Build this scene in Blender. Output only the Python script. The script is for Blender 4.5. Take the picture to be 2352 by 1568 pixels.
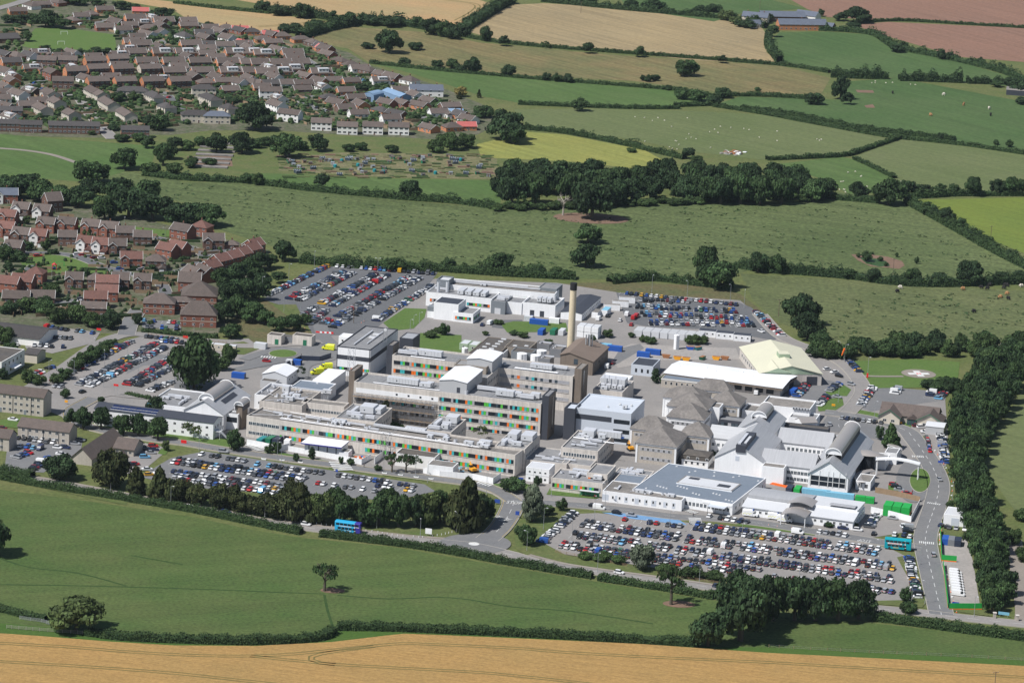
import bpy, math, random
from mathutils import Vector
random.seed(7)
SC = bpy.context.scene
for o in list(bpy.data.objects): bpy.data.objects.remove(o)
rad = math.radians
# ---------------------------------------------------------------- camera, sky, sun, exposure
CAM_H, CAM_P, CAM_R, FPX = 400.0, rad(14.0), rad(2.7), 8000.0      # height, pitch, roll, focal length (in units of a 2352 px wide picture)
CAM_Y = -CAM_H / math.tan(CAM_P)
cd = bpy.data.cameras.new('camera'); cam = bpy.data.objects.new('camera', cd)
SC.collection.objects.link(cam); SC.camera = cam
cd.sensor_width = 36; cd.lens = 36 * FPX / 2352; cd.clip_start = 10; cd.clip_end = 30000
cam.location = (0, CAM_Y, CAM_H); cam.rotation_mode = 'QUATERNION'
_f = Vector((0, math.cos(CAM_P), -math.sin(CAM_P))); _r = Vector((1, 0, 0)); _u = _r.cross(_f)
_r2 = _r * math.cos(CAM_R) + _u * math.sin(CAM_R); _u2 = -_r * math.sin(CAM_R) + _u * math.cos(CAM_R)
from mathutils import Matrix
cam.rotation_quaternion = Matrix((_r2, _u2, -_f)).transposed().to_quaternion()
SUN_EL, SUN_AZ = 54.0, 33.0                                        # shadows fall to the right and away from the camera
sd = bpy.data.lights.new('sun', 'SUN'); sun = bpy.data.objects.new('sun', sd); SC.collection.objects.link(sun)
sd.energy = 5.0; sd.angle = rad(0.5); sd.color = (1.0, 0.98, 0.95)
_d = Vector((math.cos(rad(SUN_AZ)) * math.cos(rad(SUN_EL)), math.sin(rad(SUN_AZ)) * math.cos(rad(SUN_EL)), -math.sin(rad(SUN_EL))))
sun.rotation_euler = _d.to_track_quat('-Z', 'Y').to_euler(); sun.location = (-400, -600, 900)
W = bpy.data.worlds.new('World'); SC.world = W; W.use_nodes = True
nt = W.node_tree; sky = nt.nodes.new('ShaderNodeTexSky'); sky.sky_type = 'NISHITA'; sky.sun_disc = False
sky.sun_elevation = rad(SUN_EL); sky.sun_rotation = rad(237)
nt.nodes['Background'].inputs[1].default_value = 0.075
nt.links.new(sky.outputs[0], nt.nodes['Background'].inputs[0])
SC.view_settings.view_transform = 'Standard'; SC.view_settings.look = 'None'
SC.view_settings.exposure = 0.0; SC.view_settings.gamma = 1.0; SC.view_settings.use_curve_mapping = False
SC.render.filter_size = 1.1; SC.cycles.max_bounces = 5; SC.cycles.diffuse_bounces = 2; SC.cycles.glossy_bounces = 2
SC.cycles.transmission_bounces = 2; SC.cycles.transparent_max_bounces = 4

# ---------------------------------------------------------------- surveying: photograph pixel (2352 wide) -> ground position at height z
def G(x, y, z=0.0):
    u = (x - 1176) / FPX; v = (784 - y) / FPX
    c, s = math.cos(CAM_R), math.sin(CAM_R)
    uu = u * c - v * s; vv = u * s + v * c
    d = Vector((uu, math.cos(CAM_P) + vv * math.sin(CAM_P), -math.sin(CAM_P) + vv * math.cos(CAM_P)))
    t = (z - CAM_H) / d.z
    return Vector((t * d.x, CAM_Y + t * d.y, z))
def SCALE(x, y):                       # photograph pixels per metre at a ground point
    p = G(x, y); q = Vector((p.x, p.y - CAM_Y, -CAM_H))
    return FPX / (q.y * math.cos(CAM_P) - q.z * math.sin(CAM_P))
def PXY(p):
    q0, q1, q2 = p[0], p[1] - CAM_Y, p[2] - CAM_H
    Z = q1 * math.cos(CAM_P) - q2 * math.sin(CAM_P); Y = q1 * math.sin(CAM_P) + q2 * math.cos(CAM_P)
    uu, vv = q0 / Z, Y / Z; c, s = math.cos(CAM_R), math.sin(CAM_R)
    return 1176 + FPX * (uu * c + vv * s), 784 - FPX * (-uu * s + vv * c)

# ---------------------------------------------------------------- materials
MATS = {}
def mat(name, col, rough=0.8, col2=None, scale=0.3, amt=0.35, fine=None, metal=0.0, bands=None, spec=0.3, bump=0.0, transl=0.0, objrand=0.0, emis=None, coord='w', stain=None):
    """noise-varied principled material; bands=(direction deg, period m, strength) adds sown rows / sheet ribs"""
    m = bpy.data.materials.new(name); MATS[name] = m; m.use_nodes = True
    n = m.node_tree.nodes; l = m.node_tree.links; b = n['Principled BSDF']
    b.inputs['Roughness'].default_value = rough; b.inputs['Metallic'].default_value = metal
    b.inputs['Specular IOR Level'].default_value = spec
    def nd(t): return n.new(t)
    if coord == 'w': g = nd('ShaderNodeNewGeometry'); pos = g.outputs['Position']
    else: g = nd('ShaderNodeTexCoord'); pos = g.outputs['Object']
    no = nd('ShaderNodeTexNoise'); no.inputs['Scale'].default_value = scale; no.inputs['Detail'].default_value = 4; no.inputs['Roughness'].default_value = 0.62
    l.new(pos, no.inputs['Vector'])
    c2 = col2 or tuple(c * 0.72 for c in col)
    ramp = nd('ShaderNodeMapRange'); ramp.inputs[1].default_value = 0.5 - amt; ramp.inputs[2].default_value = 0.5 + amt
    l.new(no.outputs[0], ramp.inputs[0])
    mx = nd('ShaderNodeMix'); mx.data_type = 'RGBA'; mx.inputs[6].default_value = (*col, 1); mx.inputs[7].default_value = (*c2, 1)
    l.new(ramp.outputs[0], mx.inputs[0]); out = mx.outputs[2]
    def mult(out, fac_socket, lo, hi):
        mr = nd('ShaderNodeMapRange'); mr.inputs[1].default_value = 0.3; mr.inputs[2].default_value = 0.7
        mr.inputs[3].default_value = lo; mr.inputs[4].default_value = hi; l.new(fac_socket, mr.inputs[0])
        mm = nd('ShaderNodeMix'); mm.data_type = 'RGBA'; mm.blend_type = 'MULTIPLY'; mm.inputs[0].default_value = 1
        l.new(out, mm.inputs[6]); l.new(mr.outputs[0], mm.inputs[7]); return mm.outputs[2]
    if fine:
        n2 = nd('ShaderNodeTexNoise'); n2.inputs['Scale'].default_value = fine[0]; n2.inputs['Detail'].default_value = 3; n2.inputs['Roughness'].default_value = 0.7
        l.new(pos, n2.inputs['Vector']); out = mult(out, n2.outputs[0], 1 - fine[1], 1 + fine[1])
    if bands:
        mp = nd('ShaderNodeMapping'); mp.inputs['Rotation'].default_value = (0, 0, rad(-bands[0])); l.new(pos, mp.inputs[0])
        wv = nd('ShaderNodeTexNoise'); wv.inputs['Detail'].default_value = 2
        sc = nd('ShaderNodeVectorMath'); sc.operation = 'MULTIPLY'; sc.inputs[1].default_value = (0.012 / max(bands[1], .1) * 4, 1 / bands[1], 0.0); l.new(mp.outputs[0], sc.inputs[0])
        wv.inputs['Scale'].default_value = 1.0; l.new(sc.outputs[0], wv.inputs['Vector']); out = mult(out, wv.outputs[0], 1 - bands[2], 1 + bands[2])
    if stain:
        mp = nd('ShaderNodeMapping'); mp.inputs['Scale'].default_value = (1.2, 1.2, 0.12); l.new(pos, mp.inputs[0])
        n3 = nd('ShaderNodeTexNoise'); n3.inputs['Scale'].default_value = 0.9; n3.inputs['Detail'].default_value = 3; l.new(mp.outputs[0], n3.inputs['Vector']); out = mult(out, n3.outputs[0], 1 - stain, 1 + stain * 0.3)
    if objrand:
        oi = nd('ShaderNodeObjectInfo'); mr = nd('ShaderNodeMapRange'); mr.inputs[3].default_value = 1 - objrand; mr.inputs[4].default_value = 1 + objrand; l.new(oi.outputs['Random'], mr.inputs[0])
        mm = nd('ShaderNodeMix'); mm.data_type = 'RGBA'; mm.blend_type = 'MULTIPLY'; mm.inputs[0].default_value = 1; l.new(out, mm.inputs[6]); l.new(mr.outputs[0], mm.inputs[7]); out = mm.outputs[2]
    l.new(out, b.inputs['Base Color'])
    if bump:
        bp = nd('ShaderNodeBump'); bp.inputs['Strength'].default_value = bump; bp.inputs['Distance'].default_value = 0.4
        l.new((n2 if fine else no).outputs[0], bp.inputs['Height']); l.new(bp.outputs[0], b.inputs['Normal'])
    if transl:
        tr = nd('ShaderNodeBsdfTranslucent'); l.new(out, tr.inputs[0]); ms = nd('ShaderNodeMixShader'); ms.inputs[0].default_value = transl
        l.new(b.outputs[0], ms.inputs[1]); l.new(tr.outputs[0], ms.inputs[2]); l.new(ms.outputs[0], n['Material Output'].inputs[0])
    return m
def plain(name, col, rough=0.5, metal=0.0, spec=0.4, v=0.1): return mat(name, col, rough, tuple(c * (1 - v) for c in col), 0.8, 0.3, metal=metal, spec=spec)

# fields and ground
mat('rough_grass', (.085, .115, .032), 1, (.13, .135, .05), .05, .22, (.5, .3))
mat('verge', (.075, .115, .03), 1, (.125, .13, .05), .08, .22, (.6, .25))
mat('lawn', (.072, .135, .026), 1, (.10, .15, .04), .1, .3, (.7, .18))
mat('pasture_near', (.056, .097, .024), 1, (.086, .112, .034), .03, .2, (.75, .34), bands=(20, 7, .1))
mat('margin', (.045, .105, .014), 1, (.065, .11, .022), .1, .3, (.8, .2))
mat('wheat', (.36, .215, .075), 1, (.31, .2, .072), .03, .25, (.9, .2), bands=(-14, .9, .14))
mat('wheat_far', (.40, .255, .125), 1, (.32, .25, .125), .012, .2, (.4, .15), bands=(-30, 3, .10))
mat('tan_hay', (.31, .235, .125), 1, (.26, .205, .115), .015, .2, (.35, .18), bands=(-52, 4, .16))
mat('brown_hay', (.185, .145, .065), 1, (.12, .125, .05), .02, .16, (.35, .28), bands=(-50, 5, .2))
mat('red_brown', (.235, .13, .09), 1, (.205, .12, .085), .01, .2, (.35, .18), bands=(-58, 5, .10))
mat('olive', (.072, .1, .034), 1, (.1, .125, .047), .014, .16, (.42, .5), bands=(-20, 5, .16))
mat('olive2', (.085, .106, .04), 1, (.115, .13, .052), .02, .16, (.42, .42), bands=(-25, 4, .14))
mat('green_far', (.062, .115, .028), 1, (.086, .13, .04), .015, .2, (.35, .2), bands=(-50, 6, .12))
mat('green_far2', (.052, .1, .028), 1, (.076, .118, .04), .015, .2, (.35, .22), bands=(-55, 5, .12))
mat('sheep_green', (.10, .13, .046), 1, (.125, .145, .06), .012, .2, (.35, .18), bands=(-45, 5, .08))
mat('lime_green', (.145, .18, .03), 1, (.12, .165, .03), .02, .2, (.4, .16), bands=(-45, 4, .1))
mat('yellow_hay', (.24, .235, .06), 1, (.19, .21, .055), .02, .2, (.4, .18), bands=(-48, 4, .16))
mat('allotment', (.10, .115, .045), 1, (.19, .165, .09), .09, .16, (.6, .4))
mat('garden', (.05, .078, .026), 1, (.15, .132, .10), .16, .2, (.5, .4))
mat('asphalt', (.15, .153, .16), .9, (.19, .187, .185), .06, .25, (.8, .1))
mat('asphalt_dark', (.11, .115, .122), .9, (.14, .14, .145), .05, .25, (.8, .1))
mat('asphalt_pale', (.275, .255, .24), .9, (.215, .205, .197), .05, .25, (.8, .1))
mat('concrete_yard', (.36, .33, .305), .9, (.27, .255, .24), .07, .25, (.7, .15))
mat('footway', (.27, .235, .20), .9, (.22, .195, .17), .1, .3, (.8, .1))
mat('kerb', (.42, .39, .34), .9, (.33, .31, .28), .3)
mat('soil', (.21, .13, .09), 1, (.15, .10, .07), .2, .3, (.8, .2))
mat('brown_scrub', (.13, .10, .05), 1, (.085, .1, .04), .08, .2, (.6, .4))
mat('paint_white', (.75, .75, .73), .7, (.5, .5, .49), .6, .3)
mat('paint_yellow', (.6, .42, .08), .7, (.45, .33, .09), .6, .3)
mat('paint_blue', (.17, .33, .55), .8, (.13, .25, .42), .3, .3)
mat('pond_green', (.03, .09, .02), .6, (.045, .07, .03), .3, .3, (1, .3))
# foliage
mat('leaf_dark', (.024, .05, .022), .75, (.045, .075, .029), .35, .22, objrand=.22, transl=.12, spec=.18)
mat('leaf_mid', (.036, .074, .028), .75, (.062, .1, .035), .35, .22, objrand=.2, transl=.14, spec=.18)
mat('leaf_light', (.066, .102, .034), .75, (.10, .13, .045), .35, .22, objrand=.15, transl=.14, spec=.18)
mat('leaf_willow', (.105, .135, .085), .75, (.14, .165, .11), .35, .22, objrand=.1, transl=.1, spec=.25)
mat('leaf_conifer', (.03, .044, .018), .8, (.06, .066, .025), .4, .2, objrand=.2, spec=.12)
mat('leaf_yellow', (.24, .19, .05), .8, (.18, .16, .05), .4, .3, transl=.1)
mat('leaf_hedge', (.028, .056, .021), .8, (.047, .076, .027), .3, .22, spec=.15)
mat('leaf_bush', (.044, .082, .027), .8, (.07, .105, .037), .4, .25, objrand=.25, transl=.1, spec=.18)
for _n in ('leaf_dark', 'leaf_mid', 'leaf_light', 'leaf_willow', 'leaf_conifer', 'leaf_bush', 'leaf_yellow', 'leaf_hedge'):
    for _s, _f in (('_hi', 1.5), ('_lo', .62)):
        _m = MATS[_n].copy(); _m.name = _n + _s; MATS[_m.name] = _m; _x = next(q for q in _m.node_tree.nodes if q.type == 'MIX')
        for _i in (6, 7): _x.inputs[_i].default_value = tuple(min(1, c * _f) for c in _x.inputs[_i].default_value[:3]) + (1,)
mat('bark', (.12, .10, .075), .9, (.07, .06, .045), 1.2, coord='o')
mat('deadwood', (.42, .38, .33), .9, (.28, .25, .21), 1.2, coord='o')
# building stuff
mat('concrete', (.68, .625, .57), .9, (.60, .555, .505), .12, .3, (.9, .06), stain=.22)
mat('concrete_dark', (.36, .31, .26), .9, (.29, .255, .215), .15, .3, stain=.3)
mat('pebbledash', (.50, .45, .39), .95, (.44, .40, .35), .3, .3, (2, .1), stain=.12)
mat('roof_felt', (.19, .195, .21), .9, (.265, .262, .26), .07, .22, (.6, .14))
mat('roof_felt_blue', (.155, .19, .235), .75, (.19, .22, .265), .06, .3, (.6, .06))
mat('roof_worn', (.255, .235, .215), .95, (.16, .15, .14), .09, .2, (.6, .25))
mat('roof_dark', (.085, .08, .078), .95, (.12, .105, .09), .12, .25, (.6, .2))
mat('white_panel', (.89, .89, .895), .55, (.85, .855, .865), .2, .3, stain=.06)
mat('white_roof', (.86, .865, .88), .5, (.76, .77, .80), .1, .3)
mat('grey_sheet', (.50, .505, .515), .5, (.46, .465, .475), .2, .3, bands=(-14.6, .6, .06))
mat('pale_sheet', (.62, .63, .65), .45, (.56, .57, .59), .15, .3)
mat('steel_roof', (.42, .425, .44), .45, (.385, .39, .405), .12, .3, metal=.1, spec=.4, bands=(75.4, .6, .07))
mat('vault', (.55, .50, .46), .33, (.48, .44, .41), .12, .3, metal=.45, spec=.5)
mat('slate_clad', (.045, .05, .065), .6, (.06, .065, .08), .2)
mat('grey_clad', (.22, .24, .26), .6, (.18, .2, .22), .2)
mat('pale_clad', (.58, .62, .68), .5, (.53, .57, .63), .12, .3)
mat('brown_clad', (.235, .19, .155), .85, (.19, .155, .125), .2, .3, stain=.15)
mat('brown_roof', (.21, .165, .135), .85, (.175, .135, .11), .12, .3)
mat('hip_tile', (.25, .228, .21), .95, (.16, .148, .14), .16, .22, (1.0, .12), stain=.2)
mat('cream_roof', (.64, .62, .47), .7, (.57, .555, .43), .08, .3)
mat('green_wall', (.36, .45, .33), .7, (.31, .4, .28), .2)
mat('glass', (.014, .018, .024), .22, (.03, .036, .045), .5, .2, spec=.3)
mat('glass_blue', (.035, .055, .075), .2, (.08, .1, .12), .3, .2, spec=.35)
plain('frame_white', (.78, .78, .77), .5)
plain('panel_orange', (.85, .18, .02), .45); plain('panel_green', (.10, .50, .06), .45); plain('panel_teal', (.05, .44, .46), .45); plain('panel_grey', (.40, .40, .42), .45)
plain('galv', (.52, .54, .56), .4, .5, .5); plain('galv_dark', (.26, .27, .29), .5, .3)
mat('solar', (.015, .025, .07), .15, (.02, .03, .09), 1, spec=.6)
mat('duct', (.74, .75, .78), .35, (.62, .63, .67), .4, .3, metal=.2, spec=.5)
plain('rust', (.32, .14, .06), .9); plain('timber', (.34, .24, .15), .9, v=.3); plain('pole_wood', (.16, .12, .09), .9)
plain('rope_black', (.02, .02, .022), .6)
# housing
mat('brick_red', (.30, .12, .08), .95, (.235, .095, .068), .5, .3, (1.5, .12), objrand=.12)
mat('brick_orange', (.56, .235, .115), .95, (.46, .195, .10), .5, .3, (1.5, .12), objrand=.12)
mat('brick_brown', (.175, .10, .075), .95, (.13, .078, .062), .5, .3, (1.5, .12), objrand=.15)
mat('render_white', (.84, .825, .80), .9, (.78, .765, .74), .4, .3, objrand=.06)
mat('render_cream', (.60, .54, .45), .9, (.53, .48, .40), .4, .3, objrand=.08)
mat('tile_brown', (.14, .11, .097), .95, (.1, .083, .075), .45, .3, (1.6, .18), objrand=.15)
mat('tile_dark', (.085, .077, .075), .95, (.064, .06, .06), .45, .3, (1.6, .18), objrand=.15)
mat('tile_red', (.20, .10, .08), .95, (.145, .08, .068), .45, .3, (1.6, .2), objrand=.15)
mat('tile_pink', (.48, .13, .12), .9, (.40, .11, .10), .4, .3, (1.6, .12))
mat('slate_blue', (.13, .15, .19), .8, (.10, .115, .15), .4, .3, (1.6, .12))
mat('barn_blue', (.22, .33, .48), .6, (.19, .29, .42), .3, .3)
# vehicles
CARCOL = {'white': (.82, .82, .82), 'silver': (.48, .49, .51), 'grey': (.13, .135, .145), 'black': (.012, .013, .017), 'dark blue': (.018, .03, .085), 'blue': (.025, .09, .34), 'light blue': (.16, .42, .66), 'red': (.44, .016, .018), 'maroon': (.16, .015, .02), 'yellow': (.66, .36, .02), 'green': (.06, .16, .09)}
for k, c in CARCOL.items(): mat('car_' + k.replace(' ', '_'), c, .28, c, 1, spec=.6, metal=.35 if k in ('silver', 'grey') else 0)
plain('tyre', (.02, .02, .02), .85)
mat('car_glass', (.012, .015, .02), .08, (.02, .025, .03), .5, spec=.7)
plain('lamp_red', (.5, .02, .02), .3); plain('lamp_clear', (.75, .75, .72), .2)
plain('bus_cyan', (.03, .42, .72), .35); plain('bus_navy', (.05, .04, .30), .35); plain('bus_teal', (.0, .34, .42), .35)
plain('amb_yellow', (.78, .80, .03), .4); plain('amb_green', (.02, .36, .12), .4)
plain('plant_yellow', (.85, .38, .02), .5); plain('site_green', (.02, .38, .07), .5); plain('site_orange', (.85, .16, .02), .5)
plain('box_blue', (.02, .10, .42), .5); plain('box_green', (.02, .17, .09), .5); plain('box_navy', (.03, .04, .07), .5); plain('box_sky', (.22, .50, .66), .5); plain('box_teal', (.02, .23, .25), .5)
plain('sign_red', (.72, .02, .02), .5); plain('sign_blue', (.03, .08, .38), .5); plain('skin', (.5, .32, .24), .6); plain('cloth_dark', (.03, .03, .05), .9); plain('cloth_red', (.5, .03, .05), .9); plain('cloth_pale', (.6, .6, .62), .9)
plain('wool', (.68, .63, .52), 1); plain('hide_black', (.02, .018, .018), .9); plain('hide_tan', (.42, .22, .10), .9); plain('hide_pale', (.66, .60, .52), .9)
mat('chimney_cream', (.74, .63, .45), .9, (.67, .57, .4), .3, .3, (1.2, .08), stain=.12)
plain('soot', (.02, .02, .022), .9)

# ---------------------------------------------------------------- mesh helpers
class MB:
    def __init__(s): s.v = []; s.f = []; s.m = []; s.mats = []
    def mi(s, m):
        if m not in s.mats: s.mats.append(m)
        return s.mats.index(m)
    def face(s, pts, m):
        b = len(s.v); s.v.extend([tuple(p) for p in pts]); s.f.append(tuple(range(b, b + len(pts)))); s.m.append(s.mi(m))
    def box(s, x0, x1, y0, y1, z0, z1, m, top=None, bottom=False):
        b = len(s.v); s.v += [(x0, y0, z0), (x1, y0, z0), (x1, y1, z0), (x0, y1, z0), (x0, y0, z1), (x1, y0, z1), (x1, y1, z1), (x0, y1, z1)]
        k = s.mi(m); kt = s.mi(top) if top else k
        for f, mm in (((0, 1, 5, 4), k), ((1, 2, 6, 5), k), ((2, 3, 7, 6), k), ((3, 0, 4, 7), k), ((4, 5, 6, 7), kt), ((3, 2, 1, 0), k)):
            s.f.append(tuple(b + i for i in f)); s.m.append(mm)
    def prism(s, poly, z0, z1, m, top=None):
        n = len(poly); b = len(s.v); s.v += [(p[0], p[1], z0) for p in poly] + [(p[0], p[1], z1) for p in poly]; k = s.mi(m)
        for i in range(n): j = (i + 1) % n; s.f.append((b + i, b + j, b + n + j, b + n + i)); s.m.append(k)
        s.f.append(tuple(b + n + i for i in range(n))); s.m.append(s.mi(top or m))
        s.f.append(tuple(b + i for i in reversed(range(n)))); s.m.append(k)
    def extr(s, prof, x0, x1, m, ax='x', cap=None):
        """profile of (a, z) points extruded along x (a = y) or along y (a = x)"""
        n = len(prof); b = len(s.v)
        for t in (x0, x1): s.v += [((t, a, z) if ax == 'x' else (a, t, z)) for a, z in prof]
        k = s.mi(m)
        for i in range(n): j = (i + 1) % n; s.f.append((b + i, b + j, b + n + j, b + n + i)); s.m.append(k)
        kc = s.mi(cap or m); s.f.append(tuple(b + i for i in reversed(range(n)))); s.m.append(kc); s.f.append(tuple(b + n + i for i in range(n))); s.m.append(kc)
    def tube(s, p, q, r, m, n=6, r2=None):
        p = Vector(p); q = Vector(q); d = q - p
        if d.length < 1e-6: return
        d.normalize(); a = d.orthogonal().normalized(); c = d.cross(a); b = len(s.v); r2 = r if r2 is None else r2
        for P, R in ((p, r), (q, r2)):
            for i in range(n): t = 2 * math.pi * i / n; w = P + (a * math.cos(t) + c * math.sin(t)) * R; s.v.append(tuple(w))
        k = s.mi(m)
        for i in range(n): j = (i + 1) % n; s.f.append((b + i, b + j, b + n + j, b + n + i)); s.m.append(k)
        s.f.append(tuple(b + n + i for i in range(n))); s.m.append(k); s.f.append(tuple(b + i for i in reversed(range(n)))); s.m.append(k)
    def disc(s, x, y, z, r, m, n=24, ry=None):
        s.face([(x + r * math.cos(2 * math.pi * i / n), y + (ry or r) * math.sin(2 * math.pi * i / n), z) for i in range(n)], m)
    def mesh(s, name, smooth=False):
        me = bpy.data.meshes.new(name); me.from_pydata(s.v, [], s.f)
        for m in s.mats: me.materials.append(MATS[m])
        me.polygons.foreach_set('material_index', s.m)
        if smooth: me.polygons.foreach_set('use_smooth', [True] * len(s.f))
        me.update(); return me
COL = SC.collection
def ob(name, me, parent=None, loc=(0, 0, 0), rz=0.0, scale=None):
    o = bpy.data.objects.new(name, me); COL.objects.link(o)
    if parent: o.parent = parent
    o.location = loc
    if rz: o.rotation_euler = (0, 0, rz)
    if scale: o.scale = scale
    return o
def tag(o, label=None, cat=None, group=None, kind=None):
    if label: o['label'] = label
    if cat: o['category'] = cat
    if group: o['group'] = group
    if kind: o['kind'] = kind
    return o
def thing(name, label, cat, loc=(0, 0, 0), rz=0.0, group=None): return tag(ob(name, None, None, loc, rz), label, cat, group)
def part(t, name, build, loc=(0, 0, 0), rz=0.0, smooth=False):
    b = MB(); build(b); return ob(name, b.mesh(name, smooth), t, loc, rz)
CACHE = {}
def shared(key, build, smooth=False):
    if key not in CACHE: b = MB(); build(b); CACHE[key] = b.mesh(key if isinstance(key, str) else str(key[0]), smooth)
    return CACHE[key]

# ---------------------------------------------------------------- ground sheets
def struct(name, me): return tag(ob(name, me), kind='structure')
def sheet(name, pts, z, m, smooth_pts=False):
    b = MB(); P = [G(x, y) for x, y in pts]
    if sum(P[i].x * P[(i + 1) % len(P)].y - P[(i + 1) % len(P)].x * P[i].y for i in range(len(P))) < 0: P.reverse()
    me = bpy.data.meshes.new(name)
    from mathutils.geometry import tessellate_polygon
    tris = tessellate_polygon([[Vector((p.x, p.y, 0)) for p in P]])
    b.v = [(p.x, p.y, z) for p in P]; b.mi(m)
    for t in tris:
        a, c, d = [P[i] for i in t]
        b.f.append(tuple(t) if (c.x - a.x) * (d.y - a.y) - (c.y - a.y) * (d.x - a.x) > 0 else tuple(reversed(t))); b.m.append(0)
    return struct(name, b.mesh(name))
def spline(W, step=4.0):
    """Catmull-Rom through world points"""
    out = []
    for i in range(len(W) - 1):
        p0 = W[max(i - 1, 0)]; p1 = W[i]; p2 = W[i + 1]; p3 = W[min(i + 2, len(W) - 1)]
        n = max(1, int((p2 - p1).length / step))
        for k in range(n):
            t = k / n; out.append(0.5 * ((2 * p1) + (p2 - p0) * t + (2 * p0 - 5 * p1 + 4 * p2 - p3) * t * t + (3 * p1 - p0 - 3 * p2 + p3) * t ** 3))
    out.append(W[-1]); return out
def offs(W, d):
    R = []
    for i, p in enumerate(W):
        t = (W[min(i + 1, len(W) - 1)] - W[max(i - 1, 0)]); t.z = 0; t.normalize(); R.append(p + Vector((-t.y, t.x, 0)) * d)
    return R
def ribbon_mesh(b, W, w0, w1, z, m, z0=None):
    A, B = offs(W, w0), offs(W, w1)
    for i in range(len(W) - 1): b.face([(A[i].x, A[i].y, z), (A[i + 1].x, A[i + 1].y, z), (B[i + 1].x, B[i + 1].y, z), (B[i].x, B[i].y, z)][::-1] if w1 > w0 else [(A[i].x, A[i].y, z), (A[i + 1].x, A[i + 1].y, z), (B[i + 1].x, B[i + 1].y, z), (B[i].x, B[i].y, z)], m)
    if z0 is not None:
        for L in (A, B):
            for i in range(len(W) - 1): b.face([(L[i].x, L[i].y, z0), (L[i + 1].x, L[i + 1].y, z0), (L[i + 1].x, L[i + 1].y, z), (L[i].x, L[i].y, z)], m)
def path(pts, step=4.0): return spline([G(x, y) for x, y in pts], step)
ROADZ = [.262]
def road(name, pts, w, z, m='asphalt', kerbs=True, centre=None, edge=None):
    ROADZ[0] += .0025; z = ROADZ[0]; W = path(pts); b = MB(); ribbon_mesh(b, W, -w / 2, w / 2, z, m); r = struct(name, b.mesh(name))
    if kerbs:
        k = MB(); ribbon_mesh(k, W, w / 2, w / 2 + .25, .39, 'kerb', 0.0); ribbon_mesh(k, W, -w / 2 - .25, -w / 2, .39, 'kerb', 0.0); ob('kerb', k.mesh('kerb'), r)
    mk = MB()
    if centre:
        L = 0
        for i in range(len(W) - 1):
            if i % 2 == 0: ribbon_mesh(mk, W[i:i + 2], -centre, centre, z + .012, 'paint_white')
    if edge:
        for s in (-1, 1): ribbon_mesh(mk, W, s * (w / 2 - .45) - .07, s * (w / 2 - .45) + .07, z + .012, edge)
    if mk.f: ob('lane_marking', mk.mesh('lane_marking'), r)
    return r
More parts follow.
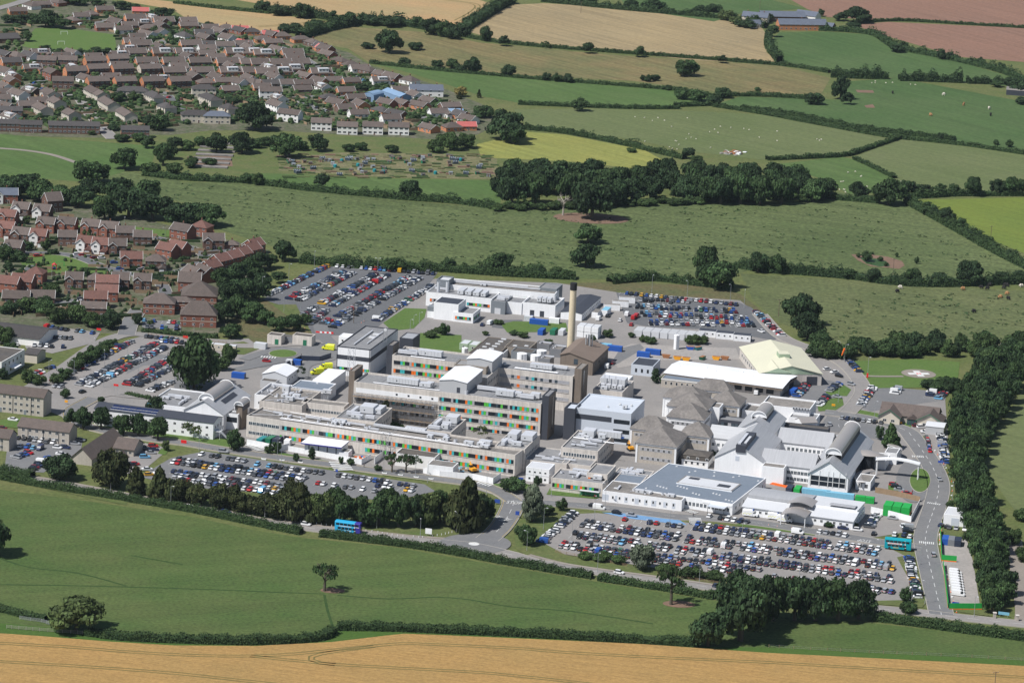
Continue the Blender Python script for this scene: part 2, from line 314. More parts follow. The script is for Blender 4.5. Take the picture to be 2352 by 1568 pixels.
# ================================================================ GROUND
b = MB(); b.box(-4900, 4900, -1470, 8900, -2.0, 0.0, 'rough_grass'); struct('ground', b.mesh('ground'))
FIELDS = [
 ('housing_ground', 'garden', .03, [(-80,20),(250,0),(420,42),(590,78),(700,95),(800,120),(850,150),(1000,195),(1120,245),(1140,290),(1050,330),(900,318),(640,300),(480,300),(330,318),(120,315),(-80,305)]),
 ('housing_ground', 'garden', .03, [(-80,440),(60,450),(180,470),(400,520),(620,575),(600,640),(520,760),(440,780),(-80,740)]),
 ('pasture', 'pasture_near', .03, [(-150,1105),(150,1143),(300,1165),(450,1188),(588,1218),(700,1235),(900,1255),(1176,1303),(1400,1340),(1640,1378),(1700,1392),(2000,1430),(2352,1467),(2550,1485),(2550,1620),(-150,1620)]),
 ('field_margin', 'margin', .06, [(-150,1425),(0,1430),(110,1440),(195,1460),(450,1478),(740,1470),(775,1446),(1176,1460),(1600,1484),(1764,1486),(2352,1516),(2550,1530),(2550,1620),(-150,1620)]),
 ('wheat_field', 'wheat', .45, [(-150,1446),(0,1456),(100,1463),(250,1475),(400,1484),(588,1485),(763,1476),(888,1461),(928,1457),(1176,1467),(1476,1481),(1764,1501),(2064,1516),(2352,1531),(2550,1545),(2550,1700),(-150,1700)]),
 ('rough_pasture', 'olive', .03, [(250,392),(430,405),(610,425),(720,440),(940,462),(1140,478),(1250,480),(1480,455),(1900,440),(2085,455),(2400,630),(2400,660),(2200,645),(1960,632),(1740,618),(1600,645),(1320,640),(1100,628),(900,612),(700,602),(640,570),(480,520),(440,470),(230,420)]),
 ('cattle_pasture', 'olive2', .03, [(1700,628),(1900,640),(2100,652),(2400,672),(2600,680),(2600,850),(2352,800),(2190,800),(1900,790),(1790,740),(1730,690)]),
 ('estate_verge', 'verge', .03, [(330,310),(900,315),(1180,330),(1150,400),(420,420),(340,360)]),
 ('allotment_ground', 'allotment', .06, [(640,362),(800,350),(1140,357),(1145,412),(900,408),(640,392)]),
 ('path_field', 'green_far', .03, [(-60,305),(0,308),(120,318),(362,336),(350,372),(262,402),(190,418),(-60,398)]),
 ('strip_field', 'green_far', .03, [(600,398),(900,410),(1150,415),(1150,468),(940,456),(760,440),(610,422)]),
 ('football_field', 'lawn', .06, [(80,66),(130,62),(264,80),(268,118),(190,124),(100,118),(50,106)]),
 ('wheat_strip', 'wheat_far', .03, [(230,-15),(400,5),(588,27),(750,50),(690,66),(590,77),(500,62),(430,44),(395,22),(300,6)]),
 ('far_wheat_field', 'wheat_far', .03, [(470,-12),(1060,-10),(1128,8),(1112,30),(1050,62),(980,54),(850,46),(760,32),(600,10)]),
 ('tan_field', 'tan_hay', .03, [(1078,74),(1165,12),(1250,8),(1440,20),(1600,36),(1750,64),(1766,90),(1760,120),(1792,148),(1600,139),(1300,109),(1150,94)]),
 ('hay_field', 'brown_hay', .035, [(680,92),(800,62),(1000,76),(1100,98),(1400,126),(1600,139),(1790,151),(1908,180),(1880,226),(1700,219),(1620,208),(1450,186),(1180,173),(1000,152),(850,146),(800,112)]),
 ('green_field', 'green_far', .04, [(850,146),(1000,158),(1100,166),(1300,181),(1540,208),(1620,216),(1650,231),(1600,244),(1400,245),(1200,238),(1110,222),(1020,192),(920,162)]),
 ('sheep_field', 'sheep_green', .03, [(1180,252),(1400,249),(1600,256),(1760,264),(2000,311),(2055,321),(1940,357),(1760,368),(1600,350),(1450,320),(1230,296),(1195,275)]),
 ('yellow_hay_field', 'yellow_hay', .035, [(1095,332),(1210,303),(1300,310),(1480,345),(1530,372),(1500,392),(1320,372),(1105,362)]),
 ('horse_field', 'green_far2', .03, [(1640,242),(1700,222),(1930,230),(1940,188),(2060,179),(2360,236),(2420,360),(2070,319),(1850,277)]),
 ('hill_pasture', 'green_far2', .035, [(1766,100),(1790,75),(1900,73),(2000,80),(2050,110),(2180,136),(2320,176),(2340,200),(2060,180),(1920,166),(1810,151),(1770,126)]),
 ('red_field', 'red_brown', .03, [(1795,-12),(2420,-12),(2420,64),(2060,48),(1900,40),(1855,22)]),
 ('red_field', 'red_brown', .03, [(1960,57),(2040,51),(2420,68),(2420,170),(2352,143),(2200,131),(2080,96),(2010,76)]),
 ('paddock', 'sheep_green', .03, [(1960,362),(2062,320),(2420,357),(2420,445),(2100,440),(2050,407)]),
 ('sheep_paddock', 'green_far', .03, [(1780,378),(1930,360),(1960,366),(2050,407),(2088,440),(1950,446),(1890,412)]),
 ('lime_field', 'lime_green', .03, [(2085,460),(2420,452),(2420,610),(2270,548),(2150,494)]),
 ('top_field', 'green_far2', .03, [(1420,-10),(1720,-12),(1850,20),(1700,32),(1640,50),(1440,20)]),
 ('side_field', 'sheep_green', .03, [(2250,1060),(2352,890),(2500,880),(2500,1300),(2352,1200),(2300,1130)]),
 ('brown_scrub_ground', 'brown_scrub', .05, [(1230,655),(1330,650),(1420,648),(1600,655),(1700,675),(1790,745),(1760,745),(1700,695),(1430,668),(1300,690)]),
 ('hospital_ground', 'asphalt_pale', .04, [(30,910),(90,870),(330,770),(520,780),(720,770),(850,690),(1000,640),(1280,650),(1420,672),(1700,690),(1800,775),(1930,815),(1990,880),(1990,920),(2170,905),(2180,1040),(2160,1120),(2150,1210),(2000,1235),(1700,1195),(1380,1165),(1240,1155),(1180,1150),(1000,1095),(560,1035),(250,1000),(150,960)]),
]
for i_, (n_, m_, z_, p_) in enumerate(FIELDS): sheet(n_, p_, z_ if z_ > .2 else .01 + .0025 * i_, m_)
b = MB()
W_ = path([(-150,1440),(0,1456),(100,1463),(250,1475),(400,1484),(588,1485),(763,1476),(888,1461),(928,1457),(1176,1467),(1476,1481),(1764,1501),(2064,1516),(2352,1531),(2550,1545)])
for i in range(len(W_)-1): b.face([(W_[i].x,W_[i].y,0),(W_[i+1].x,W_[i+1].y,0),(W_[i+1].x,W_[i+1].y,.45),(W_[i].x,W_[i].y,.45)],'wheat')
tag(ob('wheat_edge', b.mesh('wheat_edge')), kind='structure')
mat('tramline', (.10, .095, .03), 1, (.22, .16, .055), .3, .3)
mat('worn_track', (.022, .055, .012), 1, (.045, .08, .02), .25, .2)
def track(name, pts, w, z, m, pair=0):
    W = path(pts, 3); b = MB()
    for o in ((-pair / 2, pair / 2) if pair else (0,)): ribbon_mesh(b, W, o - w / 2, o + w / 2, z, m)
    return struct(name, b.mesh(name))
for p_ in [[(-60,1474),(0,1479),(150,1487),(300,1499),(450,1507),(588,1508),(680,1503),(750,1496),(850,1486),(920,1480),(1000,1482),(1176,1490),(1300,1500),(1500,1511),(1764,1523),(2000,1537),(2400,1560)],
           [(-60,1516),(0,1521),(200,1533),(400,1548),(560,1565),(700,1580)],
           [(575,1508),(640,1515),(700,1521),(760,1527),(900,1535),(1100,1546),(1176,1553),(1300,1566),(1400,1578)],
           [(860,1486),(790,1495),(735,1504),(716,1510),(715,1517),(735,1524),(770,1528)]]: track('tramline', p_, .75, .47, 'tramline', 2.0)
for p_ in [[(0,1342),(150,1344),(350,1349),(500,1354),(700,1362),(745,1363)],[(775,1366),(870,1374),(930,1374),(1010,1371),(1080,1377),(1176,1393),(1300,1402),(1400,1416),(1500,1432)],[(0,1282),(70,1303),(180,1316),(290,1345)],[(745,1365),(752,1400),(765,1440)],[(300,1275),(420,1296)]]: track('cattle_track', p_, 1.0, .06, 'worn_track')
for p_ in [[(1020,0),(1090,10),(1090,25),(1050,48)],[(590,62),(690,55),(720,48)]]: track('tramline', p_, 1.2, .096, 'tramline', 4)
track('gravel_path', [(-60,337),(0,341),(60,346),(120,356),(176,374)], 4.0, .096, 'footway')
for x_, y_, r_ in ((1345,502,14),(2035,600,0),(745,1357,3),(1541,1388,4),(1985,210,0)):
    if r_: b = MB(); p = G(x_, y_); b.disc(p.x + 3, p.y + 1, .096, r_ * 1.5, 'soil', 28, r_); struct('bare_earth', b.mesh('bare_earth'))
sheet('bare_earth', [(1288,503),(1300,498),(1340,500),(1400,503),(1430,509),(1400,513),(1340,511)], .094, 'soil')
sheet('bare_earth', [(1955,585),(1985,583),(2040,590),(2072,600),(2078,610),(2065,618),(2040,615),(2000,612),(1970,598)], .094, 'soil')
sheet('pond', [(1975,592),(2010,594),(2035,600),(2045,610),(2020,613),(1990,606)], .098, 'pond_green')
sheet('bare_earth', [(1965,207),(2005,208),(2008,214),(1970,213)], .094, 'soil'); sheet('bare_earth', [(1985,243),(2005,240),(2010,248),(1990,248)], .094, 'soil')
# ---------------------------------------------------------------- car parks, yards, lawns
PARKS = [
 ('car_park', 'asphalt', .09, [(320,1095),(392,1052),(470,1036),(600,1056),(800,1086),(975,1112),(1000,1128),(900,1150),(700,1135),(500,1125),(400,1112)]),
 ('car_park', 'asphalt_pale', .09, [(1232,1246),(1318,1180),(1372,1178),(1600,1202),(1900,1226),(2046,1260),(2076,1275),(2095,1300),(2118,1376),(2080,1392),(2000,1385),(1880,1350),(1700,1330),(1500,1303),(1290,1272)]),
 ('car_park', 'asphalt_dark', .09, [(602,688),(756,606),(1005,626),(990,648),(848,768),(720,772),(700,735),(680,712)]),
 ('car_park', 'asphalt_dark', .09, [(1415,672),(1695,694),(1725,706),(1800,772),(1775,782),(1640,757),(1500,752),(1440,742)]),
 ('car_park', 'asphalt_pale', .09, [(70,905),(112,874),(292,782),(340,768),(440,782),(445,800),(395,872),(300,912),(200,925),(150,902)]),
 ('car_park', 'asphalt_pale', .09, [(55,770),(110,748),(230,764),(215,788),(120,812),(60,800)]),
 ('car_park', 'asphalt', .09, [(20,1000),(190,1010),(185,1040),(100,1085),(10,1080)]),
 ('car_park', 'asphalt_pale', .09, [(300,1010),(390,1030),(330,1080),(262,1095),(290,1050)]),
 ('car_park', 'asphalt', .09, [(335,812),(425,818),(432,832),(330,840),(290,860),(300,830)] ),
 ('car_park', 'asphalt', .09, [(1820,912),(1875,868),(1935,880),(1905,935),(1860,940)]),
 ('car_park', 'asphalt', .09, [(1900,955),(2040,975),(2030,1010),(1990,1005),(1880,985)]),
 ('car_park', 'asphalt', .09, [(1990,885),(2170,900),(2172,918),(2000,945),(1975,935)]),
 ('car_park', 'asphalt_pale', .09, [(2128,995),(2165,990),(2178,1065),(2150,1070)]),
 ('contractor_yard', 'concrete_yard', .09, [(2155,1225),(2215,1220),(2235,1290),(2250,1385),(2175,1390),(2165,1300)]),
 ('brick_forecourt', 'asphalt', .09, [(400,862),(470,860),(520,905),(400,900)]),
 ('works_yard', 'concrete_yard', .1, [(1380,815),(1450,790),(1690,800),(1700,825),(1520,828),(1420,845)]),
 ('service_road', 'asphalt_dark', .1, [(1130,735),(1200,735),(1200,760),(1130,752)]),
 ('service_yard', 'asphalt', .1, [(1340,850),(1400,840),(1425,800),(1470,790),(1480,800),(1420,835),(1370,860)]),
 ('ambulance_yard', 'asphalt', .1, [(655,860),(690,830),(775,810),(780,790),(715,770),(690,800),(560,820),(560,840),(600,845),(660,835)]),
 ('ambulance_yard', 'asphalt', .1, [(690,880),(720,845),(790,838),(790,880)]),
]
for i_, (n_, m_, z_, p_) in enumerate(PARKS): sheet(n_, p_, .10 + .0025 * i_, m_)
LAWNS = [
 ('lawn', [(880,742),(930,708),(980,710),(975,730),(950,755),(900,760)]), ('lawn', [(1150,745),(1180,738),(1300,742),(1305,762),(1165,764)]),
 ('lawn', [(965,765),(1060,770),(1060,820),(960,815)]), ('lawn', [(1955,830),(2100,825),(2205,832),(2200,870),(2130,890),(2000,892),(1985,862)]),
 ('lawn', [(1895,898),(1935,882),(1955,895),(1945,910),(1900,908)]), ('lawn', [(1878,935),(1910,915),(1935,915),(1938,930),(1920,942),(1880,945)]),
 ('lawn', [(1968,940),(2060,958),(2075,960),(2050,966),(2010,968),(1970,955)]), ('lawn', [(2070,965),(2098,962),(2092,982),(2070,976)]),
 ('lawn', [(180,980),(225,968),(420,1000),(560,1010),(545,1035),(430,1022),(300,1000)]), ('lawn', [(370,1030),(388,1032),(380,1045),(362,1042)]),
 ('lawn', [(600,1040),(620,1035),(760,1060),(755,1068),(640,1056)]), ('lawn', [(755,1065),(825,1072),(815,1082),(755,1075)]), ('lawn', [(850,1075),(960,1090),(1010,1102),(990,1106),(880,1092)]),
 ('lawn', [(1265,1118),(1384,1138),(1370,1146),(1255,1136)]), ('lawn', [(1125,1112),(1200,1108),(1230,1118),(1210,1128),(1150,1120)]),
 ('verge', [(68,1096),(150,1106),(220,1120),(295,1135),(290,1160),(200,1142),(60,1112)]),
 ('verge', [(640,1195),(800,1212),(960,1236),(1020,1240),(1130,1195),(1100,1170),(900,1180),(700,1170)]), ('verge', [(300,1130),(420,1120),(700,1145),(700,1190),(588,1183),(400,1156)]),
 ('verge', [(1185,1260),(1180,1210),(1230,1170),(1300,1180),(1235,1240),(1300,1275),(1500,1306),(1700,1334),(1900,1360),(1990,1392),(1700,1362),(1500,1325),(1300,1295),(1210,1278)]),
 ('lawn', [(1700,1197),(1766,1203),(1880,1222),(1870,1230),(1690,1207)]), ('verge', [(2060,1280),(2095,1272),(2118,1285),(2132,1378),(2118,1395),(2010,1388),(2005,1380),(2085,1378),(2110,1372)]),
 ('verge', [(2152,1080),(2175,1070),(2215,1190),(2225,1240),(2165,1230),(2150,1190),(2172,1120)]), ('verge', [(2160,1240),(2168,1390),(2260,1395),(2290,1418),(2180,1402),(2155,1300)]),
 ('verge', [(500,790),(560,785),(600,800),(560,815),(510,812)]), ('verge', [(630,700),(680,700),(700,740),(640,760),(600,740)]), ('lawn', [(40,590),(80,575),(180,585),(250,620),(240,635),(60,625)]), ('lawn', [(150,520),(250,515),(390,530),(390,545),(260,540)]),
 ('lawn', [(0,965),(45,960),(100,975),(60,985),(0,980)]), ('verge', [(2090,1010),(2128,1000),(2150,1060),(2140,1068),(2120,1040)]),
 ('brown_scrub', [(520,740),(610,690),(720,770),(600,800)]), ('lawn', [(2040,1115),(2060,1105),(2075,1120),(2060,1140),(2040,1135)]),
]
for i_, (m_, p_) in enumerate(LAWNS): sheet('grass_verge', p_, .155 + .0025 * i_, m_)
sheet('disabled_bays', [(1382,1177),(1460,1180),(1562,1195),(1578,1206),(1440,1190)], .152, 'paint_blue')
# drop-off loop and its grass island, ambulance loop island
def ellipse(cx, cy, rx, ry, n=28): return [(cx + rx * math.cos(2 * math.pi * i / n), cy + ry * math.sin(2 * math.pi * i / n)) for i in range(n)]
sheet('turning_circle', ellipse(2100, 1105, 42, 50), .262, 'asphalt')
def island(cx, cy, rx, ry, m):
    P = [G(x, y) for x, y in ellipse(cx, cy, rx, ry)][::-1]; b = MB(); b.prism([(p.x, p.y) for p in P], 0, .36, 'kerb'); b2 = MB()
    c = sum(P, Vector()) / len(P); b2.prism([(c.x + (p.x - c.x) * .96, c.y + (p.y - c.y) * .96) for p in P], 0, .39, m)
    o = struct('traffic_island', b.mesh('traffic_island')); ob('grass', b2.mesh('grass'), o)
island(2113, 1104, 24, 28, 'lawn'); island(650, 813, 33, 9, 'lawn')
# helipad
pc = G(2110, 859); b = MB(); b.disc(pc.x, pc.y, .27, 8.1, 'footway', 40); hp = struct('helipad', b.mesh('helipad'))
b = MB(); hx = rad(10)
def hrect(b, x0, x1, y0, y1, m, z):
    c, s = math.cos(hx), math.sin(hx); b.face([(pc.x + x * c - y * s, pc.y + x * s + y * c, z) for x, y in ((x0, y0), (x1, y0), (x1, y1), (x0, y1))], m)
hrect(b, -5, 5, -1.6, 1.6, 'paint_white', .285); hrect(b, -1.6, 1.6, 1.62, 5, 'paint_white', .285); hrect(b, -1.6, 1.6, -5, -1.62, 'paint_white', .285); ob('cross_marking', b.mesh('cross_marking'), hp)
b = MB(); hrect(b, -1.0, -.5, -1.2, 1.2, 'sign_red', .30); hrect(b, .5, 1.0, -1.2, 1.2, 'sign_red', .30); hrect(b, -.5, .5, -.25, .25, 'sign_red', .30); ob('h_marking', b.mesh('h_marking'), hp)
track('helipad_path', [(1985,864),(2020,865),(2075,865)], 2.6, .266, 'footway')
# ---------------------------------------------------------------- roads
road('main_road', [(-120,1074),(0,1092),(100,1106),(200,1124),(300,1143),(400,1162),(500,1178),(588,1197),(700,1212),(850,1230),(950,1241),(1030,1248),(1090,1255),(1176,1275),(1230,1291),(1300,1303),(1400,1318),(1500,1331),(1600,1345),(1700,1360),(1850,1382),(2010,1398),(2100,1406),(2200,1418),(2352,1434),(2500,1450)], 7.2, .13, 'asphalt_pale', True, .08)
W_ = path([(-120,1066),(0,1086),(100,1099),(200,1117),(300,1136),(400,1154),(500,1170),(588,1189),(700,1204),(850,1221),(950,1232),(1030,1238)]); b = MB(); ribbon_mesh(b, W_, -.9, 1.1, .34, 'footway'); struct('footway', b.mesh('footway'))
W_ = path([(1215,1275),(1300,1296),(1400,1311),(1500,1324),(1600,1338),(1700,1352),(1990,1388)]); b = MB(); ribbon_mesh(b, W_, -.9, 1.1, .34, 'footway'); struct('footway', b.mesh('footway'))
sheet('roundabout', ellipse(1090, 1250, 84, 24), .345, 'asphalt')
b = MB(); p = G(1088.5, 1250); b.disc(p.x, p.y, .36, 2.1, 'paint_white', 28); struct('roundabout_marking', b.mesh('roundabout_marking'))
road('entrance_road', [(1118,1240),(1140,1222),(1158,1200),(1170,1180),(1178,1162),(1180,1150)], 9, .14, 'asphalt', True, .08, 'paint_yellow')
road('hospital_road', [(1180,1152),(1150,1132),(1100,1114),(1000,1100),(900,1087),(800,1073),(700,1060),(600,1046),(500,1031),(430,1019),(350,1009),(300,1000),(240,990),(190,975),(165,958),(170,940),(215,915)], 7.5, .12, 'asphalt', True, None, 'paint_yellow')
road('hospital_road', [(1178,1150),(1250,1156),(1350,1163),(1450,1174),(1550,1187),(1650,1192),(1750,1203),(1900,1226),(2030,1247),(2118,1258)], 7.5, .121, 'asphalt', True, .06)
road('access_road', [(2162,1412),(2155,1380),(2143,1330),(2128,1262),(2127,1225),(2148,1160),(2156,1115),(2143,1075),(2118,1035),(2098,1008),(2078,988),(2015,967),(1945,953),(1895,948)], 9, .125, 'asphalt', True, .1)
road('access_road', [(1945,950),(1968,925),(1982,900),(1972,872),(1940,838),(1885,808),(1835,792),(1790,770),(1745,722)], 7.5, .122, 'asphalt_pale', True)
road('back_road', [(215,915),(250,905),(330,912),(400,905)], 7, .118, 'asphalt_pale', False); road('back_road', [(60,900),(110,868),(150,845),(230,790),(300,768),(400,778),(480,788),(560,795),(680,790),(740,785)], 8, .119, 'asphalt_pale', False)
road('ambulance_road', [(560,826),(600,812),(650,801),(695,808),(700,822),(660,826),(600,838),(540,850)], 6, .123, 'asphalt', False); road('ambulance_road', [(735,745),(745,775),(770,800),(760,822),(700,840),(690,870)], 7, .124, 'asphalt', False)
road('estate_road', [(60,205),(95,185),(125,150),(70,135)], 8, .12, 'asphalt'); road('estate_road', [(95,205),(130,215),(180,225),(205,260),(240,300),(260,320)], 8, .121, 'asphalt_pale'); road('estate_road', [(130,218),(200,212),(330,215),(480,215),(560,225),(640,222),(720,222),(840,222),(880,216)], 7, .122, 'asphalt')
road('estate_road', [(640,100),(690,130),(730,155),(790,180),(850,205),(900,232)], 7, .123, 'asphalt'); road('estate_road', [(690,225),(710,248),(730,265)], 8, .124, 'asphalt'); road('estate_road', [(350,110),(390,90),(430,75)], 7, .12, 'asphalt'); road('estate_road', [(950,260),(975,275),(990,290)], 7, .12, 'asphalt'); road('estate_road', [(385,220),(410,245),(430,260)], 6, .12, 'asphalt_dark'); road('estate_road', [(190,62),(250,48)], 7, .12, 'asphalt'); road('estate_road', [(-40,30),(40,8),(80,-8)], 8, .12, 'asphalt_pale')
road('close_road', [(0,560),(60,580),(130,583),(180,592),(240,615),(300,630),(345,635),(420,622),(470,595),(450,575),(400,560),(350,545)], 6.5, .12, 'asphalt_dark'); road('close_road', [(75,610),(65,622),(80,635)], 4, .121, 'asphalt_dark'); road('close_road', [(355,635),(375,660),(385,690)], 6.5, .122, 'asphalt_dark'); road('close_road', [(460,590),(500,578),(530,572)], 6.5, .123, 'asphalt_dark'); road('close_road', [(120,690),(160,700),(185,690)], 12, .124, 'asphalt'); road('close_road', [(320,710),(300,740),(290,770)], 8, .125, 'asphalt'); sheet('car_park', [(330,735),(420,738),(415,755),(325,752)], .09, 'asphalt')
track('farm_track', [(2352,770),(2310,790),(2290,830),(2280,870),(2285,930)], 5, .262, 'footway'); track('farm_track', [(2330,1240),(2340,1330),(2350,1400),(2345,1440)], 6, .262, 'footway')
# painted zebra crossings, give-way triangles and bay lines
def rpoly(b, c, ang, L, Wd, m, z):
    ca, sa = math.cos(ang), math.sin(ang); b.face([(c.x + x * ca - y * sa, c.y + x * sa + y * ca, z) for x, y in ((-L/2, -Wd/2), (L/2, -Wd/2), (L/2, Wd/2), (-L/2, Wd/2))], m)
def zebra(a, c, n, L=3.0):
    b = MB(); A, B = G(*a), G(*c); d = (B - A); an = math.atan2(d.y, d.x)
    for i in range(n): rpoly(b, A + d * ((i + .5) / n), an, d.length / n * .55, L, 'paint_white', .36)
    struct('zebra_crossing', b.mesh('zebra_crossing'))
zebra((2110,1246),(2146,1249),8); zebra((2094,1049),(2122,1050),7); zebra((2129,1155),(2160,1160),7, 2); zebra((776,1060),(790,1082),5, 8); zebra((570,1022),(600,1036),6, 4); zebra((1568,1170),(1600,1180),7); zebra((1595,1190),(1600,1206),6, 5); zebra((1096,1108),(1130,1116),5, 4); zebra((598,820),(635,823),6,3)
# ================================================================ TREES AND HEDGES
def card(b, p, nrm, sz, k, rnd):
    n = Vector(nrm); n.normalize(); a = n.orthogonal(); a.rotate(__import__('mathutils').Quaternion(n, rnd.random() * 6.28)); a.normalize(); c = n.cross(a)
    i = len(b.v); s2 = sz * (.6 + .8 * rnd.random())
    b.v += [tuple(p + a * sz), tuple(p + c * s2), tuple(p - a * sz), tuple(p - c * s2)]; b.f.append((i, i + 1, i + 2, i + 3)); b.m.append(k)
def blob(b, c, r, k, f=.78, nu=7, nv=4):
    i0 = len(b.v)
    for j in range(1, nv):
        t = math.pi * j / nv
        for i in range(nu): a = 2 * math.pi * i / nu + j * .4; b.v.append((c[0] + r[0] * f * math.sin(t) * math.cos(a), c[1] + r[1] * f * math.sin(t) * math.sin(a), c[2] + r[2] * f * math.cos(t)))
    b.v += [(c[0], c[1], c[2] + r[2] * f), (c[0], c[1], c[2] - r[2] * f)]; T = len(b.v) - 2
    for i in range(nu):
        j = (i + 1) % nu; b.f.append((T, i0 + i, i0 + j)); b.m.append(k)
        for q in range(nv - 2): b.f.append((i0 + q * nu + i, i0 + (q + 1) * nu + i, i0 + (q + 1) * nu + j, i0 + q * nu + j)); b.m.append(k)
        b.f.append((T + 1, i0 + (nv - 2) * nu + j, i0 + (nv - 2) * nu + i)); b.m.append(k)
def lobes(kind, rnd):
    L = []
    if kind == 'oak':
        L.append((0, 0, .52, .7, .36))
        for i in range(17):
            a = i * 2.4 + rnd.random(); e = rnd.uniform(-.85, 1); r = .68 * math.sqrt(max(.12, 1 - max(abs(e) - .2, 0) ** 2)) * rnd.uniform(.8, 1.15)
            if e > .7: r *= .6
            L.append((r * math.cos(a), r * math.sin(a), .53 + e * .32, rnd.uniform(.24, .42), rnd.uniform(.11, .19)))
    elif kind == 'sparse':
        for i in range(9):
            a = i * 2.4 + rnd.random(); e = rnd.uniform(-.3, 1); r = .7 * math.sqrt(max(.05, 1 - max(e, 0) ** 2))
            L.append((r * math.cos(a), r * math.sin(a), .62 + e * .28, rnd.uniform(.25, .38), rnd.uniform(.07, .12)))
    elif kind == 'bush':
        L.append((0, 0, .4, .7, .42))
        for i in range(10):
            a = i * 2.4 + rnd.random(); e = rnd.uniform(-.2, 1); r = .6 * math.sqrt(max(0, 1 - max(e, 0) ** 2))
            L.append((r * math.cos(a), r * math.sin(a), .42 + e * .4, rnd.uniform(.28, .42), rnd.uniform(.16, .28)))
    elif kind == 'conifer':
        for i in range(26):
            t = (i + .5) / 26; r = (1 - t) ** .6 * .85; a = i * 2.4 + rnd.random() * .6; q = rnd.uniform(.5, 1.0)
            L.append((r * q * math.cos(a), r * q * math.sin(a), .1 + t * .86, .16 + .22 * (1 - t), .07 + .05 * (1 - t)))
    elif kind == 'column':
        for i in range(16):
            t = (i + .5) / 16; a = i * 2.4; r = .45 * math.sin(math.pi * min(1, .15 + t * .9)) ** .6
            L.append((r * math.cos(a), r * math.sin(a), .12 + t * .8, .42, .12))
    return L
def crown_mesh(kind, seed, m, n=1500):
    key = ('crown_' + kind, seed, m)
    if key in CACHE: return CACHE[key]
    rnd = random.Random(seed * 31 + len(kind)); b = MB(); k = b.mi(m); L = lobes(kind, rnd); tot = sum(l[3] for l in L)
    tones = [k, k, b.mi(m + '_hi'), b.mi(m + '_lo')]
    for (x, y, z, r, rz) in L:
        kt = rnd.choice(tones)
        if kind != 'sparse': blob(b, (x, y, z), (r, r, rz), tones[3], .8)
        for i in range(int(n * r / tot)):
            d = Vector((rnd.gauss(0, 1), rnd.gauss(0, 1), rnd.gauss(.35, 1))); d.normalize(); q = rnd.uniform(.82, 1.1) if kind != 'sparse' else rnd.uniform(.3, 1.1)
            p = Vector((x + d.x * r * q, y + d.y * r * q, z + d.z * rz * q))
            if p.z < .02: continue
            nn = Vector((d.x, d.y, d.z)) + Vector((rnd.gauss(0, .5), rnd.gauss(0, .5), rnd.gauss(0, .5)))
            card(b, p, nn, rnd.uniform(.035, .075) if kind != 'conifer' else rnd.uniform(.05, .1), kt if rnd.random() < .7 else rnd.choice(tones), rnd)
    for i in range(len(b.v)): b.v[i] = (b.v[i][0], b.v[i][1], max(0.0, b.v[i][2]))
    CACHE[key] = b.mesh('crown'); return CACHE[key]
def trunk_mesh(kind, seed, m='bark'):
    key = ('trunk_' + kind, seed, m)
    if key in CACHE: return CACHE[key]
    rnd = random.Random(seed + 5); b = MB(); th = .09 if kind in ('oak', 'sparse', 'dead') else .05
    top = .5 if kind in ('oak', 'bush', 'column') else .62
    if kind == 'conifer': top = .9
    b.tube((0, 0, 0), (.02, .01, top * .5), th * 1.25, m, 8, th); b.tube((.02, .01, top * .5), (.0, .03, top), th, m, 7, th * .5)
    if kind not in ('conifer',):
        for i in range(8 if kind in ('sparse', 'dead') else 5):
            a = i * 2.4 + rnd.random(); z0 = top * rnd.uniform(.5, 1); e = Vector((math.cos(a) * .6, math.sin(a) * .6, z0 + rnd.uniform(.12, .3)))
            mid = Vector((e.x * .5, e.y * .5, z0 + .12)); b.tube((.01, .02, z0), mid, th * .5, m, 5, th * .35); b.tube(mid, e, th * .35, m, 5, th * .12)
            if kind in ('dead', 'sparse'):
                for q in range(4): f = mid + (e - mid) * rnd.uniform(.1, .9); b.tube(f, f + Vector((rnd.gauss(0, .22), rnd.gauss(0, .22), rnd.uniform(.04, .2))), th * .2, m, 4, th * .06)
    CACHE[key] = b.mesh('trunk'); return CACHE[key]
TREE_N = [0]
TREES = []
def tree(x, y, w, h, kind, m, label, cat='tree', group=None, name='tree', dead=False): TREES.append((x, y, w, h, kind, m, label, cat, group, name, dead))
def build_tree(x, y, w, h, kind, m, label, cat, group, name, dead):
    s = SCALE(x, y); p = G(x, y); TREE_N[0] += 1; sd_ = TREE_N[0] % 5; R = w / s / 2 * 1.08; H = max(h / s * 1.04 - R * .1, R * .8)
    t = thing(name, label, cat, p, random.uniform(0, 6.28), group)
    ob('trunk', trunk_mesh('dead' if dead else kind, sd_ % 3, 'deadwood' if dead else 'bark'), t, scale=(min(R, H * .5), min(R, H * .5), H))
    if not dead: ob('crown', crown_mesh(kind, sd_, m, 750 if kind == 'sparse' else 2000), t, scale=(R, R, H))
    return t
def P4(s): return [tuple(float(q) for q in e.split(',')) for e in s.split()]
def zone(data, kind, m, label, group, name='tree', cat='tree'):
    for e in P4(data): tree(e[0], e[1], e[2], e[3], kind, random.choice(m) if isinstance(m, (list, tuple)) else m, label, cat, group, name)
DM = ('leaf_dark', 'leaf_dark', 'leaf_mid')
tree(745,1357,60,70,'sparse','leaf_mid','lone thin-crowned oak in the near pasture with bare earth at its foot','tree',None,'oak_tree')
tree(1541,1388,66,92,'sparse','leaf_mid','ragged oak with bare lower trunk beside the roadside hedge','tree',None,'oak_tree')
tree(175,1447,125,80,'oak','leaf_light','broad pale-leaved oak growing over the sheep pens','tree',None,'oak_tree')
tree(-22,1275,80,95,'oak','leaf_dark','oak at the field edge casting a shadow on the pasture','tree',None,'oak_tree')
zone('1626,1483,86,84 1700,1470,125,150 1745,1440,95,120', 'oak', DM, 'big dark oak in the clump at the wheat field corner', 'oaks at the wheat field corner', 'oak_tree')
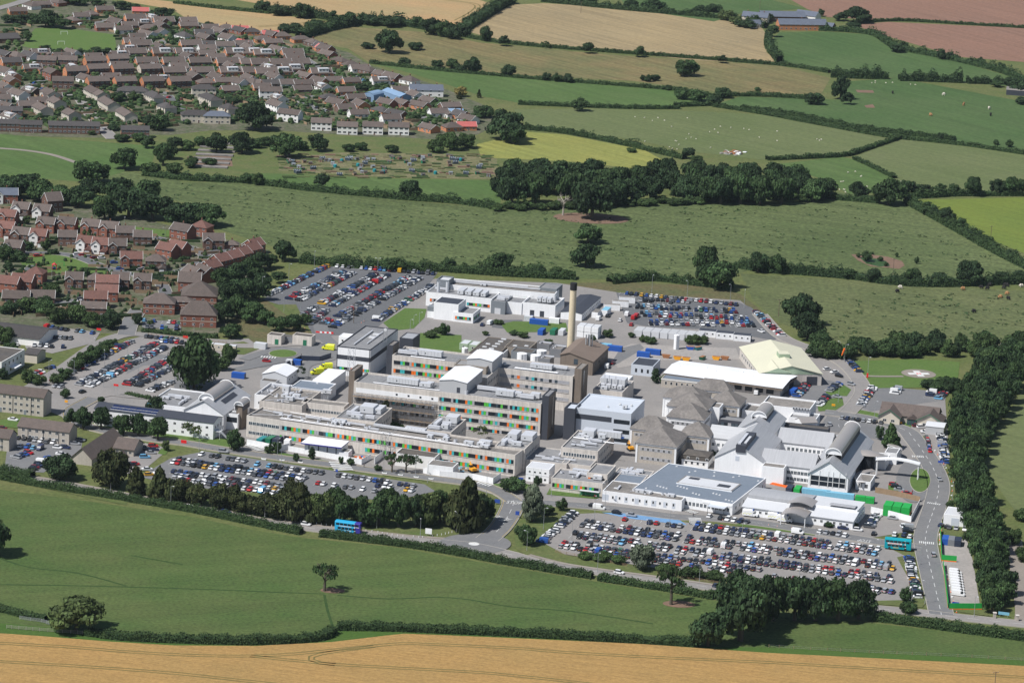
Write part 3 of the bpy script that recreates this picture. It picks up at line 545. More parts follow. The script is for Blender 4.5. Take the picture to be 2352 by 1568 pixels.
zone('1775,1425,88,112 1825,1424,85,108 1872,1424,85,105 1925,1424,88,100 1972,1420,76,92 1700,1400,80,95 1690,1372,50,60', 'oak', DM, 'dark roadside tree screening the near edge of the front car park', 'trees screening the front car park')
tree(255,1118,92,92,'bush','leaf_conifer','big brownish evergreen beside the tiled bungalow','tree',None,'cypress_tree'); tree(138,1100,84,62,'bush','leaf_dark','low dark rounded tree next to the bungalow drive','tree',None)
zone('402,1153,58,58 452,1160,60,52 505,1168,66,56 552,1176,62,52 598,1183,66,56 645,1192,78,70 668,1182,66,84 425,1148,50,50 530,1160,56,50 1050,1210,80,84', 'bush', 'leaf_conifer', 'rounded brownish evergreen in the roadside belt', 'rounded evergreens in the roadside belt', 'evergreen_tree')
zone('312,1136,52,66 365,1146,60,74 690,1197,74,90 1072,1214,92,118', 'conifer', 'leaf_conifer', 'brownish green conifer in the roadside belt below the staff car park', 'conifers in the roadside belt', 'conifer_tree')
zone('735,1200,78,78 985,1208,68,84', 'bush', 'leaf_light', 'pale green rounded tree in the roadside belt', 'pale trees in the roadside belt')
zone('790,1206,62,76 830,1208,62,72 870,1208,66,76 915,1210,60,80 955,1210,56,76 1110,1200,56,68 1010,1200,60,80 770,1185,50,70 890,1190,56,74', 'oak', ('leaf_mid', 'leaf_dark'), 'dark broadleaf tree in the roadside belt below the main wards', 'broadleaf trees in the roadside belt')
tree(848,1204,44,40,'bush','leaf_mid','small round bush at the road end of the belt','bush',None,'bush')
tree(1222,1198,58,88,'column','leaf_willow','tall grey-green willow beside the entrance road','tree',None,'willow_tree'); tree(1475,1307,66,64,'bush','leaf_willow','grey-green willow standing over the front car park rows','tree',None,'willow_tree')
zone('1290,1172,30,32 1212,1252,46,52 1195,1228,30,26', 'bush', 'leaf_mid', 'small tree on the verge between entrance road and car park', 'verge trees by the entrance road')
zone('1255,1182,40,26 1345,1283,40,16 1385,1288,50,16 1420,1293,44,16 1530,1318,60,20 1590,1326,60,20 1640,1332,50,18', 'bush', 'leaf_bush', 'low shrub along the car park fence', 'shrubs along the car park fence', 'shrub', 'shrub')
tree(2080,1382,34,40,'bush','leaf_mid','round tree at the corner of the last parking row','tree'); tree(2086,1408,44,30,'bush','leaf_hedge','shrub at the road junction hedge end','shrub',None,'shrub')
tree(445,892,128,122,'bush','leaf_mid','very large bushy tree overlooking the left car park','tree',None,'lime_tree')
zone('160,980,30,46 190,985,42,52 232,985,44,54 283,1000,44,52 318,1000,42,52 356,965,42,58 362,1010,48,56', 'oak', DM, 'dark street tree in front of the long white clinic wing', 'trees before the white clinic wing')
zone('430,1008,36,40 450,1012,32,36', 'sparse', 'leaf_light', 'young light-leaved tree by the white clinic wing corner', 'young trees by the clinic corner'); tree(540,1035,46,50,'bush','leaf_mid','round tree by the site hoarding gate','tree'); tree(380,1035,22,28,'bush','leaf_light','small round tree on the bungalow lawn','tree'); tree(232,925,18,16,'bush','leaf_mid','small bush at the clinic roof corner','bush',None,'bush')
zone('618,1042,24,26 636,1040,26,30 680,1060,18,22 783,1066,16,20 805,1068,22,18 868,1082,20,18', 'bush', 'leaf_mid', 'small planted tree along the hoarded forecourt', 'forecourt trees'); tree(716,1055,22,30,'column','leaf_dark','dark clipped cone-shaped evergreen in the forecourt','tree',None,'yew_tree')
zone('900,1085,40,46 932,1086,40,48 955,1084,34,40', 'sparse', 'leaf_mid', 'open-crowned tree before the dark flat entrance canopy', 'trees before the entrance canopy'); tree(1178,1128,62,36,'bush','leaf_mid','wide dark bush beside the stacked white cabins','bush',None,'bush'); tree(1235,1115,22,26,'bush','leaf_dark','small dark tree against the stacked white cabins','tree')
tree(885,975,34,56,'conifer','leaf_conifer','dark conifer in the courtyard below the scaffold','tree',None,'conifer_tree'); zone('895,985,44,20 915,985,30,14', 'bush', 'leaf_bush', 'courtyard shrub beneath the scaffolded wall', 'courtyard shrubs', 'shrub', 'shrub'); tree(1105,1010,42,34,'sparse','leaf_light','light green tree in the ward courtyard','tree')
tree(1505,880,26,36,'column','leaf_dark','narrow dark tree beside the long white roof','tree'); tree(1525,882,24,22,'bush','leaf_mid','bush beside the long white roof','bush',None,'bush'); tree(690,870,28,30,'sparse','leaf_dark','dark purple-green tree beside the white ambulance shed','tree'); tree(2045,1030,48,58,'conifer','leaf_mid','spreading conifer by the drop-off car park','tree',None,'cedar_tree')
tree(2020,1010,26,36,'bush','leaf_mid','tree on the car park corner by the drop-off','tree'); zone('1600,1040,14,14 1622,1042,16,14', 'bush', 'leaf_bush', 'little shrub by the mansard office', 'shrubs by the mansard office', 'shrub', 'shrub')
zone('1640,1045,12,10 1890,1196,24,10 1905,1210,26,12 1960,1210,24,12 1940,1190,20,30', 'bush', 'leaf_hedge', 'clipped shrub along the white metal-roofed clinic', 'shrubs along the metal-roofed clinic', 'shrub', 'shrub')
# middle distance
zone('1145,625,66,48 1350,558,68,46 1345,612,66,56', 'oak', DM, 'lone dark oak in the rough pasture behind the car park', 'lone oaks in the rough pasture', 'oak_tree')
tree(1360,503,92,90,'oak','leaf_dark','huge dark oak beside the dead tree','tree',None,'oak_tree'); tree(1293,495,44,52,'oak','bark','bare silver dead tree at the edge of the wood','tree',None,'dead_tree',True); tree(1198,482,30,36,'sparse','leaf_mid','half-dead thin tree at the wood edge','tree')
zone('1622,640,62,78 1650,662,84,66 1620,655,50,50', 'oak', DM, 'dark oak in the clump at the back hedge corner', 'oaks at the back hedge corner', 'oak_tree')
zone('1840,745,82,72 1855,778,76,62', 'oak', DM, 'dark oak beside the far car park', 'oaks beside the far car park', 'oak_tree')
zone('655,600,52,50 480,520,70,54 415,518,80,56 350,505,90,66 295,500,80,74 270,465,70,60 240,505,60,58 455,512,60,50 330,470,76,60', 'oak', DM, 'dark oak in the thicket behind the brick houses', 'oaks behind the brick houses', 'oak_tree')
zone('30,455,80,56 90,460,76,50 140,470,66,46 180,475,60,50 60,440,70,44 10,440,60,40 200,420,70,54 225,418,56,48 205,455,60,46', 'oak', DM, 'dark tree in the thicket above the brick estate', 'trees above the brick estate'); tree(285,388,62,50,'oak','leaf_mid','rounded oak at the end of the gravel path field','tree',None,'oak_tree')
tree(740,434,38,38,'oak','leaf_dark','oak in the hedge below the allotments','tree',None,'oak_tree'); tree(945,457,50,46,'oak','leaf_dark','larger oak in the hedge below the allotments','tree',None,'oak_tree')
zone('497,350,50,46 555,352,58,50 385,365,46,40 655,362,66,58 730,347,46,40 375,380,40,50 400,345,40,34 340,340,36,30', 'oak', DM, 'dark tree between the allotments and the houses', 'trees above the allotments')
zone('430,345,40,24 460,335,36,22 590,340,36,22 610,335,40,24 690,345,40,24 800,348,34,20 830,345,34,20 900,350,36,20 1000,350,44,30 1040,345,50,40 1070,340,46,38 1020,330,40,28 320,325,40,20 280,325,40,18 560,330,30,20 440,385,36,26 480,380,40,20 345,400,50,30 400,400,44,26 570,420,40,24 590,425,30,30', 'bush', ('leaf_bush', 'leaf_mid'), 'bushy scrub between the allotments and the houses', 'scrub above the allotments', 'bush', 'bush')
zone('1158,320,88,70 1180,330,60,50', 'oak', DM, 'big dark oak at the end of the housing estate', 'oaks at the end of the estate', 'oak_tree')
zone('585,298,86,66', 'oak', 'leaf_dark', 'big dark tree among the far houses', None)
# wood behind the pasture
wood = [(1155,452,52,62),(1175,470,56,60),(1205,440,60,60),(1230,468,62,66),(1260,445,62,64),(1285,430,58,58),(1310,462,60,66),(1330,440,60,62),(1365,430,58,60),(1390,450,58,58),(1415,470,50,56),(1425,440,56,54),(1450,465,54,52),(1470,440,56,56),(1495,462,54,54),(1510,430,46,60),(1530,432,44,64),(1548,450,44,56),(1570,462,52,54),(1590,440,50,60),(1612,465,52,60),(1635,445,54,62),(1655,468,54,62),(1680,450,54,62),(1700,468,54,66),(1725,450,54,64),(1745,470,50,64),(1770,455,54,62),(1795,468,52,60),(1815,445,52,56),(1840,455,50,54),(1865,462,50,48),(1885,458,48,44),(1180,420,50,52),(1240,415,56,48),(1600,415,50,44),(1660,425,50,46),(1720,425,54,48),(1780,425,50,48),(1830,425,46,44),(1390,475,56,50),(1340,470,50,50)]
for x_, y_, w_, h_ in wood: tree(x_, y_, w_ * 1.15, h_ * 1.12, 'oak', random.choice(DM), 'dark broadleaf tree in the wood behind the rough pasture', 'tree', 'trees of the wood')
for i_ in range(34): x_ = 1150 + i_ * 23 + random.uniform(-6, 6); y_ = 482 - (x_ - 1150) * .032 + random.uniform(-4, 4); tree(x_, y_, 34, 18, 'bush', 'leaf_bush', 'undergrowth bush along the wood edge', 'bush', 'undergrowth along the wood', 'bush')
# hedgerow trees right and far
zone('1900,452,46,44 1970,456,40,40 2040,470,70,62 2080,452,40,40 2110,450,34,30 2160,448,30,28 2235,450,40,46 2290,448,36,40 2320,448,40,44 2350,448,36,40 2130,448,28,26 2190,448,28,28 1990,452,26,20 2200,448,30,20', 'oak', DM, 'dark hedgerow tree below the right paddocks', 'hedgerow trees below the paddocks')
zone('1740,625,44,48 1785,628,40,46 2005,648,36,34 2095,652,44,38 2225,652,66,56 2155,650,40,28 2300,648,36,28 2340,645,36,26 1950,640,34,26 1860,630,34,24', 'oak', DM, 'dark hedgerow tree above the cattle pasture', 'hedgerow trees above the cattle')
zone('2130,492,44,30 2175,512,44,36 2205,530,40,34 2240,552,36,30 2270,568,34,30 2325,595,32,26 2150,500,38,28', 'bush', DM, 'round hedge tree along the lime green field', 'hedge trees by the lime field')
zone('1990,600,30,26 2022,600,16,12 2003,585,10,8 2105,606,12,18 2060,590,8,12 2035,612,12,12 1972,592,12,12', 'bush', 'leaf_mid', 'small thorn tree around the dry pond', 'thorn trees by the pond', 'thorn_tree')
zone('895,122,64,56', 'oak', 'leaf_dark', 'huge dark oak in the far brown hay field', None, 'oak_tree'); zone('955,115,40,20 845,112,34,16 1115,95,34,34', 'bush', 'leaf_dark', 'dark field bush at the edge of the far hay', 'bushes at the far hay', 'bush', 'bush')
zone('1252,112,22,18', 'sparse', 'leaf_mid', 'small thin tree on the tan field boundary', None); zone('1350,123,30,27 1468,131,32,27 1658,145,26,20 1157,106,30,26', 'oak', DM, 'round dark tree on the tan field boundary', 'trees on the tan field boundary')
tree(1577,175,58,42,'bush','leaf_mid','wide dark bush standing alone in the hay field','bush',None,'bush'); zone('1478,186,18,14 1505,186,24,16 1535,207,22,12 1490,188,22,16', 'bush', 'leaf_dark', 'hedge bush along the bright green strip', 'bushes along the green strip', 'bush', 'bush')
zone('1040,158,36,26 1085,168,44,36 1168,176,40,30 1280,188,26,22 1305,190,26,24 1255,185,26,20 1060,166,30,22 1005,155,34,20 930,150,34,20', 'bush', DM, 'dark tree in the hedge above the green strip field', 'trees in the hedge above the green strip')
zone('1332,255,40,32', 'oak', 'leaf_mid', 'rounded tree by the sheep field hedge', None);
zone('1870,240,46,30 1600,232,50,26 1565,228,36,24 1640,240,44,22 1660,225,40,26 1740,212,18,12', 'bush', DM, 'spreading thorn bush at the hedge junction', 'thorn bushes at the hedge junction', 'bush', 'bush')
zone('1580,365,34,28', 'oak', 'leaf_dark', 'dark tree at the corner of the sheep field', None); zone('1450,350,26,12 1600,370,30,12', 'bush', 'leaf_bush', 'hedge bush below the sheep field', 'bushes below the sheep field', 'bush', 'bush')
zone('1930,228,40,52 1945,240,30,30 1925,215,30,36', 'oak', DM, 'tall dark hedgerow tree beside the horse field', 'tall trees by the horse field')
zone('2162,136,26,26 2183,138,26,22 2250,150,26,20 2298,163,24,22 2060,120,44,20 2075,112,30,18', 'bush', DM, 'dark hedge tree below the red-brown field', 'hedge trees below the red field'); zone('2160,325,20,22 2190,326,16,16 2288,333,16,14 2318,338,20,20', 'bush', DM, 'small dark tree in the lane hedge', 'trees in the lane hedge')
zone('1970,52,64,38 1930,48,36,22 1885,38,18,18 1760,50,30,22 1735,55,26,20 1960,68,40,18 1775,85,30,30', 'oak', DM, 'dark tree around the far farmstead', 'trees around the farmstead'); zone('1668,47,40,28 1690,55,36,20', 'bush', 'leaf_light', 'pale golden-green tree in the farmhouse garden', 'pale trees in the farm garden'); zone('1720,65,44,22 1700,62,30,18', 'bush', 'leaf_dark', 'dark garden hedge tree before the farmhouse', 'garden trees before the farmhouse')
zone('2340,215,60,36 2350,240,40,20 2290,200,34,18 2320,195,40,20', 'bush', DM, 'dark tree around the barn at the picture edge', 'trees around the barn')
# far upper hedgerows
zone('605,28,40,28 640,36,50,28 690,42,46,34 705,40,40,30 760,48,36,26 800,60,50,32 835,50,30,22 725,70,60,20 660,75,50,20 680,72,40,22 960,65,40,30 990,80,50,42 1020,85,50,40 1040,90,40,36 1065,85,40,34 860,58,60,16 900,62,60,16 780,62,50,24 1075,60,36,24 1095,50,40,22 1130,30,40,24 1150,18,40,24 1170,8,40,20 600,20,30,22', 'bush', DM, 'dark bushy tree in the far field hedgerow', 'far hedgerow trees')
zone('1350,10,50,14 1500,25,60,12 1450,18,40,12 1290,6,50,10 1610,36,50,12 1640,28,40,20', 'bush', 'leaf_dark', 'far hedge bush along the top of the tan field', 'bushes along the top of the tan field', 'bush', 'bush')
# far housing estate trees
zone('105,62,56,40 145,66,46,26 45,55,50,24 20,52,40,20 75,50,40,20 60,95,30,26 280,22,44,22 310,24,30,16 370,45,60,30 400,52,36,18 430,55,30,14 145,8,60,20 180,12,50,20 225,15,40,16 10,118,26,16 105,118,30,16 135,128,36,18 180,128,34,16 220,126,36,20 245,126,34,18', 'oak', DM, 'dark tree around the football field', 'trees around the football field')
zone('265,235,36,26 310,235,40,28 275,228,30,20 365,300,50,40 345,295,40,34 140,262,26,18 370,265,30,16 530,245,40,24 545,235,30,18 470,255,20,24 430,230,34,14 380,80,40,16 360,78,34,20 320,120,24,12 345,100,22,14 240,205,22,12 260,300,30,16 210,310,22,12 600,260,26,22 640,175,24,18 700,140,26,14 760,150,30,12 830,210,40,20 850,208,30,16 870,212,24,12 920,225,30,12 990,210,24,12 1040,250,40,14 1000,245,34,12 950,275,40,16 1110,270,50,30 1090,280,40,24 760,215,30,14 610,150,20,12 545,150,20,12 500,200,22,12 660,200,20,12 450,205,24,12 395,205,26,12 560,120,18,10 480,60,24,12', 'bush', ('leaf_mid', 'leaf_bush', 'leaf_dark'), 'garden tree among the far houses', 'garden trees of the far estate')
tree(1058,222,34,26,'bush','leaf_yellow','golden autumn-coloured tree in a far garden','tree'); zone('1055,228,16,18 1100,225,12,20 970,215,12,20', 'conifer', 'leaf_conifer', 'small dark conifer in a far garden', 'garden conifers', 'conifer_tree')
# brick estate trees
zone('105,575,26,30 75,560,16,14 125,585,24,16 350,620,40,16 380,560,24,14 10,600,40,40 40,600,44,30 60,575,40,26 20,620,30,20 90,612,16,12 195,632,30,20 60,515,22,22 170,545,16,16 200,540,24,18 335,555,16,18 420,600,18,14 260,740,30,14 315,745,30,28 345,745,18,12 175,740,60,40 130,740,60,40 210,750,50,34 100,720,60,34 60,715,60,34 20,720,50,30 255,755,50,46 350,700,40,22 120,680,50,30 100,700,40,24 10,790,44,44 25,815,40,34 65,880,40,36 90,885,36,30 5,870,30,30', 'bush', ('leaf_mid', 'leaf_dark', 'leaf_bush'), 'garden tree between the brick houses and the left car park', 'trees of the brick estate')
zone('510,660,50,46 540,650,56,50 575,640,56,50 600,620,50,44 620,615,40,36 525,700,56,56 560,690,60,56 595,690,50,46 545,730,60,56 580,740,60,50 515,740,50,50 610,745,44,36 640,760,46,36 675,760,44,40 700,745,34,26 530,775,50,34 480,700,30,20 640,650,40,30 600,660,44,36', 'oak', ('leaf_mid', 'leaf_dark'), 'dark tree in the thicket between the brick houses and the staff car park', 'thicket trees by the staff car park')
zone('150,870,44,30 175,850,44,32 195,838,44,34 215,825,44,34 235,815,40,26 130,880,36,26 245,800,40,22 150,915,26,26 490,830,40,26 525,835,40,44 510,850,40,36 260,790,24,14', 'bush', ('leaf_mid', 'leaf_bush'), 'tree along the left car park', 'trees along the left car park')
zone('990,775,36,20 1020,770,30,32 1010,765,30,18 1145,745,26,14 1180,770,24,14 1200,775,34,16 1260,790,26,14 1360,785,20,18 1395,775,30,22 1480,785,30,18 1495,790,30,20 1590,790,40,26 1612,790,34,22 1115,770,20,12 1450,775,20,14 900,620,60,30 1030,618,40,30 1230,628,50,26 1180,630,50,20 1280,630,40,20', 'bush', ('leaf_mid', 'leaf_bush'), 'shrubby tree between the rear hospital buildings', 'trees between the rear buildings')
# right-hand belt
def inside(x, y, P):
    r = False
    for i in range(len(P)):
        x1, y1 = P[i]; x2, y2 = P[i - 1]
        if (y1 > y) != (y2 > y) and x < (x2 - x1) * (y - y1) / (y2 - y1) + x1: r = not r
    return r
belt = [(2196,960),(2215,915),(2285,860),(2335,845),(2330,905),(2272,985),(2246,1050),(2240,1110),(2262,1180),(2285,1260),(2312,1395),(2275,1412),(2255,1330),(2236,1250),(2216,1180),(2200,1080)]
pts_ = []; rb = random.Random(4)
for i_ in range(2600):
    x_, y_ = rb.uniform(2160, 2352), rb.uniform(820, 1412)
    if inside(x_, y_, belt) and all(((x_ - a) / 24) ** 2 + ((y_ - c) / 13) ** 2 > 1 for a, c in pts_): pts_.append((x_, y_))
for x_, y_ in pts_: tree(x_, y_, rb.uniform(46, 62), rb.uniform(56, 76), 'oak', rb.choice(('leaf_dark', 'leaf_mid', 'leaf_mid')), 'dark broadleaf tree in the belt along the right-hand lane', 'tree', 'trees of the lane belt')
for i_ in range(60):
    x_, y_ = rb.uniform(1870, 2352), rb.uniform(793, 832)
    if y_ > 800 + (x_ - 1870) * .07 and x_ > 1960 and x_ < 2200 and y_ > 822: continue
    tree(x_, y_, rb.uniform(34, 56), rb.uniform(24, 42), 'bush', rb.choice(('leaf_mid', 'leaf_dark', 'leaf_bush')), 'scrub tree between the helipad and the cattle pasture', 'tree', 'scrub behind the helipad')
zone('2135,892,50,24 2165,893,56,30 2160,900,50,26 2190,902,50,36', 'bush', ('leaf_mid', 'leaf_dark'), 'rounded tree beside the helipad lawn', 'trees beside the helipad lawn'); zone('2182,1168,24,20 2175,1200,26,10 2345,1195,40,30 2330,1250,40,40 2350,1290,40,40', 'bush', 'leaf_bush', 'bush along the right-hand verge', 'bushes on the right verge', 'bush', 'bush')
# ---------------------------------------------------------------- hedges
def hedge(pts, w, h, label, m='leaf_hedge', name='hedge', rough=.25, group=None):
    W = path(pts, 2.5); rnd = random.Random(int(pts[0][0] * 7 + pts[0][1])); b = MB(); k = b.mi(m)
    x0, y0 = pts[len(pts) // 2]; s = SCALE(x0, y0); c = max(.34, 2.0 / s); L = sum((W[i + 1] - W[i]).length for i in range(len(W) - 1)); o = W[0].copy()
    prof = [(-.5, 0), (-.47, .75), (-.3, .97), (.3, .97), (.47, .75), (.5, 0)]; ring = []
    hs = [h * (1 + rough * (rnd.random() - .5)) for _ in W]
    for j, (a, z) in enumerate(prof): ring.append(offs(W, a * w * .86))
    i0 = len(b.v)
    for i in range(len(W)):
        for j in range(6): p = ring[j][i] - o; b.v.append((p.x, p.y, prof[j][1] * hs[i] * .9))
    for i in range(len(W) - 1):
        for j in range(5): q = i0 + i * 6 + j; b.f.append((q, q + 6, q + 7, q + 1)); b.m.append(k)
    n = int(L * (w + 2 * h) / (c * c) * .95); ks = [k, k, b.mi('leaf_bush'), b.mi('leaf_dark')]
    for _ in range(n):
        t = rnd.random() * (len(W) - 1.001); i = int(t); f = t - i; p = W[i].lerp(W[i + 1], f); d = (W[i + 1] - W[i]).normalized(); nx = Vector((-d.y, d.x, 0)); hh = hs[i] * (1 - f) + hs[i + 1] * f
        u = rnd.random() * (w + 2 * h)
        if u < h: q = -w / 2; z = u; nn = -nx
        elif u < h + w: q = u - h - w / 2; z = hh; nn = Vector((0, 0, 1))
        else: q = w / 2; z = u - h - w; nn = nx
        if abs(q) == w / 2 and z > .75 * h: q *= .9
        p = p + nx * (q + rnd.gauss(0, .22)) - o; p.z = max(.05, z * hh / h + rnd.gauss(0, .2))
        card(b, p, nn + Vector((rnd.gauss(0, .5), rnd.gauss(0, .5), rnd.gauss(.2, .5))), c * rnd.uniform(.5, 1.0), rnd.choice(ks), rnd)
    for i in range(len(b.v)): b.v[i] = (b.v[i][0], b.v[i][1], max(0, b.v[i][2]))
    return tag(ob(name, b.mesh(name), None, o), label, 'hedge', group)
HEDGES = [
 ([(-80,1078),(0,1098),(150,1126),(300,1150),(450,1176),(588,1205),(692,1226)],3.6,2.4,'long clipped hedge between the main road and the near pasture, bus side'),
 ([(735,1230),(900,1250),(1000,1264),(1176,1296),(1280,1314),(1360,1327)],3.6,2.4,'clipped hedge running past the roundabout'),
 ([(1374,1331),(1500,1350),(1640,1374)],3.6,2.4,'clipped hedge beside the ragged oak'),
 ([(2005,1422),(2100,1434),(2200,1448),(2352,1468),(2480,1482)],4.5,2.8,'thick clipped hedge at the access road junction'),
 ([(-80,1388),(0,1402),(50,1414),(105,1424)],3,2.0,'short hedge left of the sheep pens'),
 ([(198,1456),(240,1462),(300,1468),(450,1474),(600,1477),(700,1472),(742,1466),(765,1452)],4,2.4,'bushy hedge between pasture and wheat beside the pale oak'),
 ([(775,1444),(900,1446),(1000,1450),(1176,1458),(1400,1470),(1605,1482)],4,2.4,'long bushy hedge between pasture and wheat'),
 ([(330,402),(430,413),(560,419),(640,428)],6,3,'shaggy hedge under the thicket trees'),([(640,428),(700,436),(850,451),(940,459),(1050,467),(1140,480)],5,3.2,'shaggy hedge below the allotments'),
 ([(690,602),(800,612),(900,618),(1020,622),(1160,632),(1322,640)],7,3.5,'wild hedge along the top of the staff car park'),([(1400,650),(1500,643),(1600,654),(1680,664)],7,3.2,'wild hedge behind the far car park'),
 ([(1690,612),(1760,624),(1850,630),(1960,640),(2030,650),(2110,656),(2200,656),(2352,650),(2450,650)],6,4,'tall wild hedge above the cattle'),
 ([(2085,466),(2150,502),(2200,530),(2270,570),(2352,612),(2420,640)],6,3.5,'wild hedge along the lime green field'),([(2075,456),(2150,452),(2200,449),(2352,449),(2450,449)],6,3,'wild hedge above the lime green field'),([(1920,458),(1980,462),(2020,466)],6,2.5,'wild hedge beside the wood'),
 ([(1760,368),(1860,364),(1940,359),(1985,346),(2065,319)],3.5,2.4,'neat hedge between the sheep field and the paddocks'),([(1640,245),(1760,264),(1850,281),(2000,309),(2065,319)],4,2.2,'near hedge of the far lane'),([(2065,319),(2200,333),(2352,355),(2450,370)],3.5,2.2,'neat hedge at the top of the right paddock'),([(1700,252),(1800,262),(1900,282),(2000,300),(2100,312),(2190,322)],4.5,2.6,'far hedge of the far lane'),
 ([(1962,366),(2000,383),(2055,410)],3,2,'short hedge between two sheep paddocks'),([(1205,297),(1300,307),(1420,330),(1530,356),(1572,366)],4.5,3,'bushy hedge above the yellow hay field'),
 ([(1190,240),(1330,246),(1450,250),(1560,250)],4,2.2,'dark double hedge above the sheep field'),([(1550,245),(1640,242)],5,2.5,'short thick hedge stub by the lane'),
 ([(850,146),(980,160),(1100,171),(1250,184),(1420,197),(1580,211),(1640,224)],4,2.0,'hedge between the hay field and the green strip'),([(1650,221),(1760,222),(1885,230)],4,2.5,'hedge between the hay field and the horse field'),
 ([(1060,84),(1150,99),(1300,113),(1500,128),(1700,143),(1820,154),(1905,168)],4,2.2,'low hedge below the tan field'),([(690,88),(760,68),(840,53),(900,54),(950,62),(1050,80)],9,5,'overgrown hedge at the top of the hay field'),
 ([(588,24),(700,38),(760,45)],7,5,'overgrown hedge between two wheat fields'),([(1055,76),(1100,47),(1140,22),(1170,6)],9,5,'overgrown hedge between wheat and tan fields'),([(1245,4),(1420,22),(1600,38),(1700,48),(1760,66)],5,4,'dark hedge along the top of the tan field'),
 ([(1880,70),(2000,80),(2060,112),(2180,137),(2300,167),(2380,200)],5,4,'dark hedge below the red-brown field'),([(1960,55),(2060,49),(2200,56),(2380,67)],3,2,'thin hedge between two red-brown fields'),([(1908,177),(1970,180),(2038,181)],6,7,'tall clipped tree hedge in the hill pasture'),([(2065,185),(2130,187),(2210,190)],6,6,'dense dark clipped hedge block in the hill pasture'),([(2220,192),(2270,193),(2350,196)],4,4,'broken hedge near the barn'),
 ([(400,8),(500,20),(620,32)],4,2,'thin hedge between the top wheat strips'),([(1765,90),(1765,110),(1790,145)],5,5,'hedge at the end of the tan field'),([(345,638),(400,632),(440,625)],2,1.8,'clipped garden hedge on the brick estate corner'),([(365,650),(400,655)],2,1.8,'short garden hedge beside the estate road'),
 ([(0,1086),(40,1092),(75,1097)],6,2.5,'hedge in front of the stone flats car park'),([(325,762),(400,768),(500,776)],3,1.6,'leafy hedge before the brick care home'),([(290,905),(320,912),(345,916)],2.5,1.2,'low hedge beside the clinic car park'),
]
for p_, w_, h_, l_ in HEDGES: hedge(p_, w_, h_, l_, 'leaf_dark' if h_ > 3.9 else 'leaf_hedge', rough=.7 if h_ > 2.8 else .35)

TREES.sort(key=lambda e: -(e[2] * e[3]))
_n = 0; rest = []
for e in TREES:
    if e[7] == 'tree' and _n >= 295: rest.append(e); continue
    if e[7] == 'tree': _n += 1
    build_tree(*e)
b = MB()
for i_, e in enumerate(rest):
    s = SCALE(e[0], e[1]); p = G(e[0], e[1]); R = e[2] / s / 2 * 1.08; H = max(e[3] / s * 1.04 - R * .1, R * .8); me = crown_mesh(e[4], i_ % 3 + 7, e[5], 420); o = len(b.v); a = random.random() * 6.28; ca, sa = math.cos(a) * R, math.sin(a) * R
    b.v += [(p.x + v.co.x * ca - v.co.y * sa, p.y + v.co.x * sa + v.co.y * ca, v.co.z * H) for v in me.vertices]; ks = [b.mi(q.name) for q in me.materials]
    b.f += [tuple(o + q for q in f.vertices) for f in me.polygons]; b.m += [ks[f.material_index] for f in me.polygons]
if rest: tag(ob('distant_trees', b.mesh('distant_trees')), 'smaller trees filling the hedgerows, gardens and thickets', 'trees', None, 'stuff')
# ================================================================ BUILDINGS
AX = -14.6
PROJ = set()
def BF(A, B, C, h, ang=AX):
    a, b = G(*A, h), G(*B, h); an = math.atan2(b.y - a.y, b.x - a.x) if ang is None else rad(ang)
    u = Vector((math.cos(an), math.sin(an), 0)); v = Vector((-u.y, u.x, 0)); Wd = (b - a).dot(u)
    D = float(C) if isinstance(C, (int, float)) else (G(*C, h) - a).dot(v)
    return Vector((a.x, a.y, 0)), an, Wd, max(D, 2.0)
class Bld: pass
def start(name, label, A, B, C, h, ang=AX, cat='building', group=None):
    loc, an, Wd, D = BF(A, B, C, h, ang); t = Bld(); t.o = thing(name, label, cat, loc, an, group); t.W, t.D, t.h = Wd, D, h; return t
def parapet(b, W, D, z0, z1, m, th=.35):
    b.box(0, W, 0, th, z0, z1, m); b.box(0, W, D - th, D, z0, z1, m); b.box(0, th, th, D - th, z0, z1, m); b.box(W - th, W, th, D - th, z0, z1, m)
def flat(name, label, A, B, C, h, wall='white_panel', roof='roof_felt', ang=AX, par=.5, cat='building', coping=None, base=0.0, side=None):
    t = start(name, label, A, B, C, h, ang, cat)
    def w(b):
        b.box(0, t.W, 0, t.D, base, h - par, wall)
        if side: b.m[1] = b.mi(side)
    part(t.o, 'wall', w); part(t.o, 'roof', lambda b: b.box(.2, t.W - .2, .2, t.D - .2, h - par - .1, h - par + .06, roof))
    part(t.o, 'parapet', lambda b: parapet(b, t.W, t.D, h - par + .003, h, coping or wall)); return t
def gable(name, label, A, B, C, h, rise, wall, roof, ang=AX, ridge='x', over=.4, cat='building', group=None, th=.18, wall2=None, ins=0.0):
    """ridge='x': ridge parallel to the front; 'y': gable end to the front"""
    t = start(name, label, A, B, C, h, ang, cat, group); W_, D = t.W, t.D
    def w(b):
        if ridge == 'x': b.extr([(ins, 0), (D - ins, 0), (D - ins, h), (D / 2, h + rise), (ins, h)][::1], ins, W_ - ins, wall, 'x')
        else: b.extr([(ins, 0), (ins, h), (W_ / 2, h + rise), (W_ - ins, h), (W_ - ins, 0)], ins, D - ins, wall, 'y')
    part(t.o, 'wall', w)
    sl = rise / ((D if ridge == 'x' else W_) / 2)
    def r(b):
        L, E = (W_, D) if ridge == 'x' else (D, W_); p = [(-over, h - over * sl), (E / 2, h + rise), (E + over, h - over * sl), (E + over, h - over * sl + th), (E / 2, h + rise + th), (-over, h - over * sl + th)]
        p = [(a, z + .03) for a, z in p]; b.extr(p, -over, L + over, roof, 'x' if ridge == 'x' else 'y')
    t.roof = part(t.o, 'roof', r); t.rise = rise; return t
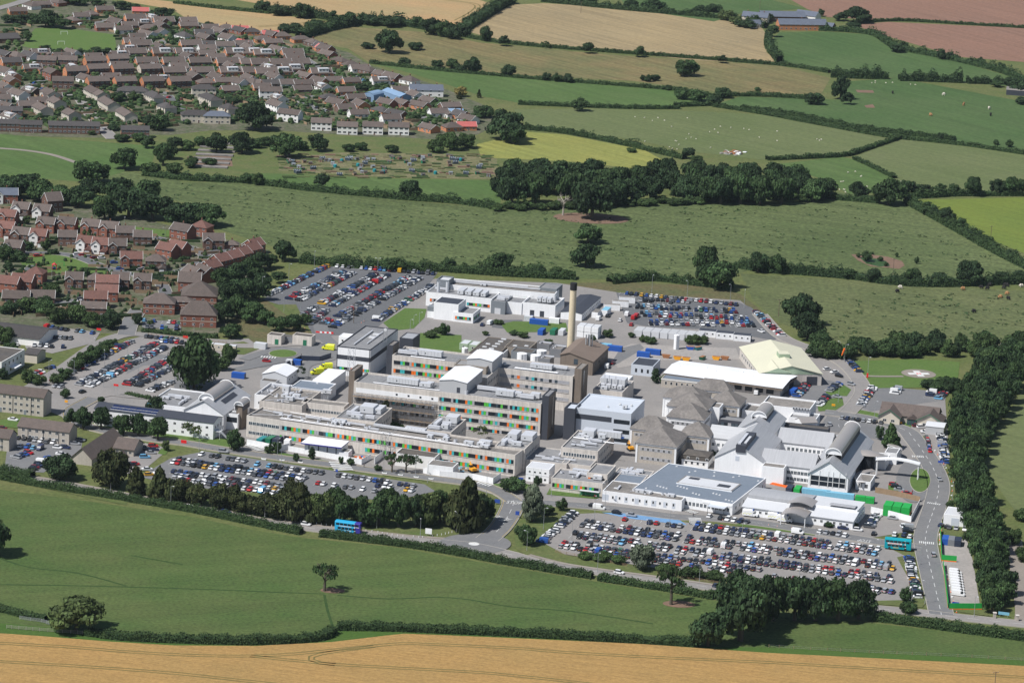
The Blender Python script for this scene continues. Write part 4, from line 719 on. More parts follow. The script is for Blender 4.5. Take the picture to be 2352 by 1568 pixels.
def hipped(name, label, A, B, C, h, rise, wall, roof, ang=AX, over=.6, cat='building', group=None, trim='white_panel'):
    t = start(name, label, A, B, C, h, ang, cat, group); W_, D = t.W, t.D
    part(t.o, 'wall', lambda b: b.box(0, W_, 0, D, 0, h, wall))
    if trim:
        part(t.o, 'fascia', lambda b: b.box(-.25, W_ + .25, -.25, D + .25, h - .7, h + .02, trim))
        for x, y in ((-.15, -.15), (W_ - .6, -.15), (W_ - .6, D - .6), (-.15, D - .6)): part(t.o, 'corner_post', lambda b: b.box(x, x + .75, y, y + .75, 0, h - .71, trim))
    def r(b):
        o = over; m_ = min(W_, D) / 2; e = [(-o, -o), (W_ + o, -o), (W_ + o, D + o), (-o, D + o)]; z0 = h + .06
        if W_ >= D: r0, r1 = (m_, D / 2), (W_ - m_, D / 2)
        else: r0, r1 = (W_ / 2, m_), (W_ / 2, D - m_)
        R0, R1 = (*r0, h + rise), (*r1, h + rise); E = [(x, y, z0) for x, y in e]
        if W_ >= D: F = [(E[0], E[1], R1, R0), (E[1], E[2], R1), (E[2], E[3], R0, R1), (E[3], E[0], R0)]
        else: F = [(E[0], E[1], R0), (E[1], E[2], R1, R0), (E[2], E[3], R1), (E[3], E[0], R0, R1)]
        for f in F: b.face(f, roof)
        b.face([(x, y, z0 - .02) for x, y in e][::-1], roof)
    t.roof = part(t.o, 'roof', r); t.rise = rise; return t
def win_mesh(w, h, style):
    def bd(b):
        if style == 'glass': b.box(-w/2, w/2, -.05, .1, -h/2, h/2, 'glass'); return
        fr = 'frame_white' if style != 'dark' else 'galv_dark'; g = 'glass_blue' if style == 'blue' else 'glass'
        b.box(-w/2, w/2, -.05, .1, -h/2, h/2, fr); f = .09
        n = 2 if w > 1.0 else 1
        for i in range(n): x0 = -w/2 + f + i * (w - f) / n; b.box(x0, x0 + (w - f) / n - f, -.065, 0, -h/2 + f, h/2 - f, g)
    return shared(('window', round(w, 2), round(h, 2), style), bd)
def on_face(t, face, x, z):
    if face == 'f': return (x, 0, z), 0
    if face == 'b': return (t.W - x, t.D, z), math.pi
    if face == 'r': return (t.W, x, z), math.pi / 2
    return (0, t.D - x, z), -math.pi / 2
def wrow(t, face, x0, x1, n, z, w=1.2, h=1.3, style='win', name='window'):
    L = t.W if face in 'fb' else t.D; x0 = x0 if x0 >= 0 else L + x0; x1 = x1 if x1 > 0 else L + x1
    for i in range(n): l, r = on_face(t, face, x0 + (x1 - x0) * (i + .5) / n, z); ob(name, win_mesh(w, h, style), t.o, l, r)
PCOL = ['panel_orange', 'panel_teal', 'panel_green', 'panel_grey', 'glass', 'glass', 'glass', 'glass']
def panel(m, w, h): return shared(('window_panel', m, round(w, 2), round(h, 2)), lambda b: b.box(-w/2, w/2, -.09, .05, -h/2, h/2, m))
def band(t, face, x0, x1, z, h=1.75, pw=1.05, seq=None, seed=1, dark='glass'):
    L = t.W if face in 'fb' else t.D; x1 = x1 if x1 > 0 else L + x1; l, r = on_face(t, face, (x0 + x1) / 2, z); hw = (x1 - x0) / 2
    part(t.o, 'window_band', lambda b: b.box(-hw, hw, -.04, .1, -h/2, h/2, dark), l, r)
    l, r = on_face(t, face, (x0 + x1) / 2, z - h/2 - .1); part(t.o, 'sill', lambda b: b.box(-hw, hw, -.18, .1, -.08, .08, 'concrete'), l, r)
    rnd = random.Random(seed); n = int((x1 - x0) / pw); seq = seq or ['panel_orange', 'panel_teal', 'panel_green', 'panel_grey', 'panel_orange', 'glass', 'glass', 'glass_blue', 'panel_teal', 'panel_green', 'glass', 'glass', 'panel_grey', 'panel_orange', 'panel_teal', 'glass', 'glass', 'panel_green', 'panel_orange', 'panel_teal', 'panel_green', 'panel_grey', 'glass', 'glass']
    k = rnd.randrange(len(seq))
    for i in range(n):
        m = seq[(i + k) % len(seq)] if rnd.random() < .85 else rnd.choice(PCOL)
        if m == 'glass' and rnd.random() < .4: continue
        l, r = on_face(t, face, x0 + (i + .5) * (x1 - x0) / n, z); ob('window_panel', panel(m, (x1 - x0) / n * .93, h - .08), t.o, l, r)
def units(t, data, m='duct'):
    """rooftop plant: (kind, x, y, lx, ly, lz) on roof level"""
    z = t.h - .45
    for d in data:
        k, x, y, lx, ly, lz = d[:6]
        if k == 'u':
            def bd(b):
                b.box(0, lx, 0, ly, .35, lz, 'pale_sheet', 'duct'); b.box(.2, lx - .2, .2, ly - .2, 0, .36, 'galv_dark')
                n = max(2, int(max(lx, ly) / 1.4))
                for i in range(1, n):
                    if lx > ly: b.box(lx * i / n - .03, lx * i / n + .03, -.03, .05, .4, lz - .05, 'galv_dark')
                    else: b.box(lx - .05, lx + .03, ly * i / n - .03, ly * i / n + .03, .4, lz - .05, 'galv_dark')
                b.box(lx * .3, lx * .3 + .5, -.04, .1, lz * .45, lz * .45 + .5, 'glass')
            part(t.o, 'air_handling_unit', bd, (x, y, z))
        elif k == 'd':
            def bd(b):
                b.box(0, lx, 0, ly, .4, .4 + lz, 'duct')
                n = max(1, int(max(lx, ly) / 3))
                for i in range(n + 1): q = i / n; xx, yy = (lx * q, ly / 2) if lx > ly else (lx / 2, ly * q); b.box(xx - .08, xx + .08, yy - .08, yy + .08, 0, .41, 'galv_dark')
            part(t.o, 'duct', bd, (x, y, z))
        elif k == 'f': part(t.o, 'fan', lambda b: (b.tube((0, 0, 0), (0, 0, lz), lx / 2, 'duct', 10), b.tube((0, 0, lz), (0, 0, lz + .05), lx * .35, 'galv_dark', 10)), (x, y, z))
        elif k == 's': part(t.o, 'skylight', lambda b: (b.box(0, lx, 0, ly, 0, .3, 'frame_white'), b.box(.12, lx - .12, .12, ly - .12, .2, lz, 'pale_sheet')), (x, y, z))
        elif k == 'r':
            def bd(b):
                for s in (.5, 1.0):
                    b.tube((0, 0, s), (lx, 0, s), .04, 'galv', 4); b.tube((0, ly, s), (lx, ly, s), .04, 'galv', 4); b.tube((0, 0, s), (0, ly, s), .04, 'galv', 4); b.tube((lx, 0, s), (lx, ly, s), .04, 'galv', 4)
                nx, ny = max(1, int(lx / 2)), max(1, int(ly / 2))
                for i in range(nx + 1): b.tube((lx * i / nx, 0, 0), (lx * i / nx, 0, 1), .04, 'galv', 4); b.tube((lx * i / nx, ly, 0), (lx * i / nx, ly, 1), .04, 'galv', 4)
                for i in range(1, ny): b.tube((0, ly * i / ny, 0), (0, ly * i / ny, 1), .04, 'galv', 4); b.tube((lx, ly * i / ny, 0), (lx, ly * i / ny, 1), .04, 'galv', 4)
            part(t.o, 'railing', bd, (x, y, z))
        elif k == 'p': part(t.o, 'pipe', lambda b: (b.tube((0, 0, .4), (lx, ly, .4), lz, 'duct', 6), [b.box(lx*q-.06, lx*q+.06, ly*q-.06, ly*q+.06, 0, .4, 'galv_dark') for q in (0, .33, .66, 1)]), (x, y, z))
def clutter(t, x0, x1, y0, y1, n, seed):
    r = random.Random(seed); x1 = x1 if x1 > 0 else t.W + x1; y1 = y1 if y1 > 0 else t.D + y1; L = []
    for i in range(n):
        k = r.choice('uddffsp'); x, y = r.uniform(x0, x1 - 3), r.uniform(y0, max(y0 + .1, y1 - 3))
        if k == 'u': L.append((k, x, y, r.uniform(2, 4), r.uniform(1.5, 2.4), r.uniform(1.2, 2)))
        elif k == 'd': a = r.random() < .5; L.append((k, x, y, r.uniform(3, 7) if a else .7, .7 if a else r.uniform(2.5, 5), .6))
        elif k == 'f': L.append((k, x, y, r.uniform(.8, 1.4), 1, r.uniform(.7, 1.2)))
        elif k == 's': L.append((k, x, y, 1.5, 1.0, .5))
        else: L.append((k, x, y, r.uniform(-5, 5), r.uniform(0, 3), .12))
    units(t, L)
def door(t, face, x, w=1.2, h=2.1, m='grey_clad'):
    l, r = on_face(t, face, x, 0); ob('door', shared(('door', w, h, m), lambda b: (b.box(-w/2 - .08, w/2 + .08, -.04, .05, 0, h + .08, 'frame_white'), b.box(-w/2, w/2, -.07, .05, 0.02, h, m))), t.o, l, r)
def vault(t, x, y0, y1, r, z, end='white_panel', skirt=.4):
    n = 12
    def bd(b):
        pr = [(x + r * math.cos(math.pi * i / n), z + r * .8 * math.sin(math.pi * i / n)) for i in range(n + 1)]
        for i in range(n): b.face([(pr[i][0], y0, pr[i][1]), (pr[i + 1][0], y0, pr[i + 1][1]), (pr[i + 1][0], y1, pr[i + 1][1]), (pr[i][0], y1, pr[i][1])][::-1], 'vault')
    part(t.o, 'vault_roof', bd, smooth=True)
    def en(b):
        for yy in (y0 + .5, y1 - .5): b.extr([(x + (r - .15) * math.cos(math.pi * i / n), z + (r - .15) * .8 * math.sin(math.pi * i / n)) for i in range(n + 1)], yy - .1, yy + .1, end, 'y')
        b.box(x - r, x - r + .2, y0 + .3, y1 - .3, z - 2.2, z, end); b.box(x + r - .2, x + r, y0 + .3, y1 - .3, z - 2.2, z, 'slate_clad')
    part(t.o, 'vault_end', en)
    def rim(b):
        for yy in (y0, y1):
            for i in range(n):
                a0, a1 = math.pi * i / n, math.pi * (i + 1) / n; b.tube((x + r * math.cos(a0), yy, z + r * .8 * math.sin(a0)), (x + r * math.cos(a1), yy, z + r * .8 * math.sin(a1)), .22, 'white_panel', 5)
    part(t.o, 'vault_rim', rim)

# ---- main ward block (front)
wa = flat('ward_block', 'tall front ward block with three orange, green and teal window bands', (813,876), (1243,927), 18, 16, 'concrete', 'roof_felt', None, .9)
XS = wa.W * .455
for i, z in enumerate((12.8, 8.95, 5.1)): band(wa, 'f', XS + .5, -1.0, z, 1.75, 1.05, None, 3 + i)
band(wa, 'f', XS + .5, -1.0, 1.4, 1.5, 1.05, ['glass', 'glass', 'glass', 'panel_grey', 'glass', 'panel_green'], 9)
part(wa.o, 'boarded_strip', lambda b: b.box(1, XS, -.06, .1, 11.4, 13.5, 'white_panel'))
for i in range(4): part(wa.o, 'window', lambda b: b.box(XS * (.5 + i * .14), XS * (.5 + i * .14) + .9, -.1, 0, 12.1, 12.9, 'glass'))
for z, h_ in ((8.7, 2.0), (4.9, 2.0), (1.3, 1.8)): part(wa.o, 'dark_opening', lambda b: b.box(1, XS, -.05, .1, z - h_/2, z + h_/2, 'concrete_dark'))
for j, z in enumerate((8.7, 4.9)):
    rr = random.Random(j)
    for i in range(26):
        if rr.random() < .7: m_ = rr.choice(['white_panel', 'white_panel', 'glass_blue', 'panel_grey', 'panel_green', 'panel_teal', 'glass']); l, r = on_face(wa, 'f', 2 + i * (XS - 3) / 26, z); ob('window_panel', panel(m_, 1.15, 1.5), wa.o, l, r)
units(wa, [('u', 13, 6, 14, 3.2, 2.6), ('u', 28, 5, 5, 3, 2), ('r', 10, 3, 24, 9, 1), ('d', 26, 9, 7, 1, 1), ('p', 8, 2.5, 30, 0, .15), ('u', 62, 6, 8, 3.2, 2.6), ('d', 52, 12, 13, 1.4, 1.4), ('u', 70, 7, 3, 3, 2.2), ('d', 73, 6, 6, 1.6, 1.6), ('r', 60, 3, 20, 8, 1), ('u', 77, 8, 4, 3, 2.4), ('f', 50, 2.5, 1.4, 1, 1.6), ('u', 30, 9, 3, 2.4, 1.6), ('d', 20, 10, 1, 4, .8)])
tw = flat('stair_tower', 'dark slate-clad stair tower at the end of the front ward block', (1245.6,908), (1261,910), (1277,894.5), 19.5, 'slate_clad', 'roof_felt', AX, .4, side='brown_clad'); tw.o['category'] = 'tower'
part(tw.o, 'window_strip', lambda b: b.box(tw.W - .05, tw.W + .06, tw.D * .55, tw.D * .72, 3, 18, 'glass'))
tl = flat('stair_tower', 'brown stair tower wrapped in scaffold at the left of the ward block', (802,850.5), (814.5,852), (839,838), 19.5, 'brown_clad', 'roof_worn', AX, .4); tl.o['category'] = 'tower'
# ---- rear ward block
wb = flat('ward_block', 'rear ward block with two visible colourful window bands and grey end windows', (901,815), (1316,864.5), 18, 16, 'concrete', 'roof_felt', None, .9)
XC = wb.W * .375
for i, z in enumerate((12.8, 8.95)): band(wb, 'f', .8, XC, z, 1.75, 1.05, None, 21 + i)
for z in (12.8, 8.95, 5.1): band(wb, 'f', wb.W * .6, -1.5, z, 1.5, 1.3, ['panel_grey', 'panel_grey', 'glass', 'panel_grey', 'glass_blue'], 31, 'panel_grey')
units(wb, [('u', 5, 6, 4, 3, 1.8), ('u', 10, 6, 11, 3.4, 2.6), ('r', 8, 3, 20, 7, 1), ('d', 1, 5, 9, 1.8, 1.4), ('p', 8, 2, 16, 0, .2), ('u', 62, 7, 10, 3.2, 2.2), ('p', 56, 3, 20, 0, .2), ('p', 56, 4, 20, 0, .2), ('r', 54, 2.5, 24, 6, 1), ('d', 66, 11, 12, 2, .9), ('f', 50, 8, 1.5, 1, 1)])
t = flat('stair_tower', 'brown concrete stair tower at the right end of the rear ward block', (1320,846), (1336.5,848), (1352.5,834), 19.5, 'brown_clad', 'roof_worn', AX, .4); t.o['category'] = 'tower'; part(t.o, 'window_strip', lambda b: b.box(t.W - .05, t.W + .06, t.D * .3, t.D * .45, 2, 18, 'glass'))
t = flat('stair_tower', 'narrow dark slate tower between the theatre block and rear ward', (889,792), (903,793.5), (922,783), 19.5, 'slate_clad', 'roof_worn', AX, .4, side='brown_clad'); t.o['category'] = 'tower'
# ---- core and rooftop plant rooms
co = flat('core_block', 'concrete core block linking the two ward blocks', (1044,835.5), (1119,842), 9, 19, 'concrete_dark', 'roof_felt', AX, .4)
co2 = flat('link_wing', 'concrete link wing with shaded windows between the wards', (1072,862), (1118,868), 20, 16, 'concrete', 'roof_felt', AX, .4); wrow(co2, 'r', 1, -1, 7, 13, 1.2, 1.4); wrow(co2, 'r', 1, -1, 7, 9, 1.2, 1.4)
def shed_on_roof(label, A, B, C, h, z0, rise):
    t = start('plant_room', label, A, B, C, h, AX, 'plant room')
    part(t.o, 'wall', lambda b: b.extr([(0, z0), (0, h), (t.W / 2, h + rise), (t.W, h), (t.W, z0)], 0, t.D, 'grey_sheet', 'y'))
    part(t.o, 'roof', lambda b: b.extr([(-.3, h + .02), (t.W / 2, h + rise + .04), (t.W + .3, h + .02), (t.W + .3, h + .2), (t.W / 2, h + rise + .2), (-.3, h + .2)], -.3, t.D + .3, 'white_roof', 'y'))
    part(t.o, 'door', lambda b: b.box(t.W * .64, t.W * .76, -.06, .1, z0 + .5, z0 + 2.8, 'slate_clad')); return t
shed_on_roof('white-roofed metal plant room on top of the front ward', (1009.5,872.8), (1072.5,880), 25, 20, 14.9, .9)
shed_on_roof('white-roofed metal plant room on the rear ward roof', (1073,824), (1129,832), 17, 21, 14.9, .9)
# ---- front low wing and cross wings
fw = flat('front_wing', 'long two-storey front wing with two colourful window bands', (566.5,953.5), (1183.5,1044.5), 16, 9.4, 'concrete', 'roof_worn', None, .8)
f1 = fw.W * .125
for z in (6.3, 2.2): wrow(fw, 'f', 1, f1, 8, z, 1.7, 1.4, 'blue')
band(fw, 'f', f1 + .3, -.6, 6.3, 1.75, 1.05, None, 41); band(fw, 'f', f1 + .3, fw.W * .29, 2.2, 1.75, 1.05, None, 42); band(fw, 'f', fw.W * .45, -.6, 2.2, 1.75, 1.05, None, 43)
units(fw, [('d', 53, 12, 34, 1.1, .9), ('d', 86, 9, 1.1, 4, .9), ('u', 67, 12.5, 9, 2.4, 1.8), ('d', 30, 10, 20, .8, .6), ('u', 36, 8, 2, 1, 1), ('u', 39, 8, 2, 1, 1), ('u', 42, 8, 2, 1, 1), ('p', 14, 3, 90, .5, .12), ('p', 14, 4.5, 90, .3, .1), ('p', 1, 3, 14, 6, .12), ('p', 2, 12, 22, -4, .12), ('p', 30, 4, 0, 9, .12), ('p', 14, 14, 24, -1, .1), ('u', 96, 6, 4, 2, 1.4), ('u', 102, 8, 5, 3, 2), ('f', 92, 7, 1.6, 1, 1.2), ('f', 21, 9, 1, 1, .8), ('s', 11, 8, 2, 1.2, .5), ('r', 52, 5, 12, 6, 1)]); clutter(fw, 4, 110, 4, 13, 26, 5)
lb = flat('rear_left_wing', 'worn flat-roofed two-storey block left of the scaffold', (596,920), (690,934), 26, 9.4, 'concrete', 'roof_worn', AX, .6); clutter(lb, 2, -1, 2, -2, 26, 6)
units(lb, [('p', 2, 2, 15, 12, .15), ('p', 6, 2, 11, 14, .15), ('u', 4, 18, 3, 3, 3)])
cy = flat('courtyard_wing', 'two-storey courtyard wing with dark window row', (692,922), (790,934), 7, 9.4, 'concrete', 'roof_worn', AX, .6); wrow(cy, 'f', 1, -1, 14, 6.2, 1.1, 1.3, 'blue'); wrow(cy, 'f', 1, -1, 14, 2.2, 1.1, 1.3, 'blue')
c1 = flat('cross_wing', 'cross wing below the scaffold carrying white ducts and plant', (770,958), (858,971), 25, 9.7, 'concrete', 'roof_felt', AX, .6); units(c1, [('u', 7, 12, 6, 7, 3.2), ('d', 3, 6, 6, 1.6, 1.6), ('d', 4, 9, 1.4, 8, 1.4), ('u', 13, 13, 3, 8, 2.4), ('d', 12, 4, 4, 1.6, 1.4), ('r', .8, 2, 16, 20, 1), ('u', 6, 3, 5, 2, 1.8), ('d', 14, 20, 1.6, 3, 1.2), ('f', 10, 3, 1.5, 1, 1.5), ('r', 4, 1, 9, 6, 1)]); wrow(c1, 'r', 2, -2, 8, 6, 1.2, 1.4, 'blue')
c2 = flat('cross_wing', 'cross wing with white ducts between two ward courtyards', (975,985), (1034,994.5), 23, 9.7, 'concrete', 'roof_felt', AX, .6); units(c2, [('u', 5, 14, 5, 6, 3), ('d', 2, 6, 1.6, 9, 1.4), ('d', 5, 9, 4, 1.6, 1.5), ('d', 1, 2, 5, 1.5, 1.3), ('u', 6, 4, 3, 3, 2.2), ('r', .8, 1, 9, 20, 1)]); wrow(c2, 'r', 2, -2, 8, 6, 1.2, 1.4, 'blue'); wrow(c2, 'r', 2, -2, 8, 2.2, 1.2, 1.4, 'blue')
c3 = flat('cross_wing', 'end cross wing with plant cabins beside the stair tower', (1137,1023), (1203,1033.5), (1236,996), 9.7, 'concrete', 'roof_felt', AX, .6); units(c3, [('u', 2, 12, 4, 8, 2.8), ('u', 7.5, 13, 5, 8, 2.6), ('d', 1, 6, 5, 1.6, 1.4), ('d', 2, 2, 1.5, 7, 1.5), ('u', 6, 4, 4, 2.4, 1.8), ('p', 1, 1, 10, 8, .15), ('r', .8, 1.5, 11, 20, 1), ('f', 5, 9, 1.6, 1, 1.4)]); wrow(c3, 'r', 2, -2, 9, 6, 1.2, 1.4, 'blue'); wrow(c3, 'r', 2, -2, 9, 2.2, 1.2, 1.4, 'blue')
# ---- theatre block
th = flat('theatre_block', 'large white block with black horizontal band and grey roof', (774,794), (850,803.5), (845.5,748), 13.5, 'white_panel', 'roof_felt', AX, .5, coping='slate_clad')
part(th.o, 'dark_band', lambda b: b.box(-.05, th.W + .05, -.05, th.D * .8, 7.6, 9.6, 'slate_clad')); band(th, 'f', .5, -.5, 3.4, 1.3, 1.0, None, 51); units(th, [('d', 6, 6, .5, 28, .4), ('s', 8, 22, 3, 2, .6), ('s', 8, 28, 3, 2, .6), ('d', 11, 10, .4, 24, .3)])
for x_ in (0.2, th.W - .4): part(th.o, 'downpipe', lambda b: b.tube((x_, -.15, 0), (x_, -.15, 13.3), .12, 'slate_clad', 6))
t = flat('roof_penthouse', 'dark slate penthouse at the back of the theatre block', (918,775), (948,779), (956,765), 15, 'slate_clad', 'steel_roof', AX, .3); flat('annexe', 'small grey annexe beside the dark penthouse', (926,792), (946,795), 6, 11, 'grey_sheet', 'roof_felt', AX, .3)
mst = thing('radio_mast', 'lattice aerial mast on the theatre roof', 'mast', G(880, 788, 13.3)); 
def lat(b, w, h):
    for x, y in ((0, 0), (w, 0), (w, w), (0, w)): b.tube((x, y, 0), (x, y, h), .08, 'galv', 4)
    n = int(h / w)
    for i in range(n):
        z0, z1 = h * i / n, h * (i + 1) / n
        for p, q in (((0, 0), (w, 0)), ((w, 0), (w, w)), ((w, w), (0, w)), ((0, w), (0, 0))): b.tube((*p, z0), (*q, z1), .05, 'galv', 4)
part(mst, 'lattice', lambda b: lat(b, 1.6, 7)); part(mst, 'dish', lambda b: b.tube((.8, -.1, 6.4), (.8, -.35, 6.4), .7, 'white_panel', 12))
# ---- low buildings left of the theatre
t = gable('ambulance_shed', 'white gabled metal shed near the ambulance loop', (603,858), (658,865), (681,846), 5, 1.7, 'pale_sheet', 'white_roof', AX, 'y', .3); wrow(t, 'r', 2, -2, 3, 2.8, 1, 1); part(t.o, 'door', lambda b: b.box(1, 3.5, -.08, .1, 0, 3, 'grey_clad'))
flat('annexe', 'low grey annexe before the white gabled shed', (598,873), (632,878), 5, 3.5, 'grey_sheet', 'roof_dark', AX, .3)
flat('store', 'long white flat-roofed store beside the yellow ambulances', (718,872), (758,877.5), (797,850.5), 6, 'white_panel', 'white_roof', AX, .15)
t = flat('clinic_block', 'low block with smooth blue-grey roof left of the scaffold', (666,889), (748,899), (771,880.5), 5.5, 'white_panel', 'roof_felt_blue', AX, .4); units(t, [('s', 8, 12, 1, 1, .5), ('d', -8, -2, 24, 1, .8), ('u', 16, -3, 4, 2, 2), ('u', 2, -2.5, 2, 1, 1.3), ('u', -2, -2.5, 2, 1, 1.3)])
t = flat('clinic_block', 'white U-shaped parapet block with small dark windows', (584.5,905), (635,911.5), (641,880.5), 6.5, 'white_panel', 'roof_felt', AX, 1.0); wrow(t, 'f', 1, -1, 3, 3, 1.2, 1.1); clutter(t, 1, -1, 2, -1, 6, 8)
for l_, A_, B_ in (('concrete substation with green doors beside the staff car park trees', (614,768), (645.5,772)), ('larger concrete substation with green doors by the red barriers', (672,769), (716,774))):
    t = flat('substation', l_, A_, B_, 6, 4.6, 'concrete', 'roof_dark', AX, .4); part(t.o, 'door', lambda b: b.box(t.W * .55, t.W * .55 + 1.8, -.06, .1, 0, 2.8, 'box_green')); 
flat('link_hut', 'recessed grey hut between the two substations', (646,772), (671,775), 4, 3, 'galv_dark', 'roof_dark', AX, .3)
t = flat('portable_office', 'two-storey white portable office behind the theatre block', (778,772), (808,776), 7, 6, 'white_panel', 'white_roof', AX, .2); wrow(t, 'f', .5, -.5, 2, 4.2, 1, 1)
flat('bus_shelter', 'grey roadside shelter by the ambulance loop', (583,787), (610,790), 3, 2.8, 'pale_sheet', 'pale_sheet', AX, .15, 'shelter')
# ---- rear white unit
W_P = 'white_panel'
t = flat('imaging_unit', 'long white rear building with grey ends behind the chimney', (1008,651), (1275,675), 14, 9, W_P, 'roof_worn', None, .5); band(t, 'f', 8, t.W - 12, 5.2, 1.3, 1.2, None, 61); units(t, [('d', 5, 6, 45, .8, .6), ('u', 20, 4, 3, 2, 1.2), ('d', 3, 10, 40, .5, .4)])
t = flat('imaging_tower', 'grey plant tower on the left end of the rear white building', (1003,641), (1030,645), 9, 11.5, 'grey_clad', 'pale_sheet', AX, .8); flat('imaging_end', 'grey box on the right end of the rear white building', (1237,660), (1276,666.5), 12, 10, 'grey_clad', 'roof_felt', AX, .4)
t = flat('imaging_wing', 'white wing with rooftop chillers facing the staff car park', (979,670), (1128,688), 23, 7, W_P, 'roof_felt', AX, .6); band(t, 'f', 2, 8, 3.2, 1.4, 1, None, 62); band(t, 'f', t.W * .62, -1, 3.2, 1.4, 1, None, 63)
units(t, [('u', 15, 3, 3, 8, 2.2), ('u', 19, 3, 3, 8, 2.2), ('u', 23, 3, 3, 8, 2.2), ('u', 27, 3, 2.4, 7, 2.2), ('f', 5, 4, 1.6, 1, 5), ('f', 9, 6, 1.6, 1, 5), ('r', 1, 2, 9, 16, 1), ('d', 2, 8, 7, 1, 1)])
t = flat('imaging_link', 'grey recessed link of the rear white building', (1128,690), (1160,694), 14, 6.5, 'grey_clad', 'roof_felt', AX, .4); part(t.o, 'door', lambda b: b.box(2, 5, -.06, .1, 0, 3, 'pale_sheet')); units(t, [('d', 2, 3, 4, 2, 1.2), ('d', 1, 8, 6, 1.6, 1)]); flat('imaging_link', 'white recessed link of the rear white building', (1160,692), (1198,697), 12, 6, W_P, 'roof_felt', AX, .4)
t = flat('pavilion', 'white pavilion with dark flat roof at the staff car park corner', (997,693.5), (1052,700.5), (1012,680), 8.5, W_P, 'slate_clad', AX, .3)
t = flat('pavilion_annexe', 'low white pavilion base with grey upper band and coloured windows', (982,703.5), (1041,711.5), 9, 5.6, W_P, 'roof_felt', AX, .4); part(t.o, 'grey_band', lambda b: b.box(-.04, t.W + .04, -.04, 4, 3.4, 5.62, 'grey_clad'))
t = flat('pavilion_annexe', 'white pavilion extension with stepped roof and coloured windows', (1041,716), (1085,722.5), (1108,708), 4.8, W_P, 'roof_felt', AX, .4); band(t, 'f', 1, -1, 2.2, 1.4, 1, None, 65); band(t, 'r', 1, -1, 2.2, 1.4, 1, None, 66)
t = flat('energy_unit', 'white box with chillers sunk in its roof', (1200,693.5), (1272.5,704.5), (1297.5,684), 6.5, W_P, 'roof_felt', AX, 1.0); units(t, [('u', 6, 5, 2, 4, 2.4), ('u', 8.5, 5, 2, 4, 2.4), ('u', 11, 5, 2, 4, 2.4), ('r', 2, 2, 10, 12, 1), ('f', 14, 9, 1.6, 1, 3)])
for x_ in (4, 9): part(t.o, 'door', lambda b: b.box(x_, x_ + 2.2, -.06, .1, 0, 3, 'slate_clad'))
t = gable('ward_cabin', 'long slate-roofed white cabin beside the chimney', (1288,716), (1334,723.5), (1384,683), 3.6, .8, W_P, 'slate_clad', AX, 'y', .2); wrow(t, 'r', 2, -2, 12, 2, 1, 1)
# ---- chimney, boiler house, works
p = G(1310, 806); ch = thing('boiler_chimney', 'tall cream round chimney with black top', 'chimney', p)
part(ch, 'shaft', lambda b: b.tube((0, 0, 0), (0, 0, 29.6), 1.75, 'chimney_cream', 24, 1.5), smooth=False); part(ch, 'cap', lambda b: b.tube((0, 0, 29.6), (0, 0, 33), 1.62, 'soot', 24, 1.62)); part(ch, 'ladder', lambda b: [b.tube((1.72, .2 * s, 2), (1.52, .2 * s, 29), .04, 'galv', 4) for s in (-1, 1)])
t = start('boiler_house', 'brown boiler house with lopsided pitched roof at the chimney foot', (1287,818), (1357,833), 30, 7.5, AX)
t.W = 15.5
prof = [(0, 0), (0, 8.2), (4.2, 9.6), (t.W, 6.6), (t.W, 0)]
part(t.o, 'wall', lambda b: b.extr(prof, 0, t.D, 'brown_clad', 'y')); part(t.o, 'roof', lambda b: b.extr([(-.4, 8.1), (4.2, 9.65), (t.W + .5, 6.5), (t.W + .5, 6.8), (4.2, 9.95), (-.4, 8.4)], -.4, t.D + .4, 'brown_roof', 'y')); part(t.o, 'window', lambda b: b.box(6.5, 8.4, -.06, .1, 4.5, 7.0, 'glass_blue')); wrow(t, 'r', 3, -3, 4, 4, 1.6, 1.6, 'dark')
for i in range(4): part(t.o, 'flue', lambda b: (b.tube((7 + i * .9, 20 + (i % 2), 7), (7 + i * .9, 20 + (i % 2), 14), .35, 'galv', 8)))
t = flat('works_building', 'dark felt-roofed workshop with a row of skylights', (1075,811), (1138,818), (1113,772), 5, 'brown_clad', 'roof_dark', AX, .3); units(t, [('s', 6 + i * .1, 3 + i * 5, 2.6, 1.2, .6) for i in range(7)] + [('s', 2.5, 3 + i * 6, 2.2, 1.1, .6) for i in range(4)])
t = flat('works_building', 'dark felt-roofed workshop with timber fascia', (1158,796), (1214,802), (1180,779), 5, 'concrete_dark', 'roof_dark', AX, .3); units(t, [('s', 3, 4, 2, 1.5, .5), ('s', 8, 6, 2, 1.5, .5)])
flat('works_store', 'blue-grey store building by the white tanks', (1174,806), (1220,813), (1229,801), 5.5, 'grey_clad', 'roof_dark', AX, .4); flat('works_store', 'small store with pale roof beside the workshop', (1136,809), (1155,812), (1173,795), 4, 'white_panel', 'pale_sheet', AX, .15)
for i_, (x_, y_) in enumerate(((1055,788), (1076,791))): t = flat('site_cabin', 'olive green cabin with grey roof, one of a pair by the workshop', (x_, y_), (x_ + 19, y_ + 2.5), 8, 3.2, 'green_wall', 'pale_sheet', AX, .15, 'cabin'); t.o['group'] = 'olive cabins'; wrow(t, 'f', .5, -.5, 1, 1.8, 1, 1)
def tank(x, y, d, h, label, m='white_panel', group=None):
    t = thing('storage_tank', label, 'tank', G(x, y), 0, group); part(t, 'shell', lambda b: b.tube((0, 0, 0), (0, 0, h), d / 2, m, 20)); part(t, 'lid', lambda b: b.tube((0, 0, h), (0, 0, h + .35), d / 2 * .98, m, 20, d * .12)); part(t, 'ladder', lambda b: b.box(-.2, .2, -d / 2 - .12, -d / 2, 0, h, 'galv'))
